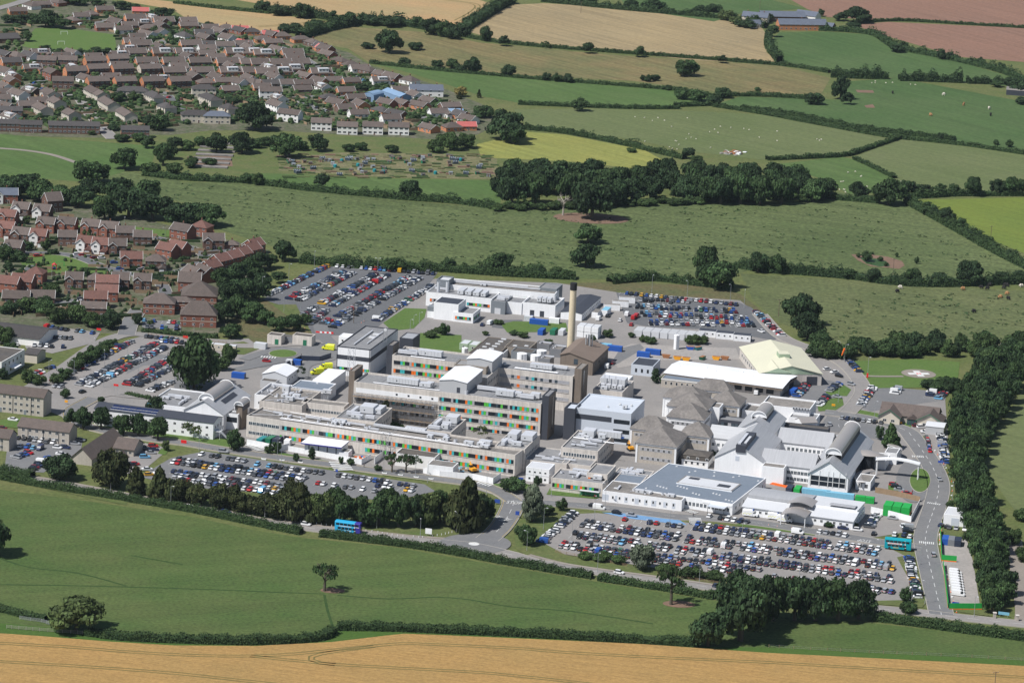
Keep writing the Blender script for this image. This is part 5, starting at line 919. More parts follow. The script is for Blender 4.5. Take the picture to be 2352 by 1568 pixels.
tank(1067.5,815,2.9,3.4,'small white tank beside the felt-roofed workshop'); tank(1553,802,2.6,7.0,'tall white oxygen tank behind the long white roof')
for x_, y_ in ((1198,838), (1229,842), (1243,831)): tank(x_, y_, 4.7, 5.6, 'squat white storage tank behind the rear ward', group='white tanks behind the rear ward')
for (a_, b_, c_, h_, l_) in (((1262,800), (1288,804), 10, 4, 'grey plant hut behind the rear ward tanks'), ((1230,788), (1262,791), 6, 3.2, 'low flat-roofed hut on the service road'), ((1236,822),(1262,826),8,5,'blue-grey plant store beside the tanks')): t = flat('plant_hut', l_, a_, b_, c_, h_, 'galv_dark', 'roof_worn', AX, .3); clutter(t, .5, -.5, .5, -.5, 3, 9)
t = flat('plant_block', 'concrete block with white chillers and a short colour band', (1362,893), (1428,902.5), (1446,873), 8, 'concrete', 'roof_felt', AX, .5); band(t, 'f', 2, -2, 5, 1.4, 1.1, None, 71); units(t, [('u', 2 + i * 2.6, 5, 2, 2.2, 1.8) for i in range(4)] + [('u', 1, 10, 11, 6, 3.4), ('u', 3, 1.5, 3, 2, 1.6), ('f', 5, 9, .4, 1, 5), ('f', 3, 9, .4, 1, 5), ('f', 8, 9, .4, 1, 5)])
flat('store', 'white-roofed metal store beside the brown stair tower', (1378,868), (1440,877), (1462,863), 7, 'pale_sheet', 'white_roof', AX, .15)
t = flat('lab_block', 'grey-walled block with dark roof near the skips', (1450,836), (1500,842), (1512,824), 5, 'pale_clad', 'slate_clad', AX, .4); wrow(t, 'f', 1, -1, 3, 2.4, 1, 1.8, 'dark')
# ---- cream hall, long white roof
t = gable('laundry_hall', 'large hall with pale cream-green sheet roof', (1746,857), (1883,853), (1689,797), 5.5, 3.6, 'concrete', 'cream_roof', 8, 'y', .5); part(t.o, 'gable_panel', lambda b: b.extr([(.3, 5.2), (t.W / 2, 9.0), (t.W - .3, 5.2)], -.08, 0, 'green_wall', 'y')); part(t.roof, 'roof_vent', lambda b: b.box(t.W / 2 - 2.5, t.W / 2 + 2.5, 16, 22, 8.6, 10.6, 'green_wall', 'cream_roof')); part(t.o, 'loading_door', lambda b: b.box(t.W - 7, t.W - 2, -.08, .1, 0, 4.2, 'slate_clad')); part(t.o, 'cross_gable_roof', lambda b: (b.face([(2, -.6, 5.9), (t.W * .28, -.6, 8.2), (t.W * .28, 16, 8.2)], 'cream_roof'), b.face([(t.W * .28, -.6, 8.2), (t.W * .5, -.6, 6.2), (t.W * .28, 16, 8.2)], 'cream_roof'), b.face([(2, -.6, 5.9), (t.W * .5, -.6, 6.2), (t.W * .28, -.6, 8.2)], 'green_wall'))); wrow(t, 'l', 4, -4, 9, 3, 2, 1.6, 'blue')
t = start('white_roof_block', 'long low building with brilliant white roof and brown fascia', (1525,855), (1797,891), (1814,860), 5, None); part(t.o, 'wall', lambda b: b.box(1.5, t.W - 1.5, 2.2, t.D - 1, 0, 4.2, 'concrete')); part(t.o, 'fascia', lambda b: b.box(0, t.W, 0, t.D, 3.7, 4.75, 'brown_clad')); part(t.o, 'roof', lambda b: b.extr([(-.2, 4.7), (t.D / 2, 5.9), (t.D + .2, 4.7), (t.D + .2, 4.9), (t.D / 2, 6.1), (-.2, 4.9)], -.2, t.W + .2, 'white_roof', 'x'))
for i_ in range(9): part(t.roof if hasattr(t, 'roof') else t.o, 'roof_dome', lambda b: b.tube((4 + i_ * 5.8, t.D * .5 + (i_ % 3 - 1) * 2, 5.6), (4 + i_ * 5.8, t.D * .5 + (i_ % 3 - 1) * 2, 6.35), .8, 'white_panel', 10, .4))
l0 = [part(t.o, 'window', lambda b: b.box(3 + i * 5, 6.5 + i * 5, 2.12, 2.3, 1, 3, 'glass')) for i in range(10)]
t = flat('lodge', 'low pebbledashed range with small windows below the white roof', (1519,868), (1612,882), 10, 4.2, 'pebbledash', 'roof_felt_blue', AX, .3); wrow(t, 'f', 1, -1, 7, 2.2, 1, 1.5); part(t.o, 'white_trim', lambda b: b.box(-.1, t.W + .1, -.12, 0, 3.6, 4.0, 'frame_white'))
# ---- hipped nucleus blocks
def hb(label, A, B, C, h, rise, rows=2, wl='pebbledash', sides='fr'):
    t = hipped('hipped_ward', label, A, B, C, h, rise, wl, 'hip_tile')
    for s in sides:
        L = t.W if s == 'f' else t.D
        for k in range(rows): l, r = on_face(t, s, L / 2, 2.2 + k * 3.9); part(t.o, 'window_band', lambda b: b.box(-L * .4, L * .4, -.04, .1, -.7, .7, 'panel_grey'), l, r); wrow(t, s, L * .1, L * .9, max(3, int(L / 2.6)), 2.2 + k * 3.9, 1.1, 1.3)
    return t
hb('nearest hipped tile-roofed ward with white corner posts', (1462,1016), (1552,1028), (1582,998), 8.5, 5.5)
hb('left arm of the nearest hipped ward cross', (1449,983), (1530,994), 12, 8.5, 5); hb('right arm of the nearest hipped ward cross', (1562,997), (1627,1006.5), 13, 8.5, 5); hb('rear arm of the nearest hipped ward cross', (1533,956), (1614,967), 15, 8.5, 5.5, 2, 'white_panel')
hb('front hipped roof of the second ward cross', (1533,931), (1624,941), 17, 10, 5, 2, 'white_panel'); hb('left hipped roof of the second ward cross', (1524,911), (1618,921), 14, 9, 4.5, 2, 'white_panel'); hb('right hipped roof of the second ward cross', (1630,926), (1694,938), (1711.5,915), 8.5, 5); hb('rear hipped roof beside the long white building', (1592,892), (1674,905), (1690,892), 6, 4.5, 1)
flat('stair_block', 'plain white stair block between the hipped wards', (1625,933), (1652.5,937), 8, 9.5, W_P, 'roof_worn', AX, .3); t = flat('link_corridor', 'dark glazed link below the second hipped cross', (1651,962), (1708,970), 7, 5, 'slate_clad', 'roof_felt', AX, .3); band(t, 'f', 1, -1, 2.6, 2.4, 1.4, ['glass_blue', 'glass', 'panel_grey', 'glass_blue'], 72)
t = hipped('mansard_office', 'small office with dark mansard roof and white walls', (1567,1052), (1625,1060), (1640,1046), 3.2, 1.2, 'render_white', 'roof_dark', AX, .2); part(t.o, 'mansard', lambda b: b.box(-.3, t.W + .3, -.3, t.D + .3, 3.0, 4.6, 'roof_dark')); t.roof.location.z = 1.6; wrow(t, 'f', .5, -.5, 4, 1.7, 1, 1.2); [part(t.o, 'dormer', lambda b: (b.box(2 + i * 4, 3.2 + i * 4, -.45, .4, 3.4, 4.4, 'frame_white'), b.box(2.15 + i * 4, 3.05 + i * 4, -.5, 0, 3.55, 4.25, 'glass'))) for i in range(3)]
# ---- new pale grey block
t = flat('new_theatre', 'new pale grey metal block with dark glazing strips', (1320,935), (1449.5,950.5), (1487.5,918), 14, 'pale_clad', 'pale_clad', AX, .8)
part(t.o, 'dark_band', lambda b: b.box(-.04, t.W * .66, -.05, .1, 9.2, 11.4, 'slate_clad'))
for z_ in (9.9, 5.6, 1.9): part(t.o, 'window_band', lambda b: b.box(t.W * .7, t.W * .98, -.05, .1, z_ - .9, z_ + .9, 'glass'))
units(t, [('s', 12, 8, 1, 1, .6), ('s', 16, 14, 1, 1, .6), ('u', 19, 8, 2, 2, 1.5), ('s', 21, 14, 1, 1, .6)]); flat('new_theatre_corner', 'dark slate corner of the new pale grey block', (1296,936), (1321,939), 10, 14, 'slate_clad', 'pale_clad', AX, .8)
t2 = thing('scissor_lift', 'blue lifting platform against the new grey block', 'lift', G(1390, 1002, 8.6), rad(AX)); part(t2, 'platform', lambda b: (b.box(0, 8, 0, 1.6, 0, .3, 'box_blue'), [b.tube((i, 0, .3), (i, 0, 1.4), .05, 'galv', 4) for i in range(9)], b.tube((0, 0, 1.4), (8, 0, 1.4), .06, 'box_blue', 4), b.tube((0, 0, .85), (8, 0, .85), .05, 'box_blue', 4)))
# ---- mid and front small blocks
t = flat('admin_block', 'two-storey concrete block with roof plant beside the bulldozed lane', (1288.5,1026), (1372.5,1037), (1415,997), 8.5, 'concrete', 'roof_felt', AX, .6); wrow(t, 'f', 1, t.W - 1, 12, 5.8, 1.0, 1.5, 'blue'); wrow(t, 'r', 2, -2, 9, 5.6, 1.4, 1.5, 'blue'); wrow(t, 'r', 2, -2, 9, 2, 1.4, 1.5, 'blue'); units(t, [('u', 4, 20, 5, 6, 3), ('u', 11, 20, 3, 2, 2.2), ('u', 10, 23, 10, 3, 2.8), ('d', 6, 9, 7, 1, .8), ('u', 3, 5, 6, 1.2, .8), ('d', 8, 14, 6, 1.2, 1), ('p', 1, 17, 18, -2, .2)]); clutter(t, 2, -2, 3, -3, 8, 15)
t = flat('admin_wing', 'low flat-roofed courtyard range with a white duct', (1205,1054), (1300,1067), 21, 4.8, 'concrete', 'roof_felt', AX, .4); units(t, [('d', 3, 6, 12, .8, .6)]); clutter(t, 1, -1, 2, -2, 9, 16)
flat('admin_wing', 'roof deck range behind the stacked cabins with a fenced plant platform', (1290,1062), (1355,1072), 16, 4.6, 'concrete', 'roof_felt', AX, .4)
t = flat('pathology', 'low block with one bright colour band facing the bus shelter', (1266,1096), (1383,1111.5), 15, 5.6, 'concrete', 'roof_felt', AX, .6); band(t, 'f', .6, -.6, 2.6, 1.7, .95, None, 81); units(t, [('d', 5, 9, 8, 1, .9), ('u', 6, 11, 8, 2, 1.8), ('d', 9, 5, 1, 5, .7), ('d', 13, 10, 4, 2, 1.2)]); clutter(t, 1, -1, 3, -1, 5, 17)
t = flat('pathology_tower', 'upper storey block behind the bus shelter range', (1348.5,1084), (1393,1092), (1416,1068), 7.6, 'concrete', 'roof_felt', AX, .6); band(t, 'f', .5, -.5, 5, 1.2, .95, None, 82); wrow(t, 'r', 1, -1, 6, 5, 1.1, 1.3, 'blue')
t = flat('stacked_cabins', 'white two-storey stack of site cabins with ribbed grey roof', (1208.5,1072), (1260,1080), (1273,1064.5), 6, W_P, 'pale_sheet', AX, .15, 'cabin'); wrow(t, 'f', .5, -.5, 4, 4.3, .9, .8); wrow(t, 'f', .5, -.5, 4, 1.5, 1.0, 1.0); [part(t.o, 'module_joint', lambda b: b.box(t.W * q - .06, t.W * q + .06, -.04, .05, 0, 6, 'pale_sheet')) for q in (.33, .66)]; part(t.o, 'floor_joint', lambda b: b.box(0, t.W, -.05, .05, 2.9, 3.1, 'pale_sheet'))
# ---- emergency department
ed = flat('emergency_department', 'white single-storey strip with small square windows facing the road', (1384,1126), (1566.5,1149), (1411,1103), 4.6, W_P, 'roof_worn', None, .3); [part(ed.o, 'lilac_panel', lambda b: b.box(ed.W * a, ed.W * c, -.04, .1, .8, 3.2, 'pale_clad')) for a, c in ((.0, .08), (.16, .19), (.28, .32), (.41, .46), (.53, .57), (.62, .68), (.77, .81), (.88, .92))]; wrow(ed, 'f', 3, -2, 10, 2.3, .8, 1.2); clutter(ed, 2, -2, 3, 9, 12, 19)
eb = flat('outpatients', 'broad flat blue-grey roofed block around a pale light well', (1454,1121), (1683,1157), (1733.5,1093), 4.8, W_P, 'roof_felt_blue', None, .25)
part(eb.o, 'light_well', lambda b: (b.box(eb.W * .3, eb.W * .86, eb.D * .38, eb.D * .66, 4.4, 5.1, W_P, 'roof_worn'), b.box(eb.W * .3 + .6, eb.W * .86 - .6, eb.D * .38 + .6, eb.D * .66 - .6, 5.0, 5.13, 'pale_sheet'), b.box(eb.W * .36, eb.W * .46, eb.D * .56, eb.D * .62, 5.1, 5.3, 'slate_clad'), b.box(eb.W * .68, eb.W * .8, eb.D * .46, eb.D * .54, 5.1, 5.3, 'slate_clad')))
units(eb, [('s', 4 + (i * 7.3) % 38, 3 + (i * 4.1) % 10, .9, .9, .55) for i in range(18)] + [('s', 4 + (i * 9.1) % 38, eb.D - 3 - (i * 2.7) % 8, .9, .9, .5) for i in range(8)]); wrow(eb, 'f', eb.W * .52, -1, 12, 2.2, 1.2, 1.6, 'blue'); wrow(eb, 'r', 2, -2, 8, 2.2, 1.2, 1.4, 'blue')
part(eb.o, 'entrance_canopy', lambda b: (b.box(eb.W * .78, eb.W * .95, -4, 0, 3.3, 3.6, 'pale_clad'), [b.tube((eb.W * q, -3.8, 0), (eb.W * q, -3.8, 3.3), .1, 'slate_clad', 6) for q in (.785, .86, .945)])); part(eb.o, 'sign_board', lambda b: (b.box(eb.W * .7, eb.W * .775, -.12, 0, 3.4, 4.2, 'white_panel'), b.box(eb.W * .955, eb.W * .995, -.12, 0, 3.4, 4.2, 'white_panel')))
flat('duct_roof', 'low flat roof crowded with ducts behind the emergency strip', (1408,1103), (1470,1112), 14, 4.4, 'concrete', 'roof_felt_blue', AX, .3); t = flat('duct_roof', 'narrow flat roof with white ducts beside the upper storey block', (1410,1086), (1490,1096), 10, 4.2, 'concrete', 'roof_felt', AX, .3); units(t, [('d', 2, 3, 8, 1.2, 1), ('d', 5, 5, 1.2, 4, 1), ('u', 8, 5, 3, 2, 1.6)]); clutter(t, 1, -1, 1, -1, 10, 20)
# ---- white vaulted complex
t = gable('white_range', 'grey ribbed-roof range behind the mansard office', (1628,1003), (1722,1014), 14, 7.5, 3.6, W_P, 'grey_sheet', AX, 'x', .4); wrow(t, 'f', 1, 12, 5, 4.6, 1.2, 1.4, 'blue'); wrow(t, 'f', 1, 12, 5, 1.6, 1.2, 1.4, 'blue')
t = gable('white_gable_hall', 'tall white gabled hall with plant trench along its ridge', (1642,1049), (1751,1066), 38, 7.5, 6, W_P, 'steel_roof', AX, 'y', .4); part(t.o, 'plant_trench', lambda b: (b.box(t.W * .42, t.W * .62, -.5, 22, 10.8, 13.9, 'slate_clad'), b.box(t.W * .44, t.W * .5, 1, 18, 13.9, 14.4, 'duct'), b.box(t.W * .55, t.W * .6, 3, 14, 13.9, 14.3, 'pale_sheet'))); part(t.o, 'window', lambda b: b.box(t.W * .42, t.W * .5, -.07, .1, 7, 9, 'pale_clad'))
flat('white_annexe', 'plain white annexe wall with two downpipes by the orange barrier', (1750,1069), (1801,1075), 6, 7.5, W_P, 'roof_worn', AX, .3)
t = gable('white_range', 'front grey-roofed white range joining the vaulted hall', (1748,1062), (1868,1077), 15, 6.8, 4.2, W_P, 'steel_roof', AX, 'x', .4); wrow(t, 'f', t.W * .5, -1, 7, 4.2, 1.3, 1.5, 'blue'); wrow(t, 'f', t.W * .5, -1, 7, 1.5, 1.3, 1.5, 'blue')
t = gable('white_range', 'rear grey-roofed white range enclosing the courtyard', (1786,1013), (1905,1029), 15, 6.8, 4.2, W_P, 'steel_roof', AX, 'x', .4); wrow(t, 'f', 4, -2, 9, 4.2, 1.2, 1.5, 'blue')
mv = gable('vaulted_hall', 'main white hall with long bronze barrel vault and glazed gable', (1857,1086), (1947,1099), 60, 6.8, 6, W_P, 'steel_roof', AX, 'y', .6); vault(mv, mv.W * .5, 9, 55, 3.4, 13.2)
part(mv.o, 'glazed_front', lambda b: (b.box(.8, mv.W - .8, -.1, .1, 2.2, 6.2, 'glass'), [b.box(mv.W * q - .12, mv.W * q + .12, -.2, 0, 1.9, 8.6, 'frame_white') for q in (.06, .28, .5, .62, .78, .94)], b.box(.8, mv.W - .8, -.18, 0, 4.0, 4.2, 'frame_white'))); part(mv.o, 'side_glazing', lambda b: b.box(mv.W - .05, mv.W + .12, 18, 40, 1, 6, 'glass'))
sv = gable('vaulted_hall', 'smaller white hall with short vault beside the hipped wards', (1692,986), (1773,1001), 27, 8.5, 5, W_P, 'steel_roof', AX, 'y', .5); vault(sv, sv.W * .5, 7, 24, 3.2, 13)
t = flat('white_flat_block', 'white flat-roofed block with tall parapet behind the small vaulted hall', (1749,928), (1858,943), (1872,919.5), 7.5, W_P, 'roof_worn', AX, .8); units(t, [('u', 14 + i * 1.3, -.9, 1, .6, 1) for i in range(6)])
t = flat('white_flat_block', 'low white well between hipped wards and flat block', (1704,941), (1750,947), 13, 6, W_P, 'roof_worn', AX, .9); t = flat('white_flat_block', 'low white block with small sloping roof by the rear car park', (1812,957), (1872,966), 11, 5, W_P, 'roof_felt', AX, .6); wrow(t, 'f', 4, 10, 3, 2.5, 1, 1.2); gable('sloped_lantern', 'small pale pitched lantern by the rear car park', (1842,972), (1880,972), 7, 5.5, 1.5, W_P, 'vault', 20, 'x', .2)
flat('dark_link_roof', 'long dark flat link roof behind the courtyard range', (1800,975), (1900,990), 5, 6, 'slate_clad', 'roof_dark', AX, .2)
cn = thing('entrance_canopy', 'long white arched entrance canopy reaching over the drop-off loop', 'canopy', G(2010, 1090), rad(AX)); 
def cbeam(b):
    n = 10
    for i in range(n):
        x0, x1 = 18.5 * i / n, 18.5 * (i + 1) / n; f = lambda x: 7.2 + 1.0 * math.sin(math.pi * x / 18.5)
        b.face([(x0, -1.6, f(x0)), (x1, -1.6, f(x1)), (x1, 1.6, f(x1)), (x0, 1.6, f(x0))], 'white_roof'); b.face([(x0, -1.6, f(x0) - .5), (x1, -1.6, f(x1) - .5), (x1, -1.6, f(x1)), (x0, -1.6, f(x0))], 'white_panel'); b.face([(x0, 1.6, f(x0) - .5), (x0, 1.6, f(x0)), (x1, 1.6, f(x1)), (x1, 1.6, f(x1) - .5)], 'white_panel'); b.face([(x0, -1.6, f(x0) - .5), (x0, 1.6, f(x0) - .5), (x1, 1.6, f(x1) - .5), (x1, -1.6, f(x1) - .5)], 'pale_sheet')
part(cn, 'beam', cbeam); [part(cn, 'column', lambda b: b.tube((x_, y_, 0), (x_, y_, 7), .22, 'white_panel', 8)) for x_, y_ in ((.5, -1), (.5, 1), (18, -1), (18, 1))]
def arc_canopy(label, ctr, r, a0, a1, h, w):
    t = thing('walkway_canopy', label, 'canopy', G(*ctr)); n = 10
    def bd(b):
        for i in range(n):
            p, q = rad(a0 + (a1 - a0) * i / n), rad(a0 + (a1 - a0) * (i + 1) / n); P = [(math.cos(p) * r, math.sin(p) * r), (math.cos(q) * r, math.sin(q) * r), (math.cos(q) * (r - w), math.sin(q) * (r - w)), (math.cos(p) * (r - w), math.sin(p) * (r - w))]
            for zz in (h, h - .25): b.face([(x, y, zz) for x, y in P], 'vault')
            b.face([(*P[0], h - .25), (*P[1], h - .25), (*P[1], h), (*P[0], h)], 'white_panel'); b.face([(*P[3], h - .25), (*P[2], h - .25), (*P[2], h), (*P[3], h)], 'white_panel')
    part(t, 'roof', bd); [part(t, 'post', lambda b: b.tube((math.cos(rad(a)) * (r - .4), math.sin(rad(a)) * (r - .4), 0), (math.cos(rad(a)) * (r - .4), math.sin(rad(a)) * (r - .4), h - .2), .12, 'white_panel', 6)) for a in [a0 + (a1 - a0) * k / 5 for k in range(6)]]
arc_canopy('curved covered walkway in front of the vaulted hall', (2055,1120), 17, 120, 205, 3.6, 3); arc_canopy('short curved canopy beside the mushroom roof', (2028,1050), 8, -20, 70, 4.2, 2.6)
t = flat('entrance_lobby', 'small flat-roofed white lobby beside the glazed gable', (1966,1103), (2000,1107), (2010,1090), 3.8, W_P, 'roof_worn', AX, .3); wrow(t, 'f', .5, -.5, 2, 1.9, 1.4, 1.8); t = flat('entrance_lobby', 'low flat-roofed lobby under the curved roof', (2008,1055), (2035,1058), 12, 4, W_P, 'roof_felt', AX, .3); flat('side_block', 'white side block by the bicycle racks', (2032,1038), (2060,1042), 9, 5, W_P, 'roof_felt', AX, .3)
mr = thing('mushroom_roof', 'domed bronze roof over the glazed main entrance', 'canopy', G(1990, 1078), rad(AX)); part(mr, 'dome', lambda b: [b.face([(6.5 * math.cos(2 * math.pi * i / 20) * (1 - j * .33), 4.2 * math.sin(2 * math.pi * i / 20) * (1 - j * .33), 7 + 1.4 * (1 - (1 - j * .33) ** 2)) if True else 0 for i, j in ((k, q), (k + 1, q), (k + 1, q + 1), (k, q + 1))], 'vault') for k in range(20) for q in range(3)], smooth=True); part(mr, 'glazing', lambda b: b.tube((0, 0, 0), (0, 0, 7.2), 3.4, 'glass', 14))
# ---- low metal-roofed clinic in front
t = start('ambulatory_clinic', 'low white clinic with stepped metal roofs and curved porch', (1706,1162), (1959,1197), 22, 3.6, None)
part(t.o, 'wall', lambda b: b.box(0, t.W, 0, 21.5, 0, 3.7, W_P)); part(t.o, 'lower_roof', lambda b: b.extr([(-.5, 3.5), (9, 5.0), (9, 5.2), (-.5, 3.72)], -.4, t.W + .4, 'pale_sheet', 'x')); part(t.o, 'clerestory', lambda b: b.box(.3, t.W - .3, 8.5, 20.5, 3.6, 5.9, W_P))
def carc(b, x0, x1):
    n = 8; pr = [(8 + 13.4 * i / n, 5.9 + 1.0 * math.sin(math.pi * (.15 + .85 * i / n))) for i in range(n + 1)]; b.extr(pr + [(21.4, 5.2), (8, 5.2)], x0, x1, 'steel_roof', 'x')
part(t.o, 'upper_roof', lambda b: carc(b, .0, t.W * .56)); part(t.o, 'flat_roof', lambda b: b.box(t.W * .56, t.W, 8.5, 21, 5.9, 6.02, 'pale_sheet')); part(t.o, 'upper_roof', lambda b: b.extr([(8 + 5.5 * i / 8, 6.02 + .9 * math.sin(math.pi * (.25 + .75 * i / 8))) for i in range(9)], t.W * .74, t.W * .97, 'steel_roof', 'x'))
px0, px1 = t.W * .38, t.W * .61
part(t.o, 'porch_roof', lambda b: [b.face([(px0 + (px1 - px0) * i / 10, y0, 4.2 + 1.3 * math.sin(math.pi * i / 10) + dz), (px0 + (px1 - px0) * (i + 1) / 10, y0, 4.2 + 1.3 * math.sin(math.pi * (i + 1) / 10) + dz), (px0 + (px1 - px0) * (i + 1) / 10, y1, 4.2 + 1.3 * math.sin(math.pi * (i + 1) / 10) + dz), (px0 + (px1 - px0) * i / 10, y1, 4.2 + 1.3 * math.sin(math.pi * i / 10) + dz)], 'vault' if dz else 'pale_sheet') for i in range(10) for y0, y1, dz in ((-7, 3, .2), (-7, 3, 0), (3.2, 13, 1.9))], smooth=True)
[part(t.o, 'porch_column', lambda b: b.tube((x_, -6.6, 0), (x_, -6.6, 4.3), .16, 'white_panel', 8)) for x_ in (px0 + .3, px1 - .3)]; wrow(t, 'f', 1, px0 - 1, 6, 2, 1.1, 1.1); wrow(t, 'f', px1 + 1, -1, 6, 2, 1.1, 1.1); wrow(t, 'r', 2, -2, 5, 2, 1.1, 1.1)
# ---- hospice and small right-hand buildings
hs = gable('hospice', 'stone-coloured hospice with tiled roof and green verges', (2022,948), (2150,965), 13, 3.4, 3.6, 'pebbledash', 'tile_brown', AX, 'x', .5)
for k, (x0, x1) in enumerate(((0, 9.5), (hs.W - 8, hs.W + 3))):
    part(hs.o, 'gable_wing_wall', lambda b: b.extr([(x0, 0), (x0, 3.4), ((x0 + x1) / 2, 6.6), (x1, 3.4), (x1, 0)], -5, 6, 'render_cream', 'y')); part(hs.o, 'gable_wing_roof', lambda b: b.extr([(x0 - .5, 3.15), ((x0 + x1) / 2, 6.65), (x1 + .5, 3.15), (x1 + .5, 3.35), ((x0 + x1) / 2, 6.85), (x0 - .5, 3.35)], -5.5, 6.2, 'tile_brown', 'y')); part(hs.o, 'verge_board', lambda b: (b.tube((x0 - .5, -5.6, 3.2), ((x0 + x1) / 2, -5.6, 6.75), .14, 'box_green', 4), b.tube((x1 + .5, -5.6, 3.2), ((x0 + x1) / 2, -5.6, 6.75), .14, 'box_green', 4)))
    for q in (.3, .68): ob('window', win_mesh(1.6, 1.2, 'win'), hs.o, (x0 + (x1 - x0) * q, -5, 1.8))
part(hs.o, 'porch', lambda b: (b.box(12.5, 16.5, -3, 0, 0, 3, 'glass_blue'), b.extr([(12, 2.9), (14.5, 4.6), (17, 2.9)], -3.4, 0, 'tile_brown', 'y'))); [part(hs.o, 'porch_post', lambda b: b.box(x_, x_ + .2, -3.1, -2.9, 0, 3, 'box_green')) for x_ in (12.5, 13.8, 15.1, 16.4)]
gable('garage', 'grey sheet-roofed garage beside the hospice', (2126,978), (2166,986), (2178,972), 3.6, .9, 'grey_sheet', 'pale_sheet', AX, 'x', .2); t = flat('white_store', 'white box store at the tree belt edge', (2168,1180), (2219,1187), (2226,1168), 4.6, W_P, 'pale_sheet', AX, .2); part(t.o, 'door', lambda b: b.box(t.W * .35, t.W * .7, -.06, .1, 0, 3.4, 'pale_clad'))
# ---- left-hand stone flats, bungalow, clinic
def flats(label, A, B, C, h, rows, n):
    t = gable('staff_flats', label, A, B, C, h, 2.6, 'pebbledash', 'tile_brown', AX, 'x', .4)
    for k in range(rows): wrow(t, 'f', 1, -1, n, 1.7 + k * 2.7, 1.3, 1.3); 
    for q in (.3, .7): door(t, 'f', t.W * q)
    for q in (.2, .5, .8): part(t.o, 'downpipe', lambda b: b.tube((t.W * q, -.12, 0), (t.W * q, -.12, h), .09, 'slate_clad', 5))
flats('three-storey pebbledashed staff flats with mossy tiled roof', (-40,897), (97.5,915), 9, 8.4, 3, 10); flats('two-storey pebbledashed staff house with red cars in front', (41,978), (156.5,993.5), 9, 5.6, 2, 7); flats('pebbledashed staff house at the end of the lawn car park', (-60,997), (17.5,1009), 8, 5.6, 2, 3)
t = gable('bungalow', 'long tiled bungalow wing with white bargeboards by the cedar', (165,1048), (210,1054), 34, 3, 4, 'pebbledash', 'tile_brown', AX, 'y', .5); t = gable('bungalow', 'tiled bungalow wing with stone gable beside parked cars', (262,1027), (306,1033), 11, 3, 3, 'pebbledash', 'tile_brown', AX, 'x', .5); wrow(t, 'f', .5, -.5, 4, 1.6, 1.2, 1.2); t = gable('bungalow', 'small bungalow porch gable half hidden by the evergreen', (250,1058), (275,1062), 9, 3, 2.4, 'pebbledash', 'tile_brown', AX, 'y', .4)
cl = gable('white_clinic', 'long white two-storey clinic wing with slate roof and solar panels', (217,938), (490,972), 11, 7.2, 1.5, W_P, 'slate_clad', None, 'x', .3); wrow(cl, 'f', 2, -1, 14, 5.2, 1.2, 1.1); wrow(cl, 'f', 2, -1, 14, 1.9, 1.2, 1.1); wrow(cl, 'r', 1, -1, 3, 5, 1, 1.4)
for i_ in range(8): part(cl.roof, 'solar_panel', lambda b: b.face([(7 + i_ * 2.6, .9, 7.7), (9.4 + i_ * 2.6, .9, 7.7), (9.4 + i_ * 2.6, 4.6, 8.75), (7 + i_ * 2.6, 4.6, 8.75)], 'solar')); part(cl.roof, 'panel_rail', lambda b: (b.box(6.9 + i_ * 2.6, 9.5 + i_ * 2.6, .7, .85, 7.6, 7.72, 'frame_white'), b.box(6.9 + i_ * 2.6, 9.5 + i_ * 2.6, 2.6, 2.75, 8.1, 8.25, 'frame_white')))
st = thing('fire_stair', 'white outside stair at the end of the clinic wing', 'stair', cl.o.location + Vector((math.cos(cl.o.rotation_euler.z) * (cl.W + .2), math.sin(cl.o.rotation_euler.z) * (cl.W + .2), 0)), cl.o.rotation_euler.z); part(st, 'landing', lambda b: (b.box(0, 2.5, 1, 5, 3.4, 3.6, 'pale_sheet'), [b.tube((x, y, 0), (x, y, 4.6), .07, 'frame_white', 4) for x in (.1, 2.4) for y in (1, 3, 5)])); part(st, 'flight', lambda b: [b.box(2.5 + i * .3, 2.8 + i * .3, 1, 2.4, 3.4 - i * .25, 3.55 - i * .25, 'pale_sheet') for i in range(13)])
t = flat('clinic_flat_block', 'white block with dark felt roof and teal corner behind the clinic wing', (338,925), (427,937), (459,898.5), 7.5, W_P, 'roof_felt', AX, .6); part(t.o, 'teal_corner', lambda b: b.box(-.06, 3.6, -.06, 4, 3.5, 7.54, 'box_sky')); units(t, [('d', 4, 14, 10, 1.2, 1), ('u', 3, 10, 3, 2, 1.2), ('d', 8, 12, 3, 2, 1.2), ('u', 12, 9, 2, 2, .8), ('d', 13, 3, .6, 10, .8)]); wrow(t, 'f', 9, -1, 4, 3, 1.3, 1.1)
t = gable('vaulted_clinic', 'white clinic hall with pale barrel vault and dark roof light', (422,941), (511,953.5), (576,909), 7.5, 5, W_P, 'steel_roof', AX, 'y', .5); vault(t, t.W * .46, 5, 30, 3.4, 11.6); part(t.roof, 'roof_light', lambda b: b.face([(t.W * .72, 10, 10.6), (t.W * .84, 10, 9.4), (t.W * .84, 26, 9.4), (t.W * .72, 26, 10.6)], 'slate_clad')); wrow(t, 'r', 3, -3, 8, 4, 1.4, 1.6, 'blue')
t = flat('stone_tower', 'brown brick tower with small barrel roof beside the vaulted clinic', (543,930), (556,932), 7, 10.5, 'brown_clad', 'roof_felt', AX, .3); vault(t, t.W / 2, -1, 8, t.W * .75, 10.6); t = flat('glazed_link', 'dark glazed link between the vaulted clinic and front wing', (514,948), (546,952), 5, 7, W_P, 'roof_felt', AX, .3); part(t.o, 'window_band', lambda b: b.box(.3, t.W - .3, -.06, .1, 3.4, 5.6, 'glass'))
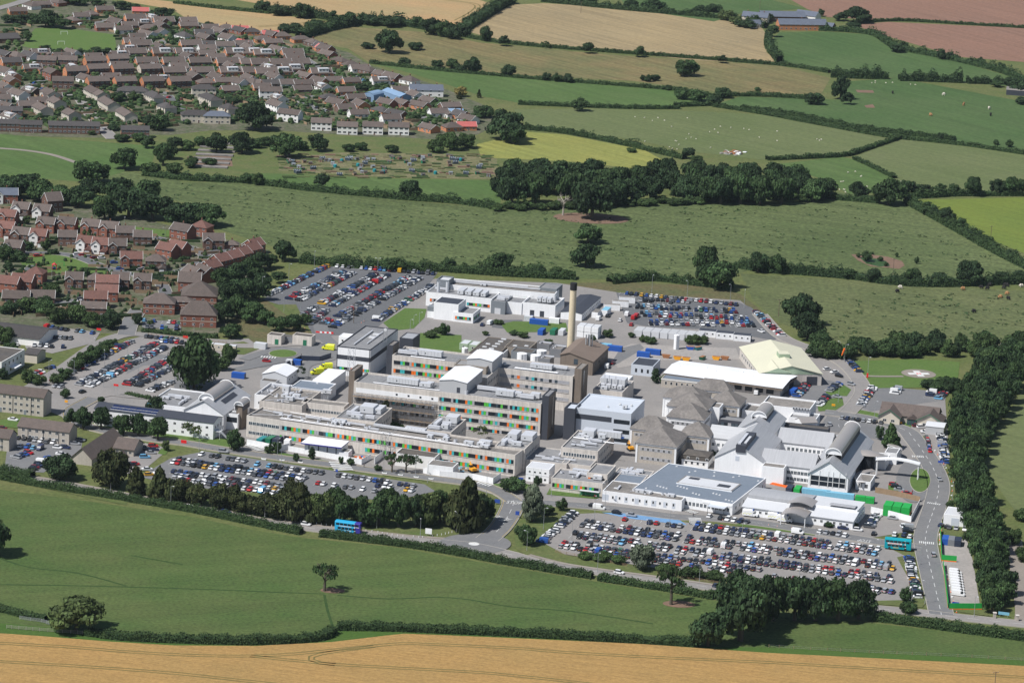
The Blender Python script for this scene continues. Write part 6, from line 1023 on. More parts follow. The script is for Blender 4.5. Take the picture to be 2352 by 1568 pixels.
t = flat('office_block', 'white two-storey office at the left car park edge', (-80,822), (12,827), 26, 7.5, 'render_white', 'roof_dark', AX, .3); wrow(t, 'r', 2, -2, 5, 5.2, 1.2, 1.4, 'dark'); wrow(t, 'r', 2, -2, 4, 1.9, 1.2, 1.4, 'dark'); part(t.o, 'porch', lambda b: b.box(t.W, t.W + 3, 9, 16, 2.8, 3.1, 'white_panel')); gable('office_wing', 'small tiled wing behind the white office', (56,812), (84,816), 10, 4, 1.5, 'render_cream', 'tile_dark', AX, 'x', .3)
gable('day_centre', 'dark-roofed low building with white clerestory at the car park corner', (-60,762), (92,778), 22, 3.6, 2.2, 'render_white', 'tile_dark', AX, 'x', .5)
# ---- entrance canopy, forecourt kiosk, dark canopy block
t = flat('forecourt_kiosk', 'white forecourt building with blue-edged flat roof', (700,1015), (782,1027), 9, 5.2, W_P, 'white_roof', AX, .15); part(t.o, 'blue_fascia', lambda b: b.box(-1.2, t.W + .4, -1.6, t.D + .3, 4.75, 5.25, 'bus_navy', 'white_roof')); [part(t.o, 'pillar', lambda b: b.box(t.W * q - .15, t.W * q + .15, -.25, .05, 0, 4.7, 'slate_clad')) for q in (.12, .38, .62, .86)]
flat('white_container_store', 'white container store beside the forecourt building', (779,1036), (800,1039), 5, 3.2, W_P, 'roof_worn', AX, .1)
t = flat('entrance_block', 'dark flat-roofed entrance block behind the trees', (908,1040), (1000,1050), 13, 5.4, 'render_white', 'roof_dark', AX, .5, coping='frame_white')
t = flat('site_office', 'white site office with tan roof behind the hoarding', (981,1066), (1040,1074), 8, 4.4, W_P, 'roof_worn', AX, .1, 'cabin')
# ================================================================ VEHICLES
SPEC = {
 'hatchback': ([(-2.0,.38,.82,.84,.74,.70),(-1.93,.24,.9,1.0,.82,.66),(-1.5,.2,.92,1.40,.86,.60),(-.3,.2,.9,1.46,.87,.62),(.4,.2,.89,1.40,.87,.61),(1.1,.2,.86,.95,.86,.72),(1.8,.24,.72,.78,.80,.66),(2.0,.38,.58,.6,.68,.6)], 1.25),
 'saloon': ([(-2.25,.38,.84,.86,.76,.70),(-2.15,.24,.9,.94,.84,.72),(-1.45,.2,.92,1.0,.88,.70),(-.85,.2,.9,1.38,.88,.58),(.1,.2,.89,1.42,.88,.60),(.55,.2,.88,1.34,.88,.60),(1.3,.2,.84,.93,.87,.74),(2.05,.24,.7,.76,.80,.68),(2.25,.38,.58,.6,.68,.6)], 1.38),
 'estate car': ([(-2.3,.38,.86,.88,.78,.72),(-2.22,.26,.95,1.05,.86,.70),(-1.95,.22,.96,1.55,.9,.66),(-.4,.22,.96,1.64,.91,.68),(.35,.22,.95,1.56,.91,.66),(1.1,.22,.92,1.04,.9,.76),(1.95,.26,.84,.9,.84,.7),(2.2,.4,.7,.72,.72,.64)], 1.36),
 'van': ([(-2.5,.4,1.0,1.9,.9,.85),(-2.45,.25,1.1,2.05,.95,.86),(-.2,.25,1.1,2.1,.96,.88),(.9,.25,1.1,2.05,.96,.86),(1.25,.25,1.08,1.75,.95,.8),(1.75,.25,1.0,1.12,.94,.82),(2.4,.28,.82,.88,.88,.75),(2.5,.42,.7,.72,.76,.68)], 1.55),
}
def car_geo(kind):
    S, wb = SPEC[kind]; V = []; P = []; Gs = []
    for x, lo, be, to, hw, ht in S: V += [(x, -hw * .96, lo), (x, -hw, be), (x, -ht, to), (x, ht, to), (x, hw, be), (x, hw * .96, lo)]
    n = len(S)
    for i in range(n - 1):
        a, c = i * 6, i * 6 + 6; t0, t1 = S[i][3] - S[i][2] > .2, S[i + 1][3] - S[i + 1][2] > .2
        van = kind == 'van' and S[i + 1][0] < 1.0
        P += [(a, a + 1, c + 1, c), (a + 4, a + 5, c + 5, c + 4)]
        (P if van or not (t0 or t1) else Gs).extend([(a + 1, a + 2, c + 2, c + 1), (a + 3, a + 4, c + 4, c + 3)])
        (Gs if (t0 != t1) else P).append((a + 2, a + 3, c + 3, c + 2))
    P += [tuple(range(5, -1, -1)), tuple(range((n - 1) * 6, n * 6))]; P += [tuple([i * 6 for i in range(n)] + [i * 6 + 5 for i in reversed(range(n))])]
    P = [tuple(reversed(f)) for f in P]; Gs = [tuple(reversed(f)) for f in Gs]
    return V, P, Gs, wb, S
def car_meshes(kind, col):
    key = ('car', kind, col)
    if key in CACHE: return CACHE[key]
    V, P, Gs, wb, S = car_geo(kind); b = MB(); b.v = list(V); k = b.mi('car_' + col.replace(' ', '_')); b.f = list(P); b.m = [k] * len(P)
    xf, xr = S[-1][0], S[0][0]
    for s in (-1, 1): b.box(xf - .16, xf - .02, s * .62 - .16, s * .62 + .16, S[-1][2] - .02, S[-1][2] + .14, 'lamp_clear'); b.box(xr - .02, xr + .12, s * .62 - .13, s * .62 + .13, S[0][2] - .16, S[0][2] + .08, 'lamp_red')
    b.box(xf - .03, xf + .02, -.26, .26, .42, .54, 'lamp_clear'); b.box(xr - .02, xr + .03, -.26, .26, .5, .62, 'paint_yellow')
    w = MB(); w.v = list(V); w.mi('car_glass'); w.f = list(Gs); w.m = [0] * len(Gs)
    CACHE[key] = (b.mesh('body'), shared(('windows', kind), lambda q: (q.v.extend(V), q.mi('car_glass'), q.f.extend(Gs), q.m.extend([0] * len(Gs)))), wb); return CACHE[key]
def wheel(): return shared('wheel', lambda b: (b.tube((0, -.11, 0), (0, .11, 0), .32, 'tyre', 10), b.tube((0, -.12, 0), (0, .12, 0), .2, 'galv', 8)))
CARS = []; BAY = MB()
RC = random.Random(11)
COLS = ['white'] * 24 + ['silver'] * 17 + ['grey'] * 13 + ['black'] * 19 + ['dark blue'] * 18 + ['blue'] * 7 + ['light blue'] * 3 + ['red'] * 7 + ['maroon'] * 3 + ['yellow'] * 1 + ['green'] * 1
KINDS = ['hatchback'] * 55 + ['saloon'] * 20 + ['estate car'] * 22 + ['van'] * 2
def addcar(p, hd, where, kind=None, col=None): CARS.append((p, hd, where, kind or RC.choice(KINDS), col or RC.choice(COLS)))
def row(A, B, where, occ=.95, z=.14, pitch=2.5, side=False):
    a, c = G(*A), G(*B); d = c - a; n = max(1, round(d.length / pitch)); an = math.atan2(d.y, d.x) + (0 if side else math.pi / 2)
    ux = d.normalized(); nx = Vector((-ux.y, ux.x, 0)) * 2.4
    for i in range(n + 1):
        if not side: q = a + d * ((i - .5) / n); e = ux * .06; BAY.face([(w.x, w.y, .158) for w in (q - nx - e, q - nx + e, q + nx + e, q + nx - e)], 'paint_white')
        if RC.random() > occ: continue
        p = a + d * (i / n) + Vector((RC.gauss(0, .12), RC.gauss(0, .12), 0)); p.z = z; addcar(p, an + (math.pi if RC.random() < .35 else 0) + RC.gauss(0, .035), where)
def cars(data, where, ang, z=.14):
    for e in data: p = G(e[0], e[1]); p.z = z; addcar(p, rad(ang + RC.gauss(0, 4)), where, *(e[2:] if len(e) > 2 else ()))
FCP = 'in the front car park'
for A_, B_, o_ in [((1437,1195),(1562,1211),.5),((1347,1201),(1556,1232),.93),((1338,1209),(1550,1241),.95),((1322,1226),(1536,1257),.95),((1317,1233),(1528,1265),.9),((1297,1249),(1744,1311),.95),((1290,1257),(1691,1317),.92),((1602,1206),(2016,1263),.96),((1596,1216),(2009,1274),.96),((1585,1236),(2041,1299),.95),((1577,1245),(2050,1309),.96),((1560,1262),(2043,1327),.92),((1555,1270),(2046,1337),.9),((1780,1325),(2048,1361),.5),((1990,1350),(2048,1362),.9),((1995,1359),(2015,1363),.9)]: row(A_, B_, 'in the rows of the front car park', o_)
row((2086,1279), (2106,1373), 'in the side-on line by the access road', .97); row((1243,1246), (1318,1180), 'in the side-on line at the car park entrance', .97)
row((1628,1188), (1714,1202), 'in the short row opposite the emergency department', .95); row((1884,1223), (1942,1232), 'in the short row before the metal-roofed clinic', 1); cars([(1903,1210),(1936,1215),(1970,1219,'hatchback','white')], 'parked along the metal-roofed clinic', -14)
row((2012,1185), (1996,1212), 'beside the green cabin compound', 1); cars([(2050,1192,'saloon','silver')], 'below the white compound hoarding', -14); row((2080,1211), (2085,1222), 'on the hatched bays by the bus', 1); cars([(2078,1231,'estate car','dark blue'),(2090,1235),(2055,1230,'estate car','white'),(2007,1228,'hatchback','black')], 'waiting by the teal bus', 70)
cars([(1832,1226,'van','white'),(1376,1170,'van','white'),(1363,1165,'hatchback','black'),(1416,1180),(1450,1186)], 'on the road past the emergency department', -20, .29)
SCP = 'in the long car park before the main wards'
for A_, B_, o_ in [((463,1046),(562,1061),.6),((592,1069),(738,1089),.93),((780,1094),(890,1110),.9),((920,1114),(950,1118),.8),((410,1057),(590,1085),.95),((398,1064),(690,1107),.95),((593,1084),(700,1100),.95),((400,1085),(640,1117),.95),((405,1094),(700,1134),.9),((730,1112),(860,1130),.7),((870,1118),(960,1131),.6),((420,1104),(640,1136),.8),((345,1080),(372,1092),.6)]: row(A_, B_, SCP, o_)
cars([(514,1040,'estate car','silver')], 'driving along the road below the white clinic', -15, .29)
TCP = 'in the slanting rows of the staff car park'
for A_, B_, o_ in [((612,681),(748,614),.96),((663,688),(788,626),.96),((687,692),(810,629),.96),((738,699),(860,632),.96),((763,704),(888,635),.96),((738,748),(938,639),.9),((763,753),(963,641),.9),((863,738),(993,658),.95),((774,614),(800,616),.9),((830,618),(994,631),.95),((698,725),(723,708),.95),((720,735),(748,715),.95),((710,745),(735,728),.9)]: row(A_, B_, TCP, o_)
RCP = 'in the far right car park'
for A_, B_, o_ in [((1429,675),(1691,702),.95),((1453,687),(1580,696),.95),((1460,691),(1540,697),.6),((1466,704),(1686,714),.95),((1462,708),(1690,719),.9),((1473,720),(1713,732),.95),((1480,726),(1715,736),.85),((1496,740),(1726,744),.95),((1496,746),(1730,750),.85)]: row(A_, B_, RCP, o_)
row((1736,718), (1794,773), 'along the outer edge of the far right car park', .95); cars([(1748,763)], RCP, 120)
LCP = 'in the left car park'
for A_, B_, o_ in [((125,877),(300,787),.93),((180,885),(358,790),.95),((205,889),(378,800),.96),((290,885),(420,808),.95),((315,888),(395,846),.95),((345,899),(392,880),.8),((130,889),(190,902),.8),((80,773),(175,781),.95),((108,754),(212,767),.95),((40,794),(145,799),.8),((337,775),(405,783),.9),((370,786),(430,790),.8),((75,865),(130,840),.5)]: row(A_, B_, LCP, o_)
row((45,1008), (122,1019), 'in front of the two-storey staff house', .97); row((48,1027), (92,1033), 'on the lawn car park by the staff houses', .9); row((112,1054), (75,1079), 'on the lawn car park by the staff houses', .9); row((36,1052), (66,1042), 'on the lawn car park by the staff houses', .9); cars([(172,1021),(185,1013),(132,1030),(150,1030),(140,1045),(30,966,'saloon','white'),(6,986,'hatchback','maroon')], 'by the staff houses', -15)
cars([(330,1030),(341,1034),(352,1027,'estate car','red'),(353,1035),(346,1042),(333,1052,'estate car','light blue'),(310,1068,'hatchback','red'),(301,1070,'saloon','black'),(281,1085,'hatchback','white'),(338,1080,'saloon','white'),(342,1092,'hatchback','yellow')], 'beside the tiled bungalow', 10)
RR = 'in the small car parks around the hospice'
for A_, B_, o_ in [((1951,832),(1974,856),.95),((1859,880),(1829,911),.95),((1926,884),(1904,900),.95),((1901,909),(1880,933),.95),((2004,893),(1976,933),.95),((2054,905),(2062,893),.9),((2133,913),(2141,900),.9),((2156,917),(2168,903),.9),((1934,962),(2023,973),.97),((1904,977),(1949,979),.9),((1900,850),(1917,857),.9)]: row(A_, B_, RR, o_)
row((2127,1003), (2137,1042), 'in the lane of cars beside the tree belt', .85, side=True); row((2160,1000), (2172,1064), 'under the edge of the tree belt', .95); cars([(1927,866,'hatchback','black'),(1955,885,'hatchback','silver'),(1923,914,'saloon','silver')], 'on the road by the hospice', -30, .29); cars([(2105,980,'hatchback','maroon'),(2117,983,'estate car','white'),(2126,994,'saloon','white')], 'by the grey garage', 10); cars([(2052,1115,'hatchback','red'),(2058,1120,'estate car','black'),(2065,1127,'saloon','silver'),(2082,1135,'saloon','red')], 'parked in the drop-off loop', -10); cars([(2157,1104,'saloon','silver')], 'driving on the bend by the drop-off loop', 100, .29); cars([(2143,1277,'estate car','silver')], 'driving on the straight access road', 98, .29)
for i_ in range(9): p = G(2194 + i_ * .9, 1318 + i_ * 6.2); p.z = .14; addcar(p, rad(-16 + RC.gauss(0, 3)), 'lined up in the fenced contractor yard', 'van', 'white')
row((2161,1209), (2176,1212), 'behind the fenced contractor yard', .9); row((2180,1214), (2215,1218), 'behind the fenced contractor yard', .8); cars([(433,1167,'saloon','white'),(519,1180,'estate car','dark blue'),(703,1207,'hatchback','white'),(1422,1318,'hatchback','white'),(1648,1350,'hatchback','dark blue')], 'driving on the main road', -16, .29)
cars([(612,832,'hatchback','red')], 'on the ambulance loop', -10, .29); row((331,738), (412,744), 'before the brick care home', .5); row((338,754), (405,757), 'before the brick care home', .7); cars([(160,672),(187,690),(186,695),(165,675),(87,590),(178,587),(190,588),(205,592),(217,594),(262,605,'hatchback','blue'),(275,620),(233,595),(323,622),(330,620),(424,612),(376,637),(525,571)], 'on the brick estate drives', 20); cars([(80,193,'hatchback','blue'),(98,207,'hatchback','blue'),(80,150,'van','white'),(240,300,'hatchback','silver'),(175,262),(180,268),(210,252),(207,246),(388,226,'hatchback','red'),(418,231,'hatchback','maroon'),(820,180),(835,187),(710,236),(714,243),(728,250),(745,255),(750,258),(690,246),(685,244),(955,268,'saloon','white'),(400,88),(185,60,'van','white'),(330,60),(640,95),(660,122),(905,195)], 'on the far estate roads', 60)
cars([(1222,731,'hatchback','blue'),(1126,745,'van','white'),(1108,748,'saloon','dark blue'),(1146,718),(1375,735,'van','white'),(1396,728,'estate car','black'),(1424,738,'hatchback','white'),(1450,748,'hatchback','red'),(1440,725,'van','white'),(1455,733,'van','red'),(1462,729,'van','red'),(1394,845,'van','white'),(1407,836,'saloon','maroon'),(1738,905,'van','white'),(675,1012,'van','white'),(1076,1068,'estate car','grey')], 'between the rear hospital buildings', 75)
struct('bay_lines', BAY.mesh('bay_lines'))
CARS.sort(key=lambda c: PXY(c[0])[1], reverse=True)
rest = CARS[296:]
for p, hd, where, kind, col in CARS[:296]:
    bm_, wm_, wb = car_meshes(kind, col); t = thing(kind.replace(' ', '_') if kind != 'van' else 'panel_van', f'{col} {kind} {where}', 'van' if kind == 'van' else 'car', p, hd, f'{col} {kind}s {where}')
    ob('body', bm_, t); ob('windows', wm_, t)
    for x in (-wb, wb):
        for y in (-.74, .74): ob('wheel', wheel(), t, (x, y, .32))
b = MB()
for p, hd, where, kind, col in rest:
    V, P, Gs, wb, S = car_geo(kind); o = len(b.v); c, s = math.cos(hd), math.sin(hd); b.v += [(p.x + x * c - y * s, p.y + x * s + y * c, p.z + z) for x, y, z in V]; k = b.mi('car_' + col.replace(' ', '_')); kg = b.mi('car_glass')
    for f in P: b.f.append(tuple(o + i for i in f)); b.m.append(k)
    for f in Gs: b.f.append(tuple(o + i for i in f)); b.m.append(kg)
    kt = b.mi('tyre')
    for x in (-wb, wb):
        for y in (-.8, .62):
            o = len(b.v); q = [(x - .32, y, 0), (x + .32, y, 0), (x + .32, y + .18, 0), (x - .32, y + .18, 0), (x - .32, y, .55), (x + .32, y, .55), (x + .32, y + .18, .55), (x - .32, y + .18, .55)]; b.v += [(p.x + a * c - d * s, p.y + a * s + d * c, p.z + e) for a, d, e in q]
            for f in ((0, 1, 5, 4), (1, 2, 6, 5), (2, 3, 7, 6), (3, 0, 4, 7)): b.f.append(tuple(o + i for i in f)); b.m.append(kt)
tag(ob('parked_cars', b.mesh('parked_cars')), 'hundreds of cars filling the farther car parks and estate drives', 'cars', None, 'stuff')
# ---------------------------------------------------------------- buses, ambulances, plant
def bus(label, x, y, ang, main, front, upper_ad):
    p = G(x, y); p.z = .3; t = thing('double_decker_bus', label, 'bus', p, rad(ang)); L, Wd, H = 10.4, 1.25, 4.3
    pr = [(-Wd, .35), (Wd, .35), (Wd, 3.9), (Wd * .85, H), (-Wd * .85, H), (-Wd, 3.9)]
    part(t, 'body', lambda b: b.extr(pr, -L / 2, L / 2 - 2.4, main, 'x')); part(t, 'front_section', lambda b: (b.extr(pr, L / 2 - 2.4, L / 2 - .15, front, 'x'), b.extr([(-Wd * .94, .5), (Wd * .94, .5), (Wd * .94, 3.7), (-Wd * .94, 3.7)], L / 2 - .15, L / 2, front, 'x')))
    for s in (-1, 1):
        for i in range(6): part(t, 'upper_window', lambda b: b.box(-L / 2 + .5 + i * 1.55, -L / 2 + 1.85 + i * 1.55, s * Wd - .03, s * Wd + .03, 2.85, 3.65, 'car_glass'))
        for i in range(5): part(t, 'lower_window', lambda b: b.box(-L / 2 + 1.2 + i * 1.5, -L / 2 + 2.5 + i * 1.5, s * Wd - .03, s * Wd + .03, 1.25, 2.1, 'car_glass'))
        part(t, 'side_stripe', lambda b: b.face([(L / 2 - 2.7, s * (Wd + .02), 3.9), (L / 2 - 2.45, s * (Wd + .02), 3.9), (L / 2 - 1.9, s * (Wd + .02), .4), (L / 2 - 2.3, s * (Wd + .02), .4)], 'frame_white'))
        for x_ in (-3.2, 3.0): part(t, 'wheel', lambda b: b.tube((x_, s * 1.05, .5), (x_, s * 1.28, .5), .5, 'tyre', 12))
    part(t, 'windscreen', lambda b: (b.box(L / 2 - .05, L / 2 + .03, -1.05, 1.05, 1.3, 2.3, 'car_glass'), b.box(L / 2 - .05, L / 2 + .03, -1.05, 1.05, 2.8, 3.6, 'car_glass'))); part(t, 'rear_window', lambda b: b.box(-L / 2 - .03, -L / 2 + .05, -.9, .9, 2.8, 3.5, 'car_glass'))
    if upper_ad: part(t, 'advert_panel', lambda b: b.box(-L / 2 + 1.2, L / 2 - 3.6, -Wd - .05, -Wd - .03, 2.2, 2.75, 'frame_white'))
    return t
b1 = bus('sky blue double-decker bus with navy front driving on the main road', 800, 1223, -15, 'bus_cyan', 'bus_navy', False); b2 = bus('teal double-decker bus with white advert strip by the car park exit', 2062, 1262, -11, 'bus_teal', 'bus_teal', True)
def text(parent, body, size, loc, rot, m, name='lettering'):
    c = bpy.data.curves.new(name, 'FONT'); c.body = body; c.size = size; c.align_x = 'CENTER'; c.align_y = 'CENTER'; c.extrude = .005; c.resolution_u = 2
    tmp = bpy.data.objects.new(name, c); COL.objects.link(tmp); dg = bpy.context.evaluated_depsgraph_get(); me = bpy.data.meshes.new_from_object(tmp.evaluated_get(dg)); bpy.data.objects.remove(tmp); me.materials.clear(); me.materials.append(MATS[m]); o = ob(name, me, parent, loc); o.rotation_euler = rot; return o
SIDE = (math.pi / 2, 0, 0)
text(b2, 'WAR PLANET APES', .5, (-1.2, -1.31, 2.47), SIDE, 'sign_red')
for x0_, x1_, z_ in ((-3.4, 1.6, 2.42), (-1.2, 1.6, .8), (3.2, 4.7, 2.5)): part(b1, 'white_strip', lambda b: b.box(x0_, x1_, -1.29, -1.27, z_, z_ + .22, 'frame_white'))
part(b2, 'yellow_strip', lambda b: b.box(-1.8, .4, -1.29, -1.27, .75, 1.05, 'paint_yellow'))
def ambulance(label, x, y, ang, m='amb_yellow', grp=None, strip='amb_green'):
    p = G(x, y); p.z = .2; t = thing('ambulance', label, 'ambulance', p, rad(ang), grp)
    part(t, 'box_body', lambda b: b.extr([(-1.05, .4), (1.05, .4), (1.05, 2.6), (.9, 2.8), (-.9, 2.8), (-1.05, 2.6)], -3, .9, m, 'x')); part(t, 'cab', lambda b: b.extr([(.9, .4), (2.9, .4), (3.0, 1.2), (2.1, 1.45), (1.5, 2.3), (.9, 2.4)], -.98, .98, m, 'y'))
    part(t, 'windscreen', lambda b: b.face([(2.12, -.85, 1.5), (2.12, .85, 1.5), (1.56, .8, 2.26), (1.56, -.8, 2.26)], 'car_glass')); part(t, 'roof_light_bar', lambda b: b.box(.7, 1.1, -.8, .8, 2.75, 2.95, 'box_blue'))
    for s in (-1, 1):
        part(t, 'check_stripe', lambda b: [b.box(-2.9 + i * .6, -2.6 + i * .6, s * 1.06 - .02, s * 1.06 + .02, 1.0 + .3 * (i % 2), 1.3 + .3 * (i % 2), strip) for i in range(6)]); part(t, 'side_window', lambda b: b.box(1.15, 1.75, s * .99 - .02, s * .99 + .02, 1.45, 2.1, 'car_glass'))
        for x_ in (-1.8, 2.1): part(t, 'wheel', lambda b: b.tube((x_, s * .8, .38), (x_, s * 1.02, .38), .38, 'tyre', 10))
ambulance('yellow ambulance with green checks parked before the theatre block', 754, 804, 165); ambulance('yellow ambulance with green checks parked under the round ramp', 748, 848, 200, grp='ambulances by the ramp'); ambulance('yellow ambulance with green checks nearest the white store', 728, 860, 205)
for i_, (x_, y_) in enumerate(((1724,1186), (1781,1193), (1803,1199))): ambulance('white patient transport minibus with lime stripe before the metal-roofed clinic', x_, y_, -14, 'white_panel', 'white minibuses before the clinic', 'amb_yellow')
def digger(label, x, y, ang, s=1.0):
    p = G(x, y); t = thing('excavator', label, 'excavator', p, rad(ang)); t.scale = (s, s, s)
    for q in (-1, 1): part(t, 'track', lambda b: b.extr([(-1.6, .1), (1.6, .1), (1.9, .5), (1.6, .85), (-1.6, .85), (-1.9, .5)], q * .9 - .25, q * .9 + .25, 'tyre', 'y'))
    part(t, 'body', lambda b: b.box(-1.7, .9, -1, 1, .95, 1.9, 'plant_yellow')); part(t, 'cab', lambda b: (b.box(-.1, 1.2, .05, 1, 1.9, 2.9, 'car_glass'), b.box(-.15, 1.25, 0, 1.05, 2.9, 3.02, 'plant_yellow')))
    part(t, 'boom', lambda b: (b.tube((.9, -.3, 1.5), (2.8, -.3, 3.6), .22, 'plant_yellow', 6), b.tube((2.8, -.3, 3.6), (4.4, -.3, 1.9), .18, 'plant_yellow', 6))); part(t, 'bucket', lambda b: b.extr([(4.2, 1.9), (4.7, 1.9), (4.6, .9), (4.0, 1.1)], -.8, .2, 'soot', 'y'))
digger('yellow excavator working behind the hoarding gates', 1085, 1084, 120, 1.1); digger('yellow dumper excavator beside the timber crates', 1128, 1078, 60); digger('orange-yellow loader on the dirt lane between wards', 1448, 1034, 110); 
# ================================================================ HOUSES
RH = random.Random(3); HPOS = []
def house(x, y, ang, w, d, h, rise, wall, roof, style='gable', label='', group=None, name='house', front=2, dormer=False, chim=1, frontwall=None, hip=False, win='win', porch=False, crossg=None, ww=1.3):
    if y < 310: w, d = round(w * 1.1, 1), round(d * 1.12, 1)
    p = G(x, y); HPOS.append(p); t = thing(name, label, 'house', p, rad(ang), group); o = .35
    sig = (w, d, h, rise, wall, roof, hip, frontwall)
    def wl(b):
        if hip: b.box(-w/2, w/2, -d/2, d/2, 0, h, wall)
        else: b.extr([(-d/2, 0), (d/2, 0), (d/2, h), (0, h + rise), (-d/2, h)], -w/2, w/2, wall, 'x')
        if frontwall: b.box(-w/2 + .03, w/2 - .03, -d/2 - .04, -d/2, 0, h - .02, frontwall)
    ob('wall', shared(('wall',) + sig, wl), t)
    def rf(b):
        sl = rise / (d / 2)
        if hip:
            e = [(-w/2 - o, -d/2 - o), (w/2 + o, -d/2 - o), (w/2 + o, d/2 + o), (-w/2 - o, d/2 + o)]; r = max(0, w/2 - d/2); z0 = h - .05; E_ = [(a, q, z0) for a, q in e]; R0, R1 = (-r, 0, h + rise), (r, 0, h + rise)
            b.face((E_[0], E_[1], R1, R0), roof); b.face((E_[1], E_[2], R1), roof); b.face((E_[2], E_[3], R0, R1), roof); b.face((E_[3], E_[0], R0), roof); b.face(E_[::-1], 'frame_white')
        else:
            b.extr([(-d/2 - o, h - o * sl), (0, h + rise), (d/2 + o, h - o * sl), (d/2 + o, h - o * sl + .15), (0, h + rise + .15), (-d/2 - o, h - o * sl + .15)], -w/2 - .25, w/2 + .25, roof, 'x')
    r = ob('roof', shared(('roof',) + sig, rf), t)
    if not hip and style == 'barge': [ob('bargeboard', shared(('barge', d, h, rise), lambda b: b.extr([(-d/2 - .37, h - .32), (0, h + rise - .1), (d/2 + .37, h - .32), (d/2 + .37, h - .1), (0, h + rise + .17), (-d/2 - .37, h - .1)], -.06, .06, 'frame_white', 'x')), t, (sx * (w/2 + .3), 0, 0)) for sx in (-1, 1)]
    for k in range(chim): ob('chimney', shared(('chimney', wall), lambda b: (b.box(-.35, .35, -.3, .3, -.8, 1.0, 'brick_brown'), b.tube((-.12, 0, 1), (-.12, 0, 1.3), .1, 'brick_orange', 6), b.tube((.15, 0, 1), (.15, 0, 1.3), .1, 'brick_orange', 6))), r, (0 if chim == 1 else (-w * .32 if k == 0 else w * .32), .3, h + rise))
    for sd in (-1, 1):
        rows = 2 if h > 4 else 1
        for rr in range(rows):
            for i in range(front):
                if sd > 0 and i % 2: continue
                xx = -w/2 + w * (i + .5) / front
                ob('window', win_mesh(ww, 1.15, win), t, (xx, sd * (d/2 + (.04 if frontwall and sd < 0 else 0)), 1.5 + rr * 2.6), 0 if sd < 0 else math.pi)
        ob('door', shared(('house_door', sd), lambda b: (b.box(-.55, .55, -.05, .05, 0, 2.1, 'frame_white'), b.box(-.42, .42, -.07, .05, .02, 2.0, 'brick_brown'))), t, (w * .08, sd * (d/2 + .02), 0), 0 if sd < 0 else math.pi)
    ob('window', win_mesh(.8, 1.0, win), t, (-w/2, 0, h - 1.2), -math.pi/2)
    if dormer:
        dw = w * .5; dm = ob('dormer', shared(('dormer', round(dw, 1), d, h, rise), lambda b: (b.box(-dw/2, dw/2, -d/2 + .5, 0, h + .3, h + rise * .92, 'render_white', 'pale_sheet'), b.box(-dw/2 - .15, dw/2 + .15, -d/2 + .3, 0, h + rise * .92, h + rise * .92 + .15, 'pale_sheet'))), t, (w * .08, 0, 0))
        for i in range(3): ob('window', win_mesh(1.2, .8, win), dm, (-dw/2 + dw * (i + .5) / 3, -d/2 + .5, h + rise * .62))
    if crossg:
        cw, cd, cm = crossg; xo = -w/2 + cw/2
        ob('front_gable', shared(('fg', cw, cd, h, rise, cm, d), lambda b: (b.extr([(-cw/2, 0), (-cw/2, h), (0, h + cw * .42), (cw/2, h), (cw/2, 0)], -d/2 - cd, 0, cm, 'y'))), t, (xo, 0, 0))
        g2 = ob('gable_roof', shared(('fgr', cw, cd, h, rise, roof, d), lambda b: b.extr([(-cw/2 - .3, h - .22), (0, h + cw * .42 + .03), (cw/2 + .3, h - .22), (cw/2 + .3, h - .05), (0, h + cw * .42 + .2), (-cw/2 - .3, h - .05)], -d/2 - cd - .3, .2, roof, 'y')), t, (xo, 0, 0))
        ob('bargeboard', shared(('fgb', cw, cd, h, d), lambda b: b.extr([(-cw/2 - .35, h - .32), (0, h + cw * .42 - .1), (cw/2 + .35, h - .32), (cw/2 + .35, h - .05), (0, h + cw * .42 + .22), (-cw/2 - .35, h - .05)], -d/2 - cd - .38, -d/2 - cd - .3, 'frame_white', 'y')), t, (xo, 0, 0))
        for rr in range(2 if h > 4 else 1): ob('window', win_mesh(1.6, 1.1, win), t, (xo, -d/2 - cd, 1.5 + rr * 2.6))
    if porch: ob('garage', shared(('garage', wall, roof), lambda b: (b.box(0, 3.2, -5.4, 0, 0, 2.5, wall), b.extr([(-.2, 2.45), (1.6, 3.6), (3.4, 2.45)], -5.7, 0, roof, 'y'), b.box(.4, 2.8, -5.46, -5.3, 0, 2.2, 'frame_white'))), t, (w/2 - 3.2, -d/2, 0))
    return t
def T1(s): return [(float(a) / 4, float(c) / 4) for a, c in (e.split(',') for e in s.split())]
def T2(s): return [(588 + float(a) / 4, float(c) / 4) for a, c in (e.split(',') for e in s.split())]
def T5(s): return [(float(a) / 4, 392 + float(c) / 4) for a, c in (e.split(',') for e in s.split())]
EA = 27
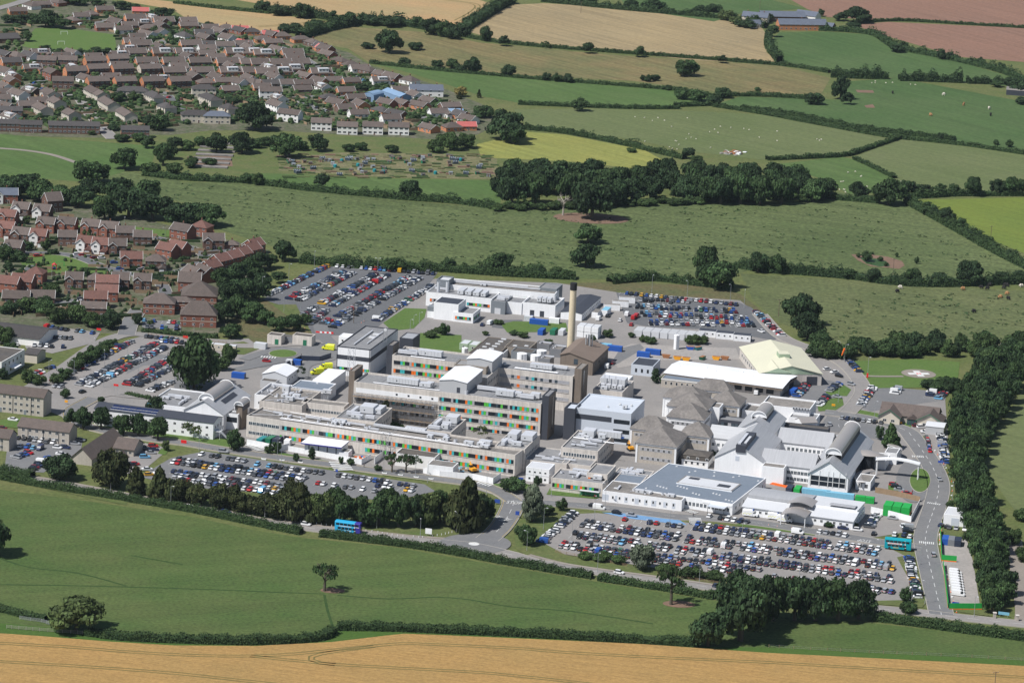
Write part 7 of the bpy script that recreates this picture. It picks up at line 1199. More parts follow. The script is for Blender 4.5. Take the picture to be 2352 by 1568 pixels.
# red brick semis
for x, y in T1('870,618 1078,598 690,712 892,690 1120,690 895,806 1145,806 1395,806 1645,806'): house(x, y, EA, 13, 7.5, 5, 2.6, 'brick_orange', 'tile_brown', 'gable', 'pair of red brick semis with brown roof in the far brick rows', 'far red brick semis', 'semi_detached_house', 4, False, 2, 'brick_brown', ww=1.8)
for x, y in T1('430,612 622,612'): house(x, y, 4, 11.5, 8, 5, 2.4, 'brick_brown', 'tile_brown', 'gable', 'brown brick semi pair below the football field', 'brown semis below the football field', 'semi_detached_house', 4, False, 2, ww=1.8)
house(*T1('578,806')[0], 8, 12.5, 8, 5, 2.4, 'brick_brown', 'tile_brown', 'gable', 'brown brick semi pair at the estate road junction', None, 'semi_detached_house', 4, False, 2, ww=1.8); house(*T1('480,730')[0], -55, 11, 7.5, 5, 2.4, 'brick_red', 'tile_brown', 'gable', 'red brick end house beside the road junction semis', None, 'house', 3); house(*T1('1368,690')[0], EA, 13, 7.5, 5, 2.6, 'render_cream', 'tile_brown', 'gable', 'pale pink rendered semi pair among the brick semis', None, 'semi_detached_house', 4, False, 2, 'brick_brown')
# dormer bungalows
for x, y in T1('1700,515 2160,515 2310,515 1490,515 2110,690') + T2('65,525 225,690 590,700 330,665'): house(x, y, EA - 6, 13, 8.5, 2.7, 3.2, 'brick_orange', 'tile_brown', 'barge', 'orange gabled bungalow with wide white dormer', 'dormer bungalows of the far estate', 'dormer_bungalow', 3, True, 1)
for x, y in T1('1240,515 1345,600 1590,600 1830,600 2085,605 2300,610 1595,690 1855,690 2320,690 1230,420 1290,440 1750,440 1500,225 1240,200') + T2('45,615 220,615 90,700 390,610 330,520'): house(x, y, EA - 6, 13.5, 8.5, 2.7, 3.0, 'brick_orange', 'tile_brown', 'barge', 'orange gabled brick bungalow with plain brown roof', 'plain bungalows of the far estate', 'bungalow', 4, False, 1, 'brick_brown')
# ordinary bungalows seen end-on or turned
for i_, (x, y) in enumerate(T1('960,118 830,160 745,180 665,215 960,280 1065,235 1190,262 1370,290 1350,345 1260,375 1470,225 1730,265 1930,290 2080,290 2200,310 2310,320 1690,360 1870,340 2090,380 2230,440 1890,440 2065,450 40,530 145,545 270,545 100,600 50,690 1890,790 2055,780 2190,790 2320,790 2110,860 520,50 380,70 290,80 160,130 560,30') + T2('130,350 240,360 410,390 520,420 600,460 640,480 660,530 770,590 870,630 950,660 1030,680 1160,720 1250,740 1410,770 30,800 130,800 290,800 430,800 580,780 710,770 870,780 450,730 670,930 740,980 820,1030 1200,980 1340,980 1500,1000 1150,1050 1290,1080 1780,1010 1880,1090 1950,1130 1590,1210 1800,1200 820,870 60,390 150,420 350,560')):
    m_ = RH.choice(['brick_orange', 'brick_orange', 'brick_brown', 'render_white', 'brick_red']); r_ = RH.choice(['tile_brown', 'tile_brown', 'tile_dark', 'tile_brown']); a_ = RH.choice([-45, -50, 25, -40, 22]) if i_ > 24 else RH.choice([15, 20, -45]); hp = RH.random() < .3
    nm = {'brick_orange': 'orange brick', 'brick_brown': 'brown brick', 'render_white': 'white rendered', 'brick_red': 'red brick'}[m_]
    house(x, y, a_, RH.choice([10.5, 12]), 7.5, 2.7, RH.choice([2.3, 2.7]), m_, r_, 'barge', f'{nm} {"hipped" if hp else "gabled"} bungalow with {"dark" if r_ == "tile_dark" else "brown"} roof in the far estate', f'{nm} {"hipped" if hp else "gabled"} {r_} far bungalows', 'bungalow', 3, False, 1, hip=hp)
for x, y, a_ in [(*T1('2205,300')[0], 10), (*T1('1290,130')[0], 8), (*T2('130,345')[0], 12), (*T2('625,475')[0], -48), (*T2('1930,1190')[0], 12), (*T1('2235,430')[0], -45)]: house(x, y, a_, 11, 7, 2.7, 2.3, 'brick_orange', 'tile_pink', 'barge', 'bungalow with bright pinkish red roof in the far estate', 'pink-roofed bungalows', 'bungalow', 3, False, 1)
# further bungalows between the roads of the far estate
RPT = [v.co.copy() for o in bpy.data.objects if o.name.startswith('estate_road') for v in o.data.vertices]
for i_ in range(1500):
    x, y = RH.uniform(0, 1060), RH.uniform(45, 285); q = G(x, y)
    if not inside(x, y, [(-5,130),(60,125),(280,128),(275,75),(230,40),(420,52),(590,95),(700,110),(830,165),(960,210),(1060,255),(1060,285),(900,285),(700,250),(500,205),(200,205),(-5,290)]) or min((q - h).length for h in HPOS) < 14.5 or min((q.xy - r.xy).length for r in RPT) < 8: continue
    m_ = RH.choice(['brick_orange', 'render_white', 'render_white', 'brick_brown']); a_ = RH.choice((22, 22, -48, -62)); nm = {'brick_orange': 'orange brick', 'brick_brown': 'brown brick', 'render_white': 'white rendered', 'render_cream': 'cream rendered'}[m_]
    house(x, y, a_, 11, 7.2, 2.7, 2.5, m_, 'tile_brown', 'barge', f'{nm} bungalow with white extension between the far estate rows', f'{nm} infill bungalows', 'bungalow', 3, RH.random() < .3, 1, porch=RH.random() < .4)
# white-fronted terraces and town houses
for x, y in T2('600,1190 838,1225 1072,1225 1310,1230'): house(x, y, 2, 11.5, 8, 5, 2.3, 'brick_brown', 'tile_brown', 'gable', 'white-banded semi pair facing the allotments', 'white-banded semis above the allotments', 'semi_detached_house', 4, False, 1, 'render_white', ww=1.9)
for x, y, w_, a_ in [(*T1('1240,1260')[0], 17, 8), (*T1('680,1220')[0], 28, 8), (*T1('285,1210')[0], 12, 8), (*T1('80,1200')[0], 12, 8), (*T1('90,1080')[0], 14, 8)]: house(x, y, a_, w_, 7.5, 5, 2, 'brick_orange', 'tile_dark', 'gable', 'long blue-panelled terrace facing the gravel path field' if w_ > 20 else 'short blue-panelled terrace near the gravel path field', None if w_ > 20 else 'short terraces by the path field', 'terrace', int(w_ / 2.4), False, 2, 'brick_brown', win='blue', ww=1.7)
for x, y, w_, a_ in [(*T1('1000,1010')[0], 20, -66), (*T1('1160,1110')[0], 18, -66), (*T1('860,900')[0], 15, -64), (*T1('920,930')[0], 12, -64), (*T1('460,920')[0], 14, -62), (*T1('520,1000')[0], 12, -62), (*T1('390,1060')[0], 15, -62), (*T1('655,1110')[0], 11, -60)]: house(x, y, a_, w_, 7.5, 4.8, 2.2, 'render_cream', 'tile_brown', 'gable', 'cream terrace with brown roof along the sloping estate road', 'cream terraces along the sloping road', 'terrace', int(w_ / 2.5), False, 2)
for x, y, w_, a_, r_ in [(*T1('1220,900')[0], 18, 5, 'tile_dark'), (*T1('1420,950')[0], 16, -62, 'tile_dark'), (*T1('1530,1050')[0], 10, -55, 'tile_dark'), (*T1('1800,1120')[0], 17, 8, 'tile_dark'), (*T1('1990,1130')[0], 15, 8, 'slate_blue'), (*T1('1930,970')[0], 18, -60, 'tile_dark'), (*T1('2100,1060')[0], 10, -50, 'tile_dark'), (*T1('1870,880')[0], 14, 10, 'tile_dark')]: house(x, y, a_, w_, 7.5, 5, 2.6, 'render_cream', r_, 'gable', 'pale rendered estate terrace with dark hipped roof' if r_ == 'tile_dark' else 'pale rendered terrace with bluish roof', 'pale terraces with dark roofs' if r_ == 'tile_dark' else None, 'terrace', int(w_ / 2.6), False, 2, hip=True)
for x, y, a_ in [(*T2('310,1110')[0], -18), (*T2('190,1030')[0], -55), (*T2('130,900')[0], 10), (*T1('170,930')[0], -50)]: house(x, y, a_, 13, 7.5, 5, 2.4, 'render_white', 'tile_brown', 'barge', 'bright white two-storey house among the far terraces', 'white houses of the far estate', 'house', 4, False, 1)
def barn(label, x, y, ang, w, d, h, rise, wall, roof, curved=False):
    t = thing('barn', label, 'barn', G(x, y), rad(ang)); pr = [(-d/2, 0), (d/2, 0), (d/2, h)] + ([(d/2 * math.cos(math.pi * i / 8), h + rise * math.sin(math.pi * i / 8)) for i in range(1, 8)] if curved else [(0, h + rise)]) + [(-d/2, h)]
    part(t, 'wall', lambda b: b.extr(pr, -w/2, w/2, wall, 'x')); rp = [(a * 1.02, z + .15) for a, z in pr[2:]]; part(t, 'roof', lambda b: b.extr(rp + [(a, z - .1) for a, z in reversed(rp)], -w/2 - .2, w/2 + .2, roof, 'x')); part(t, 'door', lambda b: b.box(-w/2 - .06, -w/2, -1.8, 1.8, 0, 3.2, 'slate_clad'))
barn('round-roofed blue metal barn by the estate road', *T2('1080,925')[0], 60, 12, 8, 3.6, 2.6, 'barn_blue', 'barn_blue', True); barn('long blue metal barn beside the round-roofed one', *T2('1290,910')[0], -58, 24, 9, 3.6, 1.8, 'barn_blue', 'barn_blue'); barn('grey-roofed clubhouse beside the football field', *T1('60,385')[0], 30, 16, 12, 3, 3, 'brick_brown', 'tile_dark'); barn('dark open barn at the picture edge', 2345, 218, -10, 20, 10, 3.5, 1.6, 'slate_clad', 'roof_worn'); barn('pale blue-roofed house extension in the far close', *T2('1800,1060')[0], 5, 14, 7, 2.8, 1.6, 'render_white', 'barn_blue')
house(*T2('1560,880')[0], 8, 20, 8, 4.5, 3, 'render_white', 'slate_blue', 'gable', 'old slate-roofed farmhouse beside the golden tree', None, 'farmhouse', 4, False, 2)
# far farmstead
house(1735, 52, -15, 18, 8, 5, 3, 'render_cream', 'slate_blue', 'gable', 'cream farmhouse with slate roof on the far hill', None, 'farmhouse', 4, False, 2); house(1733, 63, 25, 10, 7, 3, 2.6, 'render_white', 'slate_blue', 'gable', 'small white slate-roofed farm annexe', None, 'farmhouse', 2, False, 0); house(1840, 68, 12, 34, 9, 4.5, 3.6, 'brick_orange', 'slate_blue', 'gable', 'long slate-roofed converted barn of brick', None, 'farm_range', 10, False, 1); house(1795, 48, 10, 32, 9, 4, 3.4, 'brick_brown', 'slate_blue', 'gable', 'rear slate-roofed farm range', None, 'farm_range', 8, False, 0); house(1855, 46, -30, 16, 9, 4, 3, 'render_white', 'slate_blue', 'gable', 'white-walled slate barn behind the brick range', None, 'farm_range', 3, False, 0); house(1898, 68, -25, 11, 7, 3, 2.4, 'brick_brown', 'slate_blue', 'gable', 'low slate outbuilding at the end of the farm', None, 'farm_outbuilding', 2, False, 0)
# ---- red brick estate
def E_(s, ang, w, d, label, group, roof='tile_brown', wall='brick_red', cg=None, porch=False, hip=False, h=5.0, rise=3.0, front=3):
    for x, y in T5(s): house(x, y, ang, w, d, h, rise, wall, roof, 'barge', label, group, 'brick_house', front, False, 1, None, hip, 'win', porch, cg)
E_('685,1072 1110,1075 1310,1085', 2, 8.5, 7.5, 'detached red brick house with front gable below the play green', 'gabled houses below the play green', 'tile_brown', 'brick_brown', (4.0, .8, 'brick_brown'))
E_('880,1078', 2, 8, 7.5, 'hipped brick house with white windows below the play green', None, 'tile_brown', 'brick_brown', None, False, True)
E_('200,420 395,440', -8, 9, 9, 'brick house with white rendered front gable near the oak thicket', 'white-gabled houses near the thicket', 'tile_brown', 'brick_brown', (5, 1.2, 'render_white'), True)
E_('790,735 930,750 360,670', -6, 8.5, 8, 'brick house with white front gable and red garage on the crescent', 'white-gabled crescent houses', 'tile_red', 'brick_red', (4.6, 1.2, 'render_white'), True)
E_('480,370', 32, 9, 8, 'tall brown brick house with skylights at the thicket', None, 'tile_brown', 'brick_brown', None, False, False, 6.5, 4)
E_('80,490 60,600', -10, 9, 8, 'red-tiled brick house at the estate entrance', 'red-tiled houses at the estate entrance', 'tile_red', 'brick_red', (4, 1, 'brick_red'), True)
E_('200,655 130,775', -10, 9, 8.5, 'brown brick house with garage wing on the estate entrance road', 'garage-wing houses on the entrance road', 'tile_brown', 'brick_brown', (4.6, 1, 'brick_brown'), True)
E_('430,560 620,560 840,580 1010,600', -8, 9.5, 8, 'detached brick house in the upper row before the thicket', 'upper row brick houses', 'tile_brown', 'brick_red', (4.4, 1, 'brick_red'))
E_('620,680 1310,680 1150,640', 6, 9.5, 8, 'brown brick house turned side-on behind the crescent', 'side-on houses behind the crescent', 'tile_brown', 'brick_brown', None, False, False, 5, 2.8)
E_('1080,760', 6, 9, 8, 'brown-roofed brick house beside the yellow bush', None, 'tile_brown', 'brick_brown', (4.2, 1, 'brick_brown'))
E_('1205,880', 8, 11, 8, 'large red brick house with blue car at the crescent bend', None, 'tile_red', 'brick_red', (4.4, .8, 'brick_red'))
E_('1430,905', 4, 10, 8, 'brick house with timbered bay on the crescent corner', None, 'tile_brown', 'brick_brown', None, True, True)
E_('1540,800 1640,780', -30, 10, 8, 'red brick house with long side gable on the corner drive', 'corner drive houses', 'tile_red', 'brick_red')
E_('1680,620', -28, 11, 9, 'big red brick house with white-edged gable at the pasture edge', None, 'tile_brown', 'brick_red'); E_('1850,590', -20, 10, 9, 'hipped red brick house behind the big gabled one', None, 'tile_red', 'brick_red', None, False, True); E_('1960,710', 8, 11, 9, 'brick house with front wing at the pasture edge', None, 'tile_brown', 'brick_brown', (4.6, 2, 'brick_brown')); E_('2130,715', 2, 7, 6, 'small hipped garage with white door', None, 'tile_brown', 'brick_brown', None, False, True, 2.6, 2, 1)
E_('2300,800 2210,840 2130,870 2020,900 1930,960 2330,760', 55, 9.5, 8, 'red-tiled terrace house stepping up beside the pasture', 'stepped terrace beside the pasture', 'tile_red', 'brick_red')
E_('1880,1010 1780,1020', -52, 11, 8.5, 'brick house with white-edged gable above the care home', 'gabled houses above the care home', 'tile_brown', 'brick_red'); E_('1745,1110', 0, 11, 9, 'tall red brick house next to the care home', None, 'tile_brown', 'brick_red', None, False, False, 6, 4)
E_('80,1110 215,1090', -12, 11, 8, 'orange-roofed brick house at the left edge of the play green', 'houses left of the play green', 'tile_red', 'brick_red'); E_('330,1020', -8, 9, 9, 'hipped red-roofed house beside the play green', None, 'tile_red', 'brick_red', None, False, True); E_('150,1210 380,1205', 4, 13, 7, 'low brown-roofed brick house above the day centre', 'low houses above the day centre', 'tile_brown', 'brick_brown', None, False, False, 3, 3)
E_('985,1100', 6, 11, 8, 'red-tiled brick house with glazed doors in the middle close', None, 'tile_red', 'brick_red'); E_('980,1190 880,1250', 4, 11, 7.5, 'brick house around the parking court', 'parking court houses', 'tile_red', 'brick_red'); E_('860,1330', 3, 12, 7.5, 'plain brick house with low tiled roof by the parking court', None, 'tile_brown', 'brick_brown', None, False, False, 4.5, 2.4); E_('60,290', 10, 12, 8, 'slate-roofed brick house at the edge of the brick estate', None, 'slate_blue', 'brick_red', (4, 1, 'render_white'))
for A_, w_, d_, l_, hh, ri in [((366,718), 15, 11, 'brick care home wing with hipped tiled roof', 5.4, 4), ((415,712), 12, 7, 'low link of the brick care home', 4.5, 2), ((458,700), 17, 17, 'largest pyramid-roofed block of the brick care home', 6, 6), ((456,748), 17, 10, 'front block of the brick care home with small windows', 6, 6)]:
    t = house(A_[0], A_[1] - 2, 3, w_, d_, hh, ri, 'brick_red', 'tile_brown', 'gable', l_, None, 'care_home', 4, False, 0, hip=True); ob('brick_band', shared(('cband', w_, d_), lambda b: b.box(-w_/2 - .02, w_/2 + .02, -d_/2 - .03, d_/2, 2.9, 3.15, 'render_cream')), t)
# ================================================================ SMALL THINGS
def container(x, y, ang, L, m, label, w=2.44, h=2.6, group=None, name='shipping_container', win=0, roof=None, stripe=None, z=0):
    p = G(x, y); p.z = z; t = thing(name, label, 'container' if name == 'shipping_container' else 'cabin', p, rad(ang), group)
    def bd(b):
        b.box(-L/2, L/2, -w/2, w/2, .12, h, m, roof or m); n = int(L / .6)
        for i in range(n + 1): xx = -L/2 + L * i / n; b.box(xx - .08, xx + .08, -w/2 - .05, w/2 + .05, .2, h - .08, m)
        b.box(-L/2 + .1, L/2 - .1, -w/2 + .1, w/2 - .1, 0, .13, 'galv_dark')
    ob('body', shared(('container', L, m, w, h, roof), bd), t); ob('door', shared(('cdoor', w, h), lambda b: (b.box(-.06, .03, -w/2 + .15, -.03, .2, h - .2, 'galv_dark'), b.box(-.06, .03, .03, w/2 - .15, .2, h - .2, 'galv_dark'))), t, (L/2 + .05, 0, 0))
    if win:
        for i in range(win): ob('window', win_mesh(.9, .8, 'win'), t, (-L/2 + L * (i + .5) / win, -w/2 - .05, h * .6))
    if stripe: ob('stripe', shared(('cstripe', L, w), lambda b: b.box(-L/2 - .07, L/2 + .07, -w/2 - .09, w/2 + .09, h * .3, h * .42, stripe)), t)
    return t
for a in [(1238,745,-14,9,'box_blue','long blue container behind the chimney lawn'),(1244,767,75,6,'box_blue','short blue container standing end-on on the lawn'),(1272,767,75,6,'box_green','dark green container end-on beside the blue one'),(1291,768,75,6,'pale_sheet','pale grey container end-on beside the green one'),(1214,737,-14,4,'pale_sheet','small grey cabin by the energy unit'),(1273,742,-14,5,'white_panel','small white cabin near the chimney'),(1390,801,-14,6,'box_sky','pale blue container beside the boiler house'),(1412,806,-14,7,'box_blue','bright blue container by the boiler yard'),(1478,820,-14,6,'box_blue','blue container in the skip yard'),(1500,814,-14,7,'box_blue','second blue container at the back of the skip yard'),(1812,890,70,6,'box_navy','navy container at the end of the white roof'),(1822,905,70,6,'box_blue','blue container beside the parked silver cars'),(602,1018,68,6,'box_teal','teal skip container behind the site gates'),(621,1017,68,6,'box_green','green skip container behind the site gates'),(638,1018,68,6,'box_navy','navy skip container behind the site gates'),(661,1022,75,3,'white_panel','small white site cabin on orange base'),(1814,1130,75,6,'box_navy','dark container beside the glazed gable'),(1832,1132,75,6,'site_green','green cabin with orange stripe by the glazed gable'),(1874,1137,-14,11.5,'box_sky','long pale blue container below the glazed gable, left one'),(1929,1145,-14,11.5,'box_sky','long pale blue container below the glazed gable, right one'),(1976,1152,-14,4,'site_green','green cabin with white checks beside the brown fence'),(1998,1155,-14,3.4,'site_green','green cabin with white doors beside the brown fence'),(2171,1247,80,6,'box_blue','blue container in the contractor yard'),(2185,1249,80,6,'galv_dark','grey container in the contractor yard'),(2200,1251,80,6,'box_navy','navy container in the contractor yard'),(548,868,-14,6,'box_blue','blue skip by the left service yard'),(682,838,-14,4,'box_blue','blue cabin on the ambulance ramp'),(665,838,-14,3,'pale_sheet','grey cabin on the ambulance ramp')]:
    container(*a[:6], stripe='site_orange' if 'orange stripe' in a[5] else None)
for i_ in range(3): container(2040 + i_ * 20.5, 1180 + i_ * 2.6, 75.4, 7, 'site_green', 'tall green site cabin with orange stripe in a row of three', 3.3, 4.6, 'green site cabins', 'site_cabin', 0, None, 'site_orange')
for i_ in range(8): container(1469 + i_ * 19.6, 769 + i_ * 1.6, 75.4, 8.5, 'pale_sheet', 'grey modular cabin in the row before the far car park', 3.9, 3.2, 'grey modular cabins', 'modular_cabin', 0, 'grey_sheet')
for i_ in range(3): container(1625 + i_ * 40, 772 + i_ * 5, -10, 8.2, 'white_panel', 'white cabin with slate roof beside the far car park', 5, 3.2, 'slate-roofed white cabins', 'modular_cabin', 3, 'slate_clad')
for i_ in range(3):
    for k_ in range(2): container(1336 + i_ * 16.5, 771 + i_ * 2, 75.4, 7, 'white_panel', 'white stacked cabin beside the chimney, %s' % ('upper layer' if k_ else 'ground layer'), 3.2, 2.8, 'white stacked cabins by the chimney %d' % k_, 'site_cabin', 0, 'pale_sheet', None, 2.85 * k_)
for i_, (x_, y_) in enumerate(((1370,727), (1392,722), (1405,712), (1425,704), (1440,695))): container(x_, y_, 75 if i_ < 2 else -5, 8, 'white_panel', 'white cabin in the delivery compound beside the far car park', 3, 3, 'white cabins of the delivery compound', 'site_cabin', 0, 'box_sky' if i_ == 1 else 'roof_worn')
for i_ in range(3): container(478 + i_ * 26, 801 + i_ * 3, -8, 5, 'render_cream', 'cream cabin behind the very large tree', 3, 3, 'cream cabins behind the large tree', 'site_cabin', 1, 'pale_sheet')
def skip(x, y, ang, m, label):
    t = thing('skip', label, 'skip', G(x, y), rad(ang)); part(t, 'hull', lambda b: b.extr([(-1.2, .1), (1.2, .1), (2, 1.6), (-2, 1.6)], -.95, .95, m, 'y')); part(t, 'load', lambda b: b.box(-1.7, 1.7, -.8, .8, 1.5, 1.72, 'rust'))
for a in [(1556,826,-10,'plant_yellow','yellow skip in the works yard, left of its twin'),(1576,828,-10,'plant_yellow','yellow skip in the works yard, right of its twin'),(1530,822,-10,'rust','rusty brown skip in the works yard'),(1613,826,60,'box_green','green skip beside the cream hall yard'),(1645,826,-14,'plant_yellow','yellow and rusty skip by the cream hall'),(1603,804,40,'box_teal','teal skip at the back fence of the works yard'),(1665,826,-14,'rust','rusty skip against the cream hall wall'),(1585,803,0,'box_blue','blue sheeted skip at the back of the works yard')]: skip(*a)
# ---- panelled hoardings and fences
def hoarding(pts, h, m, label, pl=2.4, base=None, name='hoarding', th=.1):
    W = [G(*q) for q in pts]; t = thing(name, label, 'fence', W[0])
    for i in range(len(W) - 1):
        d = W[i + 1] - W[i]; n = max(1, round(d.length / pl)); a = math.atan2(d.y, d.x); L = d.length / n
        me = shared(('fence_panel', round(L, 2), h, m, base), lambda b: (b.box(0, L - .04, -th/2, th/2, .4 if base else 0, h, m), b.box(0, L - .04, -th/2 - .03, th/2 + .03, 0, .55, base) if base else None, b.box(-.06, .06, -.09, .09, 0, h + .05, m)))
        for k in range(n): ob('panel', me, t, W[i] + d * (k / n) - W[0], a)
for a in [([(567,1022),(600,1028),(640,1037),(664,1031)],2.6,'white_panel','white hoarding with gates around the skip compound'),([(662,1036),(725,1047),(830,1067),(852,1054)],2.4,'white_panel','long white hoarding along the forecourt'),([(860,1066),(892,1041),(906,1036)],3,'white_panel','white hoarding running to the dark entrance canopy'),([(972,1086),(1010,1095),(1085,1101),(1132,1111),(1150,1099)],2.6,'white_panel','white hoarding with yellow gates by the zebra crossing'),([(2000,1177),(2045,1187),(2092,1199),(2112,1160)],2.6,'white_panel','white hoarding round the green cabin compound'),([(2010,1131),(2060,1140),(2113,1153)],2.4,'timber','brown timber fence behind the green cabins')]: hoarding(*a)
for a in [([(2159,1222),(2162,1288),(2197,1291)],2.6,'site_green','green hoarding with orange foot at the top of the contractor yard'),([(2166,1300),(2177,1397)],2.6,'site_green','green hoarding with orange foot along the access road'),([(2180,1400),(2256,1400)],2.6,'site_green','green hoarding with orange foot facing the main road')]: hoarding(*a, base='site_orange')
def rail_fence(pts, label, m='timber', h=1.2, sp=2.6, rails=3, wire=False, name='fence'):
    W = path(pts, sp); t = thing(name, label, 'fence', W[0]); pm = shared(('fpost', m, h), lambda b: b.box(-.08, .08, -.08, .08, 0, h, m))
    for i, p in enumerate(W): ob('post', pm, t, p - W[0])
    for k in range(rails):
        bb = MB()
        for i in range(len(W) - 1): z = h * (k + .7) / rails; bb.tube(W[i] - W[0] + Vector((0, 0, z)), W[i + 1] - W[0] + Vector((0, 0, z)), .02 if wire else .06, 'galv' if wire else m, 4)
        ob('wire' if wire else 'rail', bb.mesh('rail'), t)
rail_fence([(1275,1268),(1340,1281),(1440,1301)], 'post and rail fence along the lower edge of the front car park'); rail_fence([(1510,1318),(1580,1330),(1668,1344)], 'post and rail fence beside the grey-green willow'); rail_fence([(1766,1486),(1900,1494),(2060,1502),(2200,1508),(2400,1520)], 'wire stock fence along the wheat margin', 'timber', 1.2, 4.5, 2, True); rail_fence([(1480,195),(1540,203),(1620,214)], 'pale wire fence on the green strip boundary', 'deadwood', 1.3, 6, 2, True); rail_fence([(340,770),(420,779),(520,790)], 'post and rail fence before the care home hedge'); rail_fence([(15,1442),(60,1446),(110,1450),(190,1456)], 'weathered rails of the sheep pens', 'deadwood', 1.3, 2.2, 3, False, 'sheep_pen'); rail_fence([(45,1421),(70,1425),(95,1428),(130,1440)], 'grey gate rails above the sheep pens', 'galv', 1.3, 2.4, 4, False, 'sheep_pen')
bar = lambda m: shared(('barrier', m), lambda b: (b.extr([(-.3, 0), (.3, 0), (.15, .95), (-.15, .95)], -.95, .95, m, 'x')))
for i_ in range(14): p = G(1735 + i_ * 6.2, 1103 + i_ * 1.45); tag(ob('safety_barrier', bar('site_orange'), None, p, rad(-20)), 'orange plastic barrier in the line beside the white annexe', 'barrier', 'orange barrier line')
for i_ in range(7): p = G(730 + i_ * 5.2, 765 + i_ * .3); tag(ob('safety_barrier', bar('sign_red' if i_ % 2 == 0 else 'white_panel'), None, p, rad(-4)), '%s plastic barrier by the concrete substations' % ('red' if i_ % 2 == 0 else 'white'), 'barrier', 'barriers by the substations %d' % (i_ % 2))
cone = shared('traffic_cone', lambda b: (b.box(-.25, .25, -.25, .25, 0, .06, 'site_orange'), b.tube((0, 0, .05), (0, 0, .8), .2, 'site_orange', 8, .04), b.tube((0, 0, .38), (0, 0, .55), .13, 'white_panel', 8, .1)))
CW = offs(path([(2162,1405),(2155,1380),(2143,1330),(2128,1262),(2127,1225),(2148,1160),(2156,1115),(2143,1075),(2118,1035),(2098,1008)], 6), -5.6)
for i_, p in enumerate(CW):
    if i_ % 2 == 0: tag(ob('traffic_cone', cone, None, Vector((p.x, p.y, .15))), 'orange cone along the outer kerb of the access road', 'cone', 'cones along the access road')
    else: q = ob('kerb_stone', shared('kerb_stone', lambda b: b.prism([(.45 * math.cos(a) , .32 * math.sin(a)) for a in (0, 1, 2, 3, 4, 5)], 0, .45, 'white_panel')), None, Vector((p.x, p.y, .1)), i_); tag(q, 'white painted stone along the outer kerb of the access road', 'stone', 'white stones along the access road')
for x_, y_ in ((345,772),(362,774),(375,777),(393,779),(700,755),(830,742),(836,738),(1660,1196),(1700,1201),(1765,1207),(1785,1210),(1818,1214)): tag(ob('traffic_cone', cone, None, G(x_, y_)), 'orange cone on the hospital roadside', 'cone', 'cones on the hospital roadside')
post = shared('marker_post', lambda b: b.prism([(.11 * math.cos(a * 1.05), .11 * math.sin(a * 1.05)) for a in range(6)], 0, .95, 'white_panel'))
for x_, y_ in [(225,65),(270,70),(320,78),(410,90),(460,97),(510,104),(555,108),(600,113),(645,120),(695,128),(1010,172),(1065,178),(1120,185),(1160,195),(1205,203),(1250,210),(1300,218),(1350,222),(1445,228),(1495,232),(1530,232),(1620,222),(1665,215),(1705,208),(1740,200),(1770,193),(1800,185),(1830,175),(1860,165),(1888,155),(1915,145),(1940,133),(1968,122),(1990,112),(2015,100),(2045,88),(2080,70)]: tag(ob('marker_post', post, None, G(588 + x_ / 4, 1176 + y_ / 4 + 1.5)), 'short white marker post on the roadside verge', 'post', 'white verge posts')
# ---- lamp posts, signs, poles
def lamp(x, y, h, where, arms=1, ang=None):
    t = thing('lamp_post', f'tall grey {"double-headed " if arms == 2 else ""}lamp post {where}', 'lamp post', G(x, y), rad(RH.uniform(0, 360) if ang is None else ang), f'{"double " if arms == 2 else ""}lamp posts {where}')
    ob('pole', shared(('pole', h), lambda b: (b.tube((0, 0, 0), (0, 0, 1.2), .14, 'galv', 6), b.tube((0, 0, 1.2), (0, 0, h), .09, 'galv', 6, .06))), t)
    for k in range(arms): ob('lamp_head', shared('lamp_head', lambda b: (b.tube((0, 0, 0), (1.0, 0, .15), .05, 'galv', 4), b.box(.8, 1.5, -.16, .16, .1, .26, 'pale_sheet'))), t, (0, 0, h), math.pi * k)
for w_, h_, L in [('beside the main road', 8, [(22,1093),(254,1128),(392,1161),(610,1177),(608,1191),(778,1212),(865,1214),(965,1235),(1048,1222),(1210,1265),(1372,1315),(1606,1337),(2237,1417)]), ('in the front car park', 9, [(1248,1217),(1313,1247),(1365,1199),(1537,1224),(1703,1252),(1658,1295),(1487,1247),(1874,1276),(1848,1221),(2019,1292),(1836,1319),(2014,1332),(2113,1297),(2093,1387),(2124,1387)]), ('along the road before the wards', 9, [(457,1035),(637,1057),(646,1063),(881,1083),(954,1093),(982,1108),(1117,1137),(1266,1140),(1390,1160)]), ('in the staff car park', 9, [(722,616),(663,646),(602,676),(811,651),(753,681),(957,663),(835,738),(652,716),(690,716)]), ('on the lawn by the white pavilion', 5, [(942,757),(950,747),(963,741)]), ('around the far right car park', 9, [(1497,673),(1578,686),(1709,707),(1677,693),(1640,766)]), ('around the hospice and helipad', 8, [(1940,829),(1928,823),(2008,961),(1993,858),(2162,1086),(2187,1149),(1925,925)]), ('in the left car park', 8, [(238,890),(293,822),(318,862),(358,888),(170,868),(112,868),(220,815),(240,845)]), ('on the brick estate', 6, [(285,526),(379,548),(381,633),(278,619),(119,635),(445,776),(415,770)])]:
    for x_, y_ in L: lamp(x_, y_, h_, w_)
lamp(867, 633, 9, 'in the staff car park', 2, 0)
def sign(x, y, w, h, zb, m, label, ang=-14, txt=None, tm='frame_white', ts=.4):
    t = thing('sign', label, 'sign', G(x, y), rad(ang)); part(t, 'board', lambda b: b.box(-w/2, w/2, -.05, .05, zb, zb + h, m))
    for s in (-1, 1): part(t, 'post', lambda b: b.tube((s * w * .35, .08, 0), (s * w * .35, .08, zb + h), .06, 'galv', 5))
    if txt: text(t, txt, ts, (0, -.07, zb + h / 2), SIDE, tm)
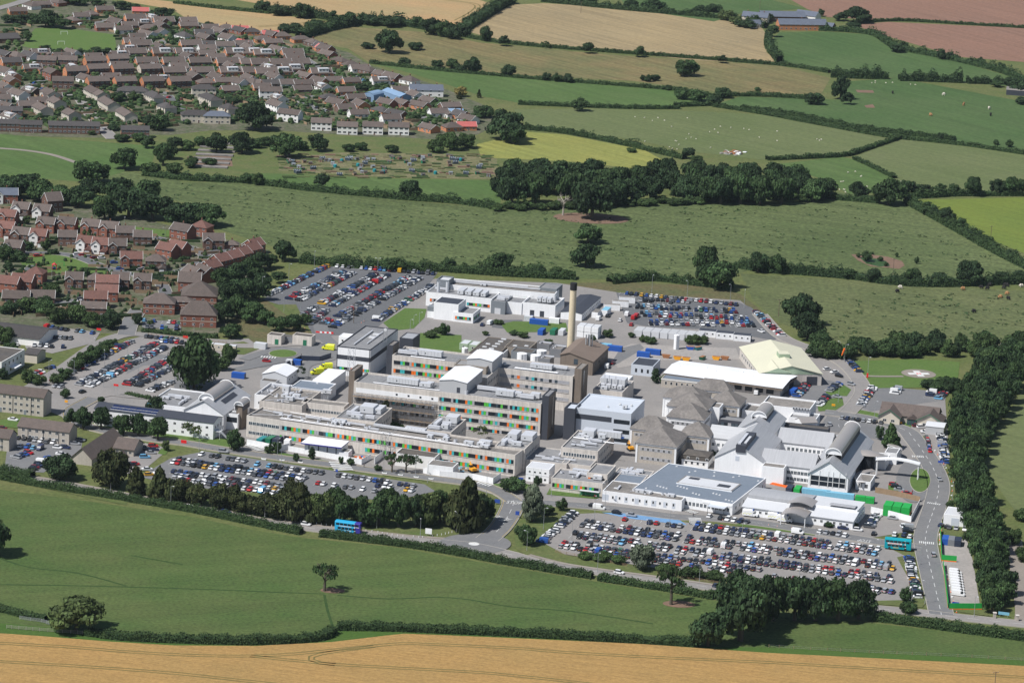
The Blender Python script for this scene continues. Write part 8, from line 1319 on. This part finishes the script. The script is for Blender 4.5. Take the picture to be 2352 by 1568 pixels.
sign(266,909,2.2,.9,4.5,'sign_red','red sign on tall posts at the left car park entrance'); sign(1162,1126,2.6,1.1,1.6,'sign_red','red direction sign at the hospital road corner'); sign(227,769,2.2,1,2.2,'sign_red','red sign beside the upper left car park'); sign(1142,1158,2.2,1.6,.6,'sign_blue','blue board at the entrance road island'); sign(984,1230,2.6,2.2,.8,'white_panel','white name board on the verge near the roundabout'); sign(1195,1114,2.4,3.0,.3,'sign_blue','large blue site board beside the stacked cabins'); sign(422,1019,2.4,1.4,.3,'sign_red','red and blue board on the clinic lawn'); sign(2194,1397,2.6,1.4,1.2,'sign_blue','blue board on the green hoarding'); sign(2305,1416,4,1.1,.8,'box_sky','pale blue board beside the stone gate pier'); sign(152,929,1.4,1,1,'plant_yellow','yellow sign by the low hut'); sign(1914,935,1.6,1,.6,'plant_yellow','yellow sign on the grass by the rear junction'); sign(2068,975,1.4,.9,.5,'plant_yellow','yellow sign on the hospice lawn'); sign(1188,1190,1.6,1.6,1.4,'sign_blue','blue route sign on the entrance road verge'); sign(426,779,2.4,1.2,.5,'sign_red','red banner sign on the fence by the care home'); sign(2160,1069,2.2,1,1.2,'sign_blue','blue sign by the tree belt parking lane'); sign(1992,868,.8,2.2,.2,'sign_red','red pillar sign at the helipad path'); sign(773,1094,1,1,2,'sign_blue','blue parking sign at the zebra crossing')
for a in (-14,): 
    o = text(None, 'STOP', 2.6, G(1181, 1156) + Vector((0, 0, .36)), (0, 0, rad(-10)), 'paint_white', 'road_lettering'); o['kind'] = 'structure'; o.scale = (1, 2.2, 1)
    o = text(None, 'STOP', 2.2, G(1985, 1243) + Vector((0, 0, .36)), (0, 0, rad(160)), 'paint_white', 'road_lettering'); o['kind'] = 'structure'; o.scale = (1, 2, 1)
    o = text(None, 'CAR\nPARK', 2.2, G(1152, 1192) + Vector((0, 0, .36)), (0, 0, rad(50)), 'paint_white', 'road_lettering'); o['kind'] = 'structure'; o.scale = (1, 2, 1)
def pole(x, y, h, label):
    t = thing('utility_pole', label, 'pole', G(x, y), rad(20)); part(t, 'shaft', lambda b: b.tube((0, 0, 0), (0, 0, h), .16, 'pole_wood', 6, .11)); part(t, 'crossarm', lambda b: (b.box(-1.1, 1.1, -.07, .07, h - .5, h - .35, 'pole_wood'), [b.tube((q, 0, h - .35), (q, 0, h - .1), .06, 'galv', 5) for q in (-.95, 0, .95)]))
pole(2051,632,9,'wooden power pole beside the dry pond'); pole(2275,555,9,'wooden power pole in the lime green field hedge'); pole(1334,31,9,'wooden power pole in the tan field'); pole(1788,727,9,'wooden power pole by the oaks near the far car park'); pole(1745,23,9,'wooden power pole on the far green hill'); pole(2284,1585,7,'wooden power pole standing in the wheat'); pole(812,742,10,'wooden pole at the staff car park exit')
ws = thing('windsock', 'orange windsock on a pole by the helipad', 'windsock', G(1938, 832)); part(ws, 'pole', lambda b: b.tube((0, 0, 0), (0, 0, 7), .09, 'galv', 6)); part(ws, 'sock', lambda b: b.tube((0, 0, 6.9), (-1.2, -.3, 3.4), .5, 'site_orange', 10, .25))
for x_, y_, l_ in ((147.5,80,'white football goal at the far side of the field'), (140.5,103,'white football goal at the near side of the field')):
    t = thing('football_goal', l_, 'goal', G(x_, y_), rad(18)); part(t, 'frame', lambda b: (b.tube((-2.4, 0, 0), (-2.4, 0, 2.4), .11, 'white_panel', 5), b.tube((2.4, 0, 0), (2.4, 0, 2.4), .11, 'white_panel', 5), b.tube((-2.4, 0, 2.4), (2.4, 0, 2.4), .11, 'white_panel', 5)))
# ---- scaffold on the ward front
sc = thing('scaffold', 'grey tube scaffold covering the left half of the front ward', 'scaffold', wa.o.location, wa.o.rotation_euler.z)
def tubes(b, L):
    for p, q in L: b.tube(p, q, .075, 'galv_dark', 4)
part(sc, 'upright_tubes', lambda b: tubes(b, [((x * 2.2, y, 0), (x * 2.2, y, 11.5)) for x in range(int(XS / 2.2) + 1) for y in (-.5, -2.0)])).__setitem__('kind', 'stuff')
part(sc, 'ledger_tubes', lambda b: tubes(b, [((0, y, z), (XS, y, z)) for z in (2, 3, 3.9, 5.9, 6.9, 7.8, 9.8, 10.8) for y in (-.5, -2.0)])).__setitem__('kind', 'stuff')
part(sc, 'brace_tubes', lambda b: tubes(b, [((x, -2.05, z), (x + 4.4, -2.05, z + 3.8)) for x in range(0, int(XS) - 5, 6) for z in (0, 3.9, 7.6)])).__setitem__('kind', 'stuff')
for z_ in (2, 5.9, 9.8):
    for x_ in range(0, int(XS) - 3, 4): ob('plank', shared('plank', lambda b: b.box(0, 3.9, -1.9, -.6, 0, .06, 'timber')), sc, (x_, 0, z_))
for x_, y_, h_, l_ in ((873,1055,11,'slim scaffold tower against the long front wing'), (735,950,8,'scaffold tower in the small left courtyard'), (797,885,17,'dense scaffold stair tower beside the brown stair tower')):
    t = thing('scaffold_tower', l_, 'scaffold', G(x_, y_), rad(AX)); part(t, 'lattice', lambda b: [lat(b, 2.6, h_)])
# ---- shelter, benches, play frames, ramp wall, gate piers
t = thing('bus_shelter', 'green-framed glass bus shelter on the hospital road', 'shelter', G(1330, 1140), rad(AX)); part(t, 'roof', lambda b: b.box(0, 8, 0, 1.8, 2.5, 2.65, 'pale_sheet')); part(t, 'back_panel', lambda b: b.box(0, 8, 1.65, 1.75, .2, 2.5, 'box_green')); [part(t, 'post', lambda b: b.box(x_, x_ + .1, .05, .15, 0, 2.5, 'box_green')) for x_ in (0, 2.6, 5.2, 7.9)]; part(t, 'bench', lambda b: b.box(.5, 7.5, 1.2, 1.6, .4, .48, 'timber'))
for x_, y_ in ((606,1055),(648,1058),(690,1063),(883,1088),(920,1092),(956,1097),(990,1101)):
    t = thing('planter', 'white stone planter along the wards forecourt', 'planter', G(x_, y_), rad(AX), 'white planters'); part(t, 'trough', lambda b: b.extr([(-.9, 0), (.9, 0), (1.05, .6), (-1.05, .6)], -.3, .3, 'white_panel', 'y')); part(t, 'plants', lambda b: [b.tube((q, 0, .5), (q, 0, .85), .22, 'leaf_bush', 6, .1) for q in (-.6, -.1, .4)])
t = thing('swing_frame', 'green swing frame on the estate play green', 'play equipment', G(138, 612), .3); part(t, 'frame', lambda b: [b.tube(p, q, .1, 'site_green', 5) for p, q in (((-2, -.8, 0), (-2, 0, 2.6)), ((-2, .8, 0), (-2, 0, 2.6)), ((2, -.8, 0), (2, 0, 2.6)), ((2, .8, 0), (2, 0, 2.6)), ((-2, 0, 2.6), (2, 0, 2.6)))]); part(t, 'seat', lambda b: (b.box(-1, -.5, -.15, .15, .5, .56, 'tyre'), b.tube((-.75, 0, .5), (-.75, 0, 2.6), .02, 'galv', 3)))
t = thing('climbing_frame', 'red and blue climbing frame on the estate play green', 'play equipment', G(125, 620), .2); part(t, 'tower', lambda b: (b.box(-1, 1, -1, 1, 1.2, 1.3, 'box_blue'), [b.tube((x, y, 0), (x, y, 2.8), .09, 'sign_red', 5) for x in (-1, 1) for y in (-1, 1)], b.extr([(-1.2, 2.7), (1.2, 2.7), (0, 3.6)], -1.2, 1.2, 'sign_red', 'y'))); part(t, 'slide', lambda b: b.face([(1, -.4, 1.3), (1, .4, 1.3), (3.4, .4, .2), (3.4, -.4, .2)], 'plant_yellow'))
for pts_, l_ in (([(640,852),(668,838),(690,828),(735,830),(760,822)], 'dark retaining wall curling below the ambulance loop'),): hoarding(pts_, 2.4, 'box_navy', l_, 2, None, 'retaining_wall', .3)
for x_, y_, l_ in ((2284,1420,'stone gate pier beside the pale blue board'), (2336,1426,'stone gate pier at the lane mouth')): t = thing('gate_pier', l_, 'pier', G(x_, y_)); part(t, 'shaft', lambda b: b.box(-.5, .5, -.5, .5, 0, 2.2, 'pebbledash')); part(t, 'cap', lambda b: b.box(-.65, .65, -.65, .65, 2.2, 2.45, 'concrete'))
# ---- allotments: sheds, greenhouses, water butts
RA = random.Random(12)
shedm = lambda m, r: shared(('shed', m, r), lambda b: (b.extr([(-1.1, 0), (1.1, 0), (1.1, 1.8), (0, 2.4), (-1.1, 1.8)], -1.5, 1.5, m, 'x'), b.extr([(-1.3, 1.7), (0, 2.45), (1.3, 1.7), (1.3, 1.8), (0, 2.55), (-1.3, 1.8)], -1.6, 1.6, r, 'x'), b.box(-.4, .4, -1.14, -1.08, 0, 1.7, 'brick_brown')))
NM = {'timber': 'brown timber', 'brick_brown': 'dark brown', 'box_green': 'green painted', 'galv': 'pale metal', 'grey_clad': 'grey'}
for i_ in range(58):
    x_, y_ = RA.uniform(660, 1130), RA.uniform(358, 406); m_ = RA.choice(list(NM)); tag(ob('garden_shed', shedm(m_, 'roof_dark' if m_ != 'galv' else 'grey_clad'), None, G(x_, y_), RA.uniform(-.5, .8), (.75, .75, .8)), f'{NM[m_]} shed on the allotments', 'shed', f'{NM[m_]} allotment sheds')
for i_ in range(16):
    t = thing('greenhouse', 'small pale glazed greenhouse on the allotments', 'greenhouse', G(RA.uniform(660, 1130), RA.uniform(360, 406)), RA.uniform(-.4, .6), 'allotment greenhouses'); ob('glazing', shared('ghouse', lambda b: b.extr([(-1, 0), (1, 0), (1, 1.5), (0, 2.2), (-1, 1.5)], -1.6, 1.6, 'glass_blue', 'x')), t); ob('frame', shared('ghframe', lambda b: [b.tube((x, -1.02, 1.5), (x, 0, 2.24), .05, 'frame_white', 4) for x in (-1.6, -.5, .5, 1.6)]), t)
for x_, y_ in ((785,372),(822,382),(770,385),(1058,370),(1000,400),(880,398),(860,395)): tag(ob('water_tank', shared('water_tank', lambda b: (b.tube((0, 0, 0), (0, 0, 1.6), 1.1, 'box_teal', 12), b.tube((0, 0, 1.6), (0, 0, 2.0), 1.1, 'box_teal', 12, .3))), None, G(x_, y_)), 'round green plastic tank on the allotments', 'tank', 'green allotment tanks')
b = MB()
for i_ in range(220):
    p = G(RA.uniform(645, 1140), RA.uniform(354, 410)); a = RA.choice((.1, .15)); ca, sa = math.cos(a), math.sin(a); L, Wd = RA.uniform(1, 4), RA.uniform(.6, 1.8); m_ = RA.choice(['soil', 'leaf_bush', 'leaf_light', 'leaf_mid', 'verge', 'leaf_bush', 'brown_scrub']); h_ = RA.uniform(.15, .7)
    b.prism([(p.x + x * ca - y * sa, p.y + x * sa + y * ca) for x, y in ((-L, -Wd), (L, -Wd), (L, Wd), (-L, Wd))], 0, h_, m_)
tag(ob('vegetable_beds', b.mesh('vegetable_beds')), 'patchwork of vegetable beds on the allotments', 'garden beds', None, 'stuff')
sheet('sunken_garden', [(430,360),(530,358),(535,382),(435,384)], .099, 'soil')
t = thing('nursery_frames', 'rows of grey slatted nursery frames behind a mesh fence', 'frames', G(435, 384)); [part(t, 'frame', lambda b: b.box(0, 22, i * 12, i * 12 + 5, 0, .8, 'roof_worn')) for i in range(7)]
# ---- garden clutter of the far estate: hedges, fences, shrubs (uncountable)
b = MB(); RG = random.Random(9); est = [(10,60),(250,30),(420,60),(590,95),(700,110),(830,165),(960,210),(1060,255),(1100,290),(960,300),(740,290),(480,280),(330,300),(30,290)]; kk = [b.mi(m) for m in ('leaf_bush', 'leaf_mid', 'leaf_dark', 'timber', 'brick_brown', 'leaf_light')]
for i_ in range(4200):
    x_, y_ = RG.uniform(0, 1110), RG.uniform(30, 300)
    if not inside(x_, y_, est) or inside(x_, y_, [(50,62),(130,58),(268,76),(272,120),(100,122),(45,110)]): continue
    p = G(x_, y_); a = rad(RG.choice((27, 27, 117, 20, -45, 45)) + RG.gauss(0, 4)); ca, sa = math.cos(a), math.sin(a); q = RG.random()
    if q < .5:
        r = RG.uniform(.8, 2.3); blob(b, (p.x, p.y, r * .7), (r, r, r), kk[RG.choice((0, 1, 2, 2))], 1, 6, 4)
        for _ in range(10): d = Vector((RG.gauss(0, 1), RG.gauss(0, 1), abs(RG.gauss(0, 1)))).normalized(); card(b, p + Vector((d.x * r, d.y * r, r * .7 + d.z * r)), d, .45, kk[RG.choice((0, 1, 5))], RG)
    else:
        L = RG.uniform(3, 8); w_, h_, m_ = ((.06, 1.6, 'timber') if q < .68 else (.5, 1.5, RG.choice(('leaf_mid', 'leaf_dark', 'leaf_bush')))); b.prism([(p.x + x * ca - y * sa, p.y + x * sa + y * ca) for x, y in ((-L, -w_), (L, -w_), (L, w_), (-L, w_))], 0, h_, m_)
tag(ob('garden_growth', b.mesh('garden_growth')), 'garden shrubs, hedges and fences filling the plots of the far estate', 'garden growth', None, 'stuff')
b = MB(); est2 = [(0,470),(100,480),(260,520),(400,545),(540,585),(560,620),(470,640),(400,700),(330,730),(250,740),(0,720)]
for i_ in range(900):
    x_, y_ = RG.uniform(0, 560), RG.uniform(470, 740)
    if not inside(x_, y_, est2): continue
    p = G(x_, y_); a = rad(RG.choice((0, 90, 5, 95, 30))); ca, sa = math.cos(a), math.sin(a); q = RG.random(); L = RG.uniform(2, 6)
    if q < .5: r = RG.uniform(.5, 1.4); blob(b, (p.x, p.y, r * .7), (r, r, r), b.mi(RG.choice(('leaf_bush', 'leaf_mid', 'leaf_dark'))), 1, 6, 4)
    else: w_, h_, m_ = ((.06, 1.7, 'timber') if q < .75 else (.45, 1.3, RG.choice(('leaf_mid', 'leaf_dark')))); b.prism([(p.x + x * ca - y * sa, p.y + x * sa + y * ca) for x, y in ((-L, -w_), (L, -w_), (L, w_), (-L, w_))], 0, h_, m_)
tag(ob('garden_growth', b.mesh('garden_growth')), 'garden shrubs, hedges and fences filling the brick estate plots', 'garden growth', None, 'stuff')
# rough grass tussocks in the pasture behind the hospital
b = MB(); k = b.mi('leaf_bush'); k2 = b.mi('leaf_mid'); past = [(300,410),(1150,490),(1480,480),(2000,470),(2300,600),(1740,610),(1350,630),(700,595)]
for i_ in range(1500):
    x_, y_ = RG.uniform(300, 2350), RG.uniform(410, 780)
    if not (inside(x_, y_, past) or (x_ > 1900 and 665 < y_ < 780)): continue
    p = G(x_, y_)
    for _ in range(4): card(b, p + Vector((RG.gauss(0, 1.2), RG.gauss(0, 1.2), .25)), (RG.gauss(0, .4), RG.gauss(0, .4), 1), RG.uniform(.4, .9), RG.choice((k, k2)), RG)
tag(ob('grass_tussocks', b.mesh('grass_tussocks')), 'coarse grass tussocks dotted over the rough pasture', 'grass', None, 'stuff')
# ---- animals and people
def skin(name, V, E, R, m, sub=1):
    me = bpy.data.meshes.new(name); me.from_pydata(V, E, []); o = bpy.data.objects.new(name, me); COL.objects.link(o); md = o.modifiers.new('s', 'SKIN'); sv = me.skin_vertices[0].data
    for i, r in enumerate(R): sv[i].radius = (r, r) if isinstance(r, (int, float)) else r
    sv[0].use_root = True; o.modifiers.new('d', 'SUBSURF').levels = sub; dg = bpy.context.evaluated_depsgraph_get(); out = bpy.data.meshes.new_from_object(o.evaluated_get(dg)); bpy.data.objects.remove(o); out.materials.clear(); out.materials.append(MATS[m]) if m else None; return out
QV = [(0,0,.62),(.38,0,.64),(-.4,0,.63),(.62,0,.6),(.82,0,.42),(.36,.16,.32),(.36,.16,0),(.36,-.16,.32),(.36,-.16,0),(-.4,.17,.34),(-.46,.17,.18),(-.42,.17,0),(-.4,-.17,.34),(-.46,-.17,.18),(-.42,-.17,0),(-.6,0,.5)]
QE = [(0,1),(0,2),(1,3),(3,4),(1,5),(5,6),(1,7),(7,8),(2,9),(9,10),(10,11),(2,12),(12,13),(13,14),(2,15)]
sheepm = skin('sheep', QV, QE, [.3,.27,.28,.12,.08,.06,.045,.06,.045,.08,.05,.045,.08,.05,.045,.05], 'wool')
def T3(s, ox, oy): return [(ox + float(a) / 4, oy + float(c) / 4) for a, c in (e.split(',') for e in s.split())]
for x_, y_ in T3('1130,1080 1217,1088 1340,1088 1290,1115 1400,1112 1610,1090 1468,1170 1915,1168 2010,1178 1860,1195 1815,1218 1893,1225 2130,1188 2178,1198 2272,1268 1625,1238 1645,1270 1600,1282 1690,1282 1500,1300 1513,1304 1535,1335 1447,1358 1472,1372 1515,1377 1825,1362 1220,1305', 1176, 0): tag(ob('sheep', sheepm, None, G(x_, y_), RA.uniform(0, 6.3), (.85,) * 3), 'pale sheep grazing in the wide sheep field', 'sheep', 'sheep in the wide field')
for x_, y_ in T3('955,768 985,752 985,768 1082,768 1143,765 1310,782 1352,785 83,1212 83,1300 450,1285 472,1297 490,1288', 1764, 0) + T3('736,22 803,15 852,60 860,55 592,128 670,108 690,105 657,180 695,178 705,182 712,203 1158,102 1188,118 1220,108 908,152 320,148', 1764, 392): tag(ob('sheep', sheepm, None, G(x_, y_), RA.uniform(0, 6.3), (.9,) * 3), 'cream sheep grazing in the paddocks above the hedgerow', 'sheep', 'sheep in the upper paddocks')
CR = [.36,.33,.34,.16,.12,.09,.06,.09,.06,.12,.07,.06,.12,.07,.06,.05]; cowm = {m: skin('cow', QV, QE, CR, m) for m in ('hide_black', 'hide_tan', 'hide_pale')}; CN = {'hide_black': 'black', 'hide_tan': 'tan brown', 'hide_pale': 'cream'}
for s_, m_ in [('1190,1120 1945,1045 1960,1085 2012,1093 2035,1062 2172,1062 2200,1065 2165,1088 2190,1030 2208,1185 1893,1305 1975,1030', 'hide_black'), ('1803,1058 1855,1040 1903,1058 1793,1098 2022,1042 2083,1018 2153,1028 2255,1038 2320,1030 2130,1172 2193,1140 1440,1030', 'hide_tan'), ('1217,1085 1927,1024 2328,1072', 'hide_pale')]:
    for x_, y_ in T3(s_, 1764, 392): tag(ob('cow', cowm[m_], None, G(x_, y_), RA.choice((0, 3.1)) + RA.gauss(0, .4), (1.9, 1.9, 2.0)), f'{CN[m_]} cow grazing near the tall wild hedge', 'cow', f'{CN[m_]} cows in the cattle pasture')
for x_, y_, m_, c_ in ((2167,220,'hide_pale','cream'),(2213,243,'hide_tan','chestnut'),(2272,252,'hide_pale','piebald'),(2137,267,'hide_tan','chestnut'),(2050,216,'hide_black','black'),(2275,267,'hide_black','black')): tag(ob('horse', cowm[m_], None, G(x_, y_), RA.uniform(0, 6), (1.9, 1.7, 2.3)), f'{c_} horse grazing in the horse field', 'horse', f'{c_} horses in the horse field')
PV = [(0,0,.95),(0,0,1.15),(0,0,1.38),(0,0,1.5),(0,.02,1.62),(0,.03,1.74),(.2,0,1.4),(.26,.02,1.12),(.24,.1,.86),(-.2,0,1.4),(-.26,-.02,1.12),(-.24,-.08,.86),(.1,0,.88),(.12,.05,.48),(.11,.0,.06),(.11,.14,.04),(-.1,0,.88),(-.12,-.04,.48),(-.11,-.12,.06),(-.11,.03,.04)]
PE = [(0,1),(1,2),(2,3),(3,4),(4,5),(2,6),(6,7),(7,8),(2,9),(9,10),(10,11),(0,12),(12,13),(13,14),(14,15),(0,16),(16,17),(17,18),(18,19)]
PR = [.15,.14,.16,.06,.1,.09,.07,.05,.04,.07,.05,.04,.1,.07,.05,.04,.1,.07,.05,.04]
PM = {}
for top in ('cloth_dark', 'cloth_red', 'cloth_pale'):
    me = skin('person', PV, PE, PR, None)
    for m_ in (top, 'cloth_dark', 'skin', 'soot'): me.materials.append(MATS[m_])
    for f in me.polygons: z = f.center.z; f.material_index = 1 if z < .93 else (3 if z > 1.68 else (2 if z > 1.47 or (abs(f.center.x) > .2 and z < 1.1) else 0))
    PM[top] = me
for x_, y_, m_, l_ in ((1366,1145,'cloth_red','person in a red top waiting by the bus shelter'),(1369,1146,'cloth_pale','person in a pale top waiting by the bus shelter'),(1504,1165,'cloth_red','person in red walking past the emergency strip'),(1545,1170,'cloth_dark','person in dark clothes at the emergency strip corner'),(1592,1187,'cloth_dark','person in dark clothes at the zebra crossing'),(1584,1205,'cloth_pale','person in a pale top among the front parking bays'),(836,1074,'cloth_dark','person in dark clothes leaving the forecourt hoarding'),(2095,1134,'cloth_red','person in red by the drop-off loop'),(1735,1307,'cloth_dark','person in dark clothes walking between parked rows'),(692,820,'cloth_dark','person in dark clothes by the ambulance loop')): tag(ob('person', PM[m_], None, G(x_, y_) + Vector((0, 0, .15)), RA.uniform(0, 6)), l_, 'person')
# rubble heap and spoil
b = MB()
for i_ in range(60): p = G(1685 + RA.gauss(0, 12), 352 + RA.gauss(0, 1.8)); b.prism([(p.x + 1.6 * math.cos(a + i_) * RA.uniform(.5, 1), p.y + 1.6 * math.sin(a + i_) * RA.uniform(.5, 1)) for a in range(6)], 0, RA.uniform(.3, 1.2), RA.choice(['white_panel', 'rust', 'soil', 'concrete_yard']))
tag(ob('rubble_heap', b.mesh('rubble_heap')), 'white and rusty heap of rubble in the sheep field', 'rubble', None, 'stuff')
b = MB()
for i_ in range(50): p = G(820 + RA.gauss(0, 10), 1055 + RA.gauss(0, 2)); b.box(p.x, p.x + RA.uniform(.4, 1.6), p.y, p.y + RA.uniform(.4, 1.4), 0, RA.uniform(.2, 1.1), RA.choice(['timber', 'white_panel', 'rust', 'site_orange', 'box_blue', 'concrete_yard']))
for i_ in range(60): p = G(1065 + RA.gauss(0, 26), 1080 + RA.gauss(0, 3)); b.box(p.x, p.x + RA.uniform(.4, 1.8), p.y, p.y + RA.uniform(.4, 1.6), 0, RA.uniform(.3, 1.3), RA.choice(['timber', 'white_panel', 'pale_sheet', 'box_sky', 'concrete_yard']))
tag(ob('building_materials', b.mesh('building_materials')), 'pallets and building materials strewn behind the hoardings', 'materials', None, 'stuff')

# ---- thin summer haze over the whole place
b = MB(); b.box(-5000, 5000, -1480, 9000, -3.0, 430, 'rough_grass'); hz = tag(ob('haze', b.mesh('haze')), 'thin blue summer haze over the fields', 'haze', None, 'stuff')
hm = bpy.data.materials.new('haze'); hm.use_nodes = True; n_ = hm.node_tree.nodes; n_.remove(n_['Principled BSDF']); pv = n_.new('ShaderNodeVolumePrincipled'); pv.inputs['Color'].default_value = (.72, .86, 1, 1); pv.inputs['Density'].default_value = 1.5e-5; hm.node_tree.links.new(pv.outputs[0], n_['Material Output'].inputs['Volume'])
hz.data.materials.clear(); hz.data.materials.append(hm)
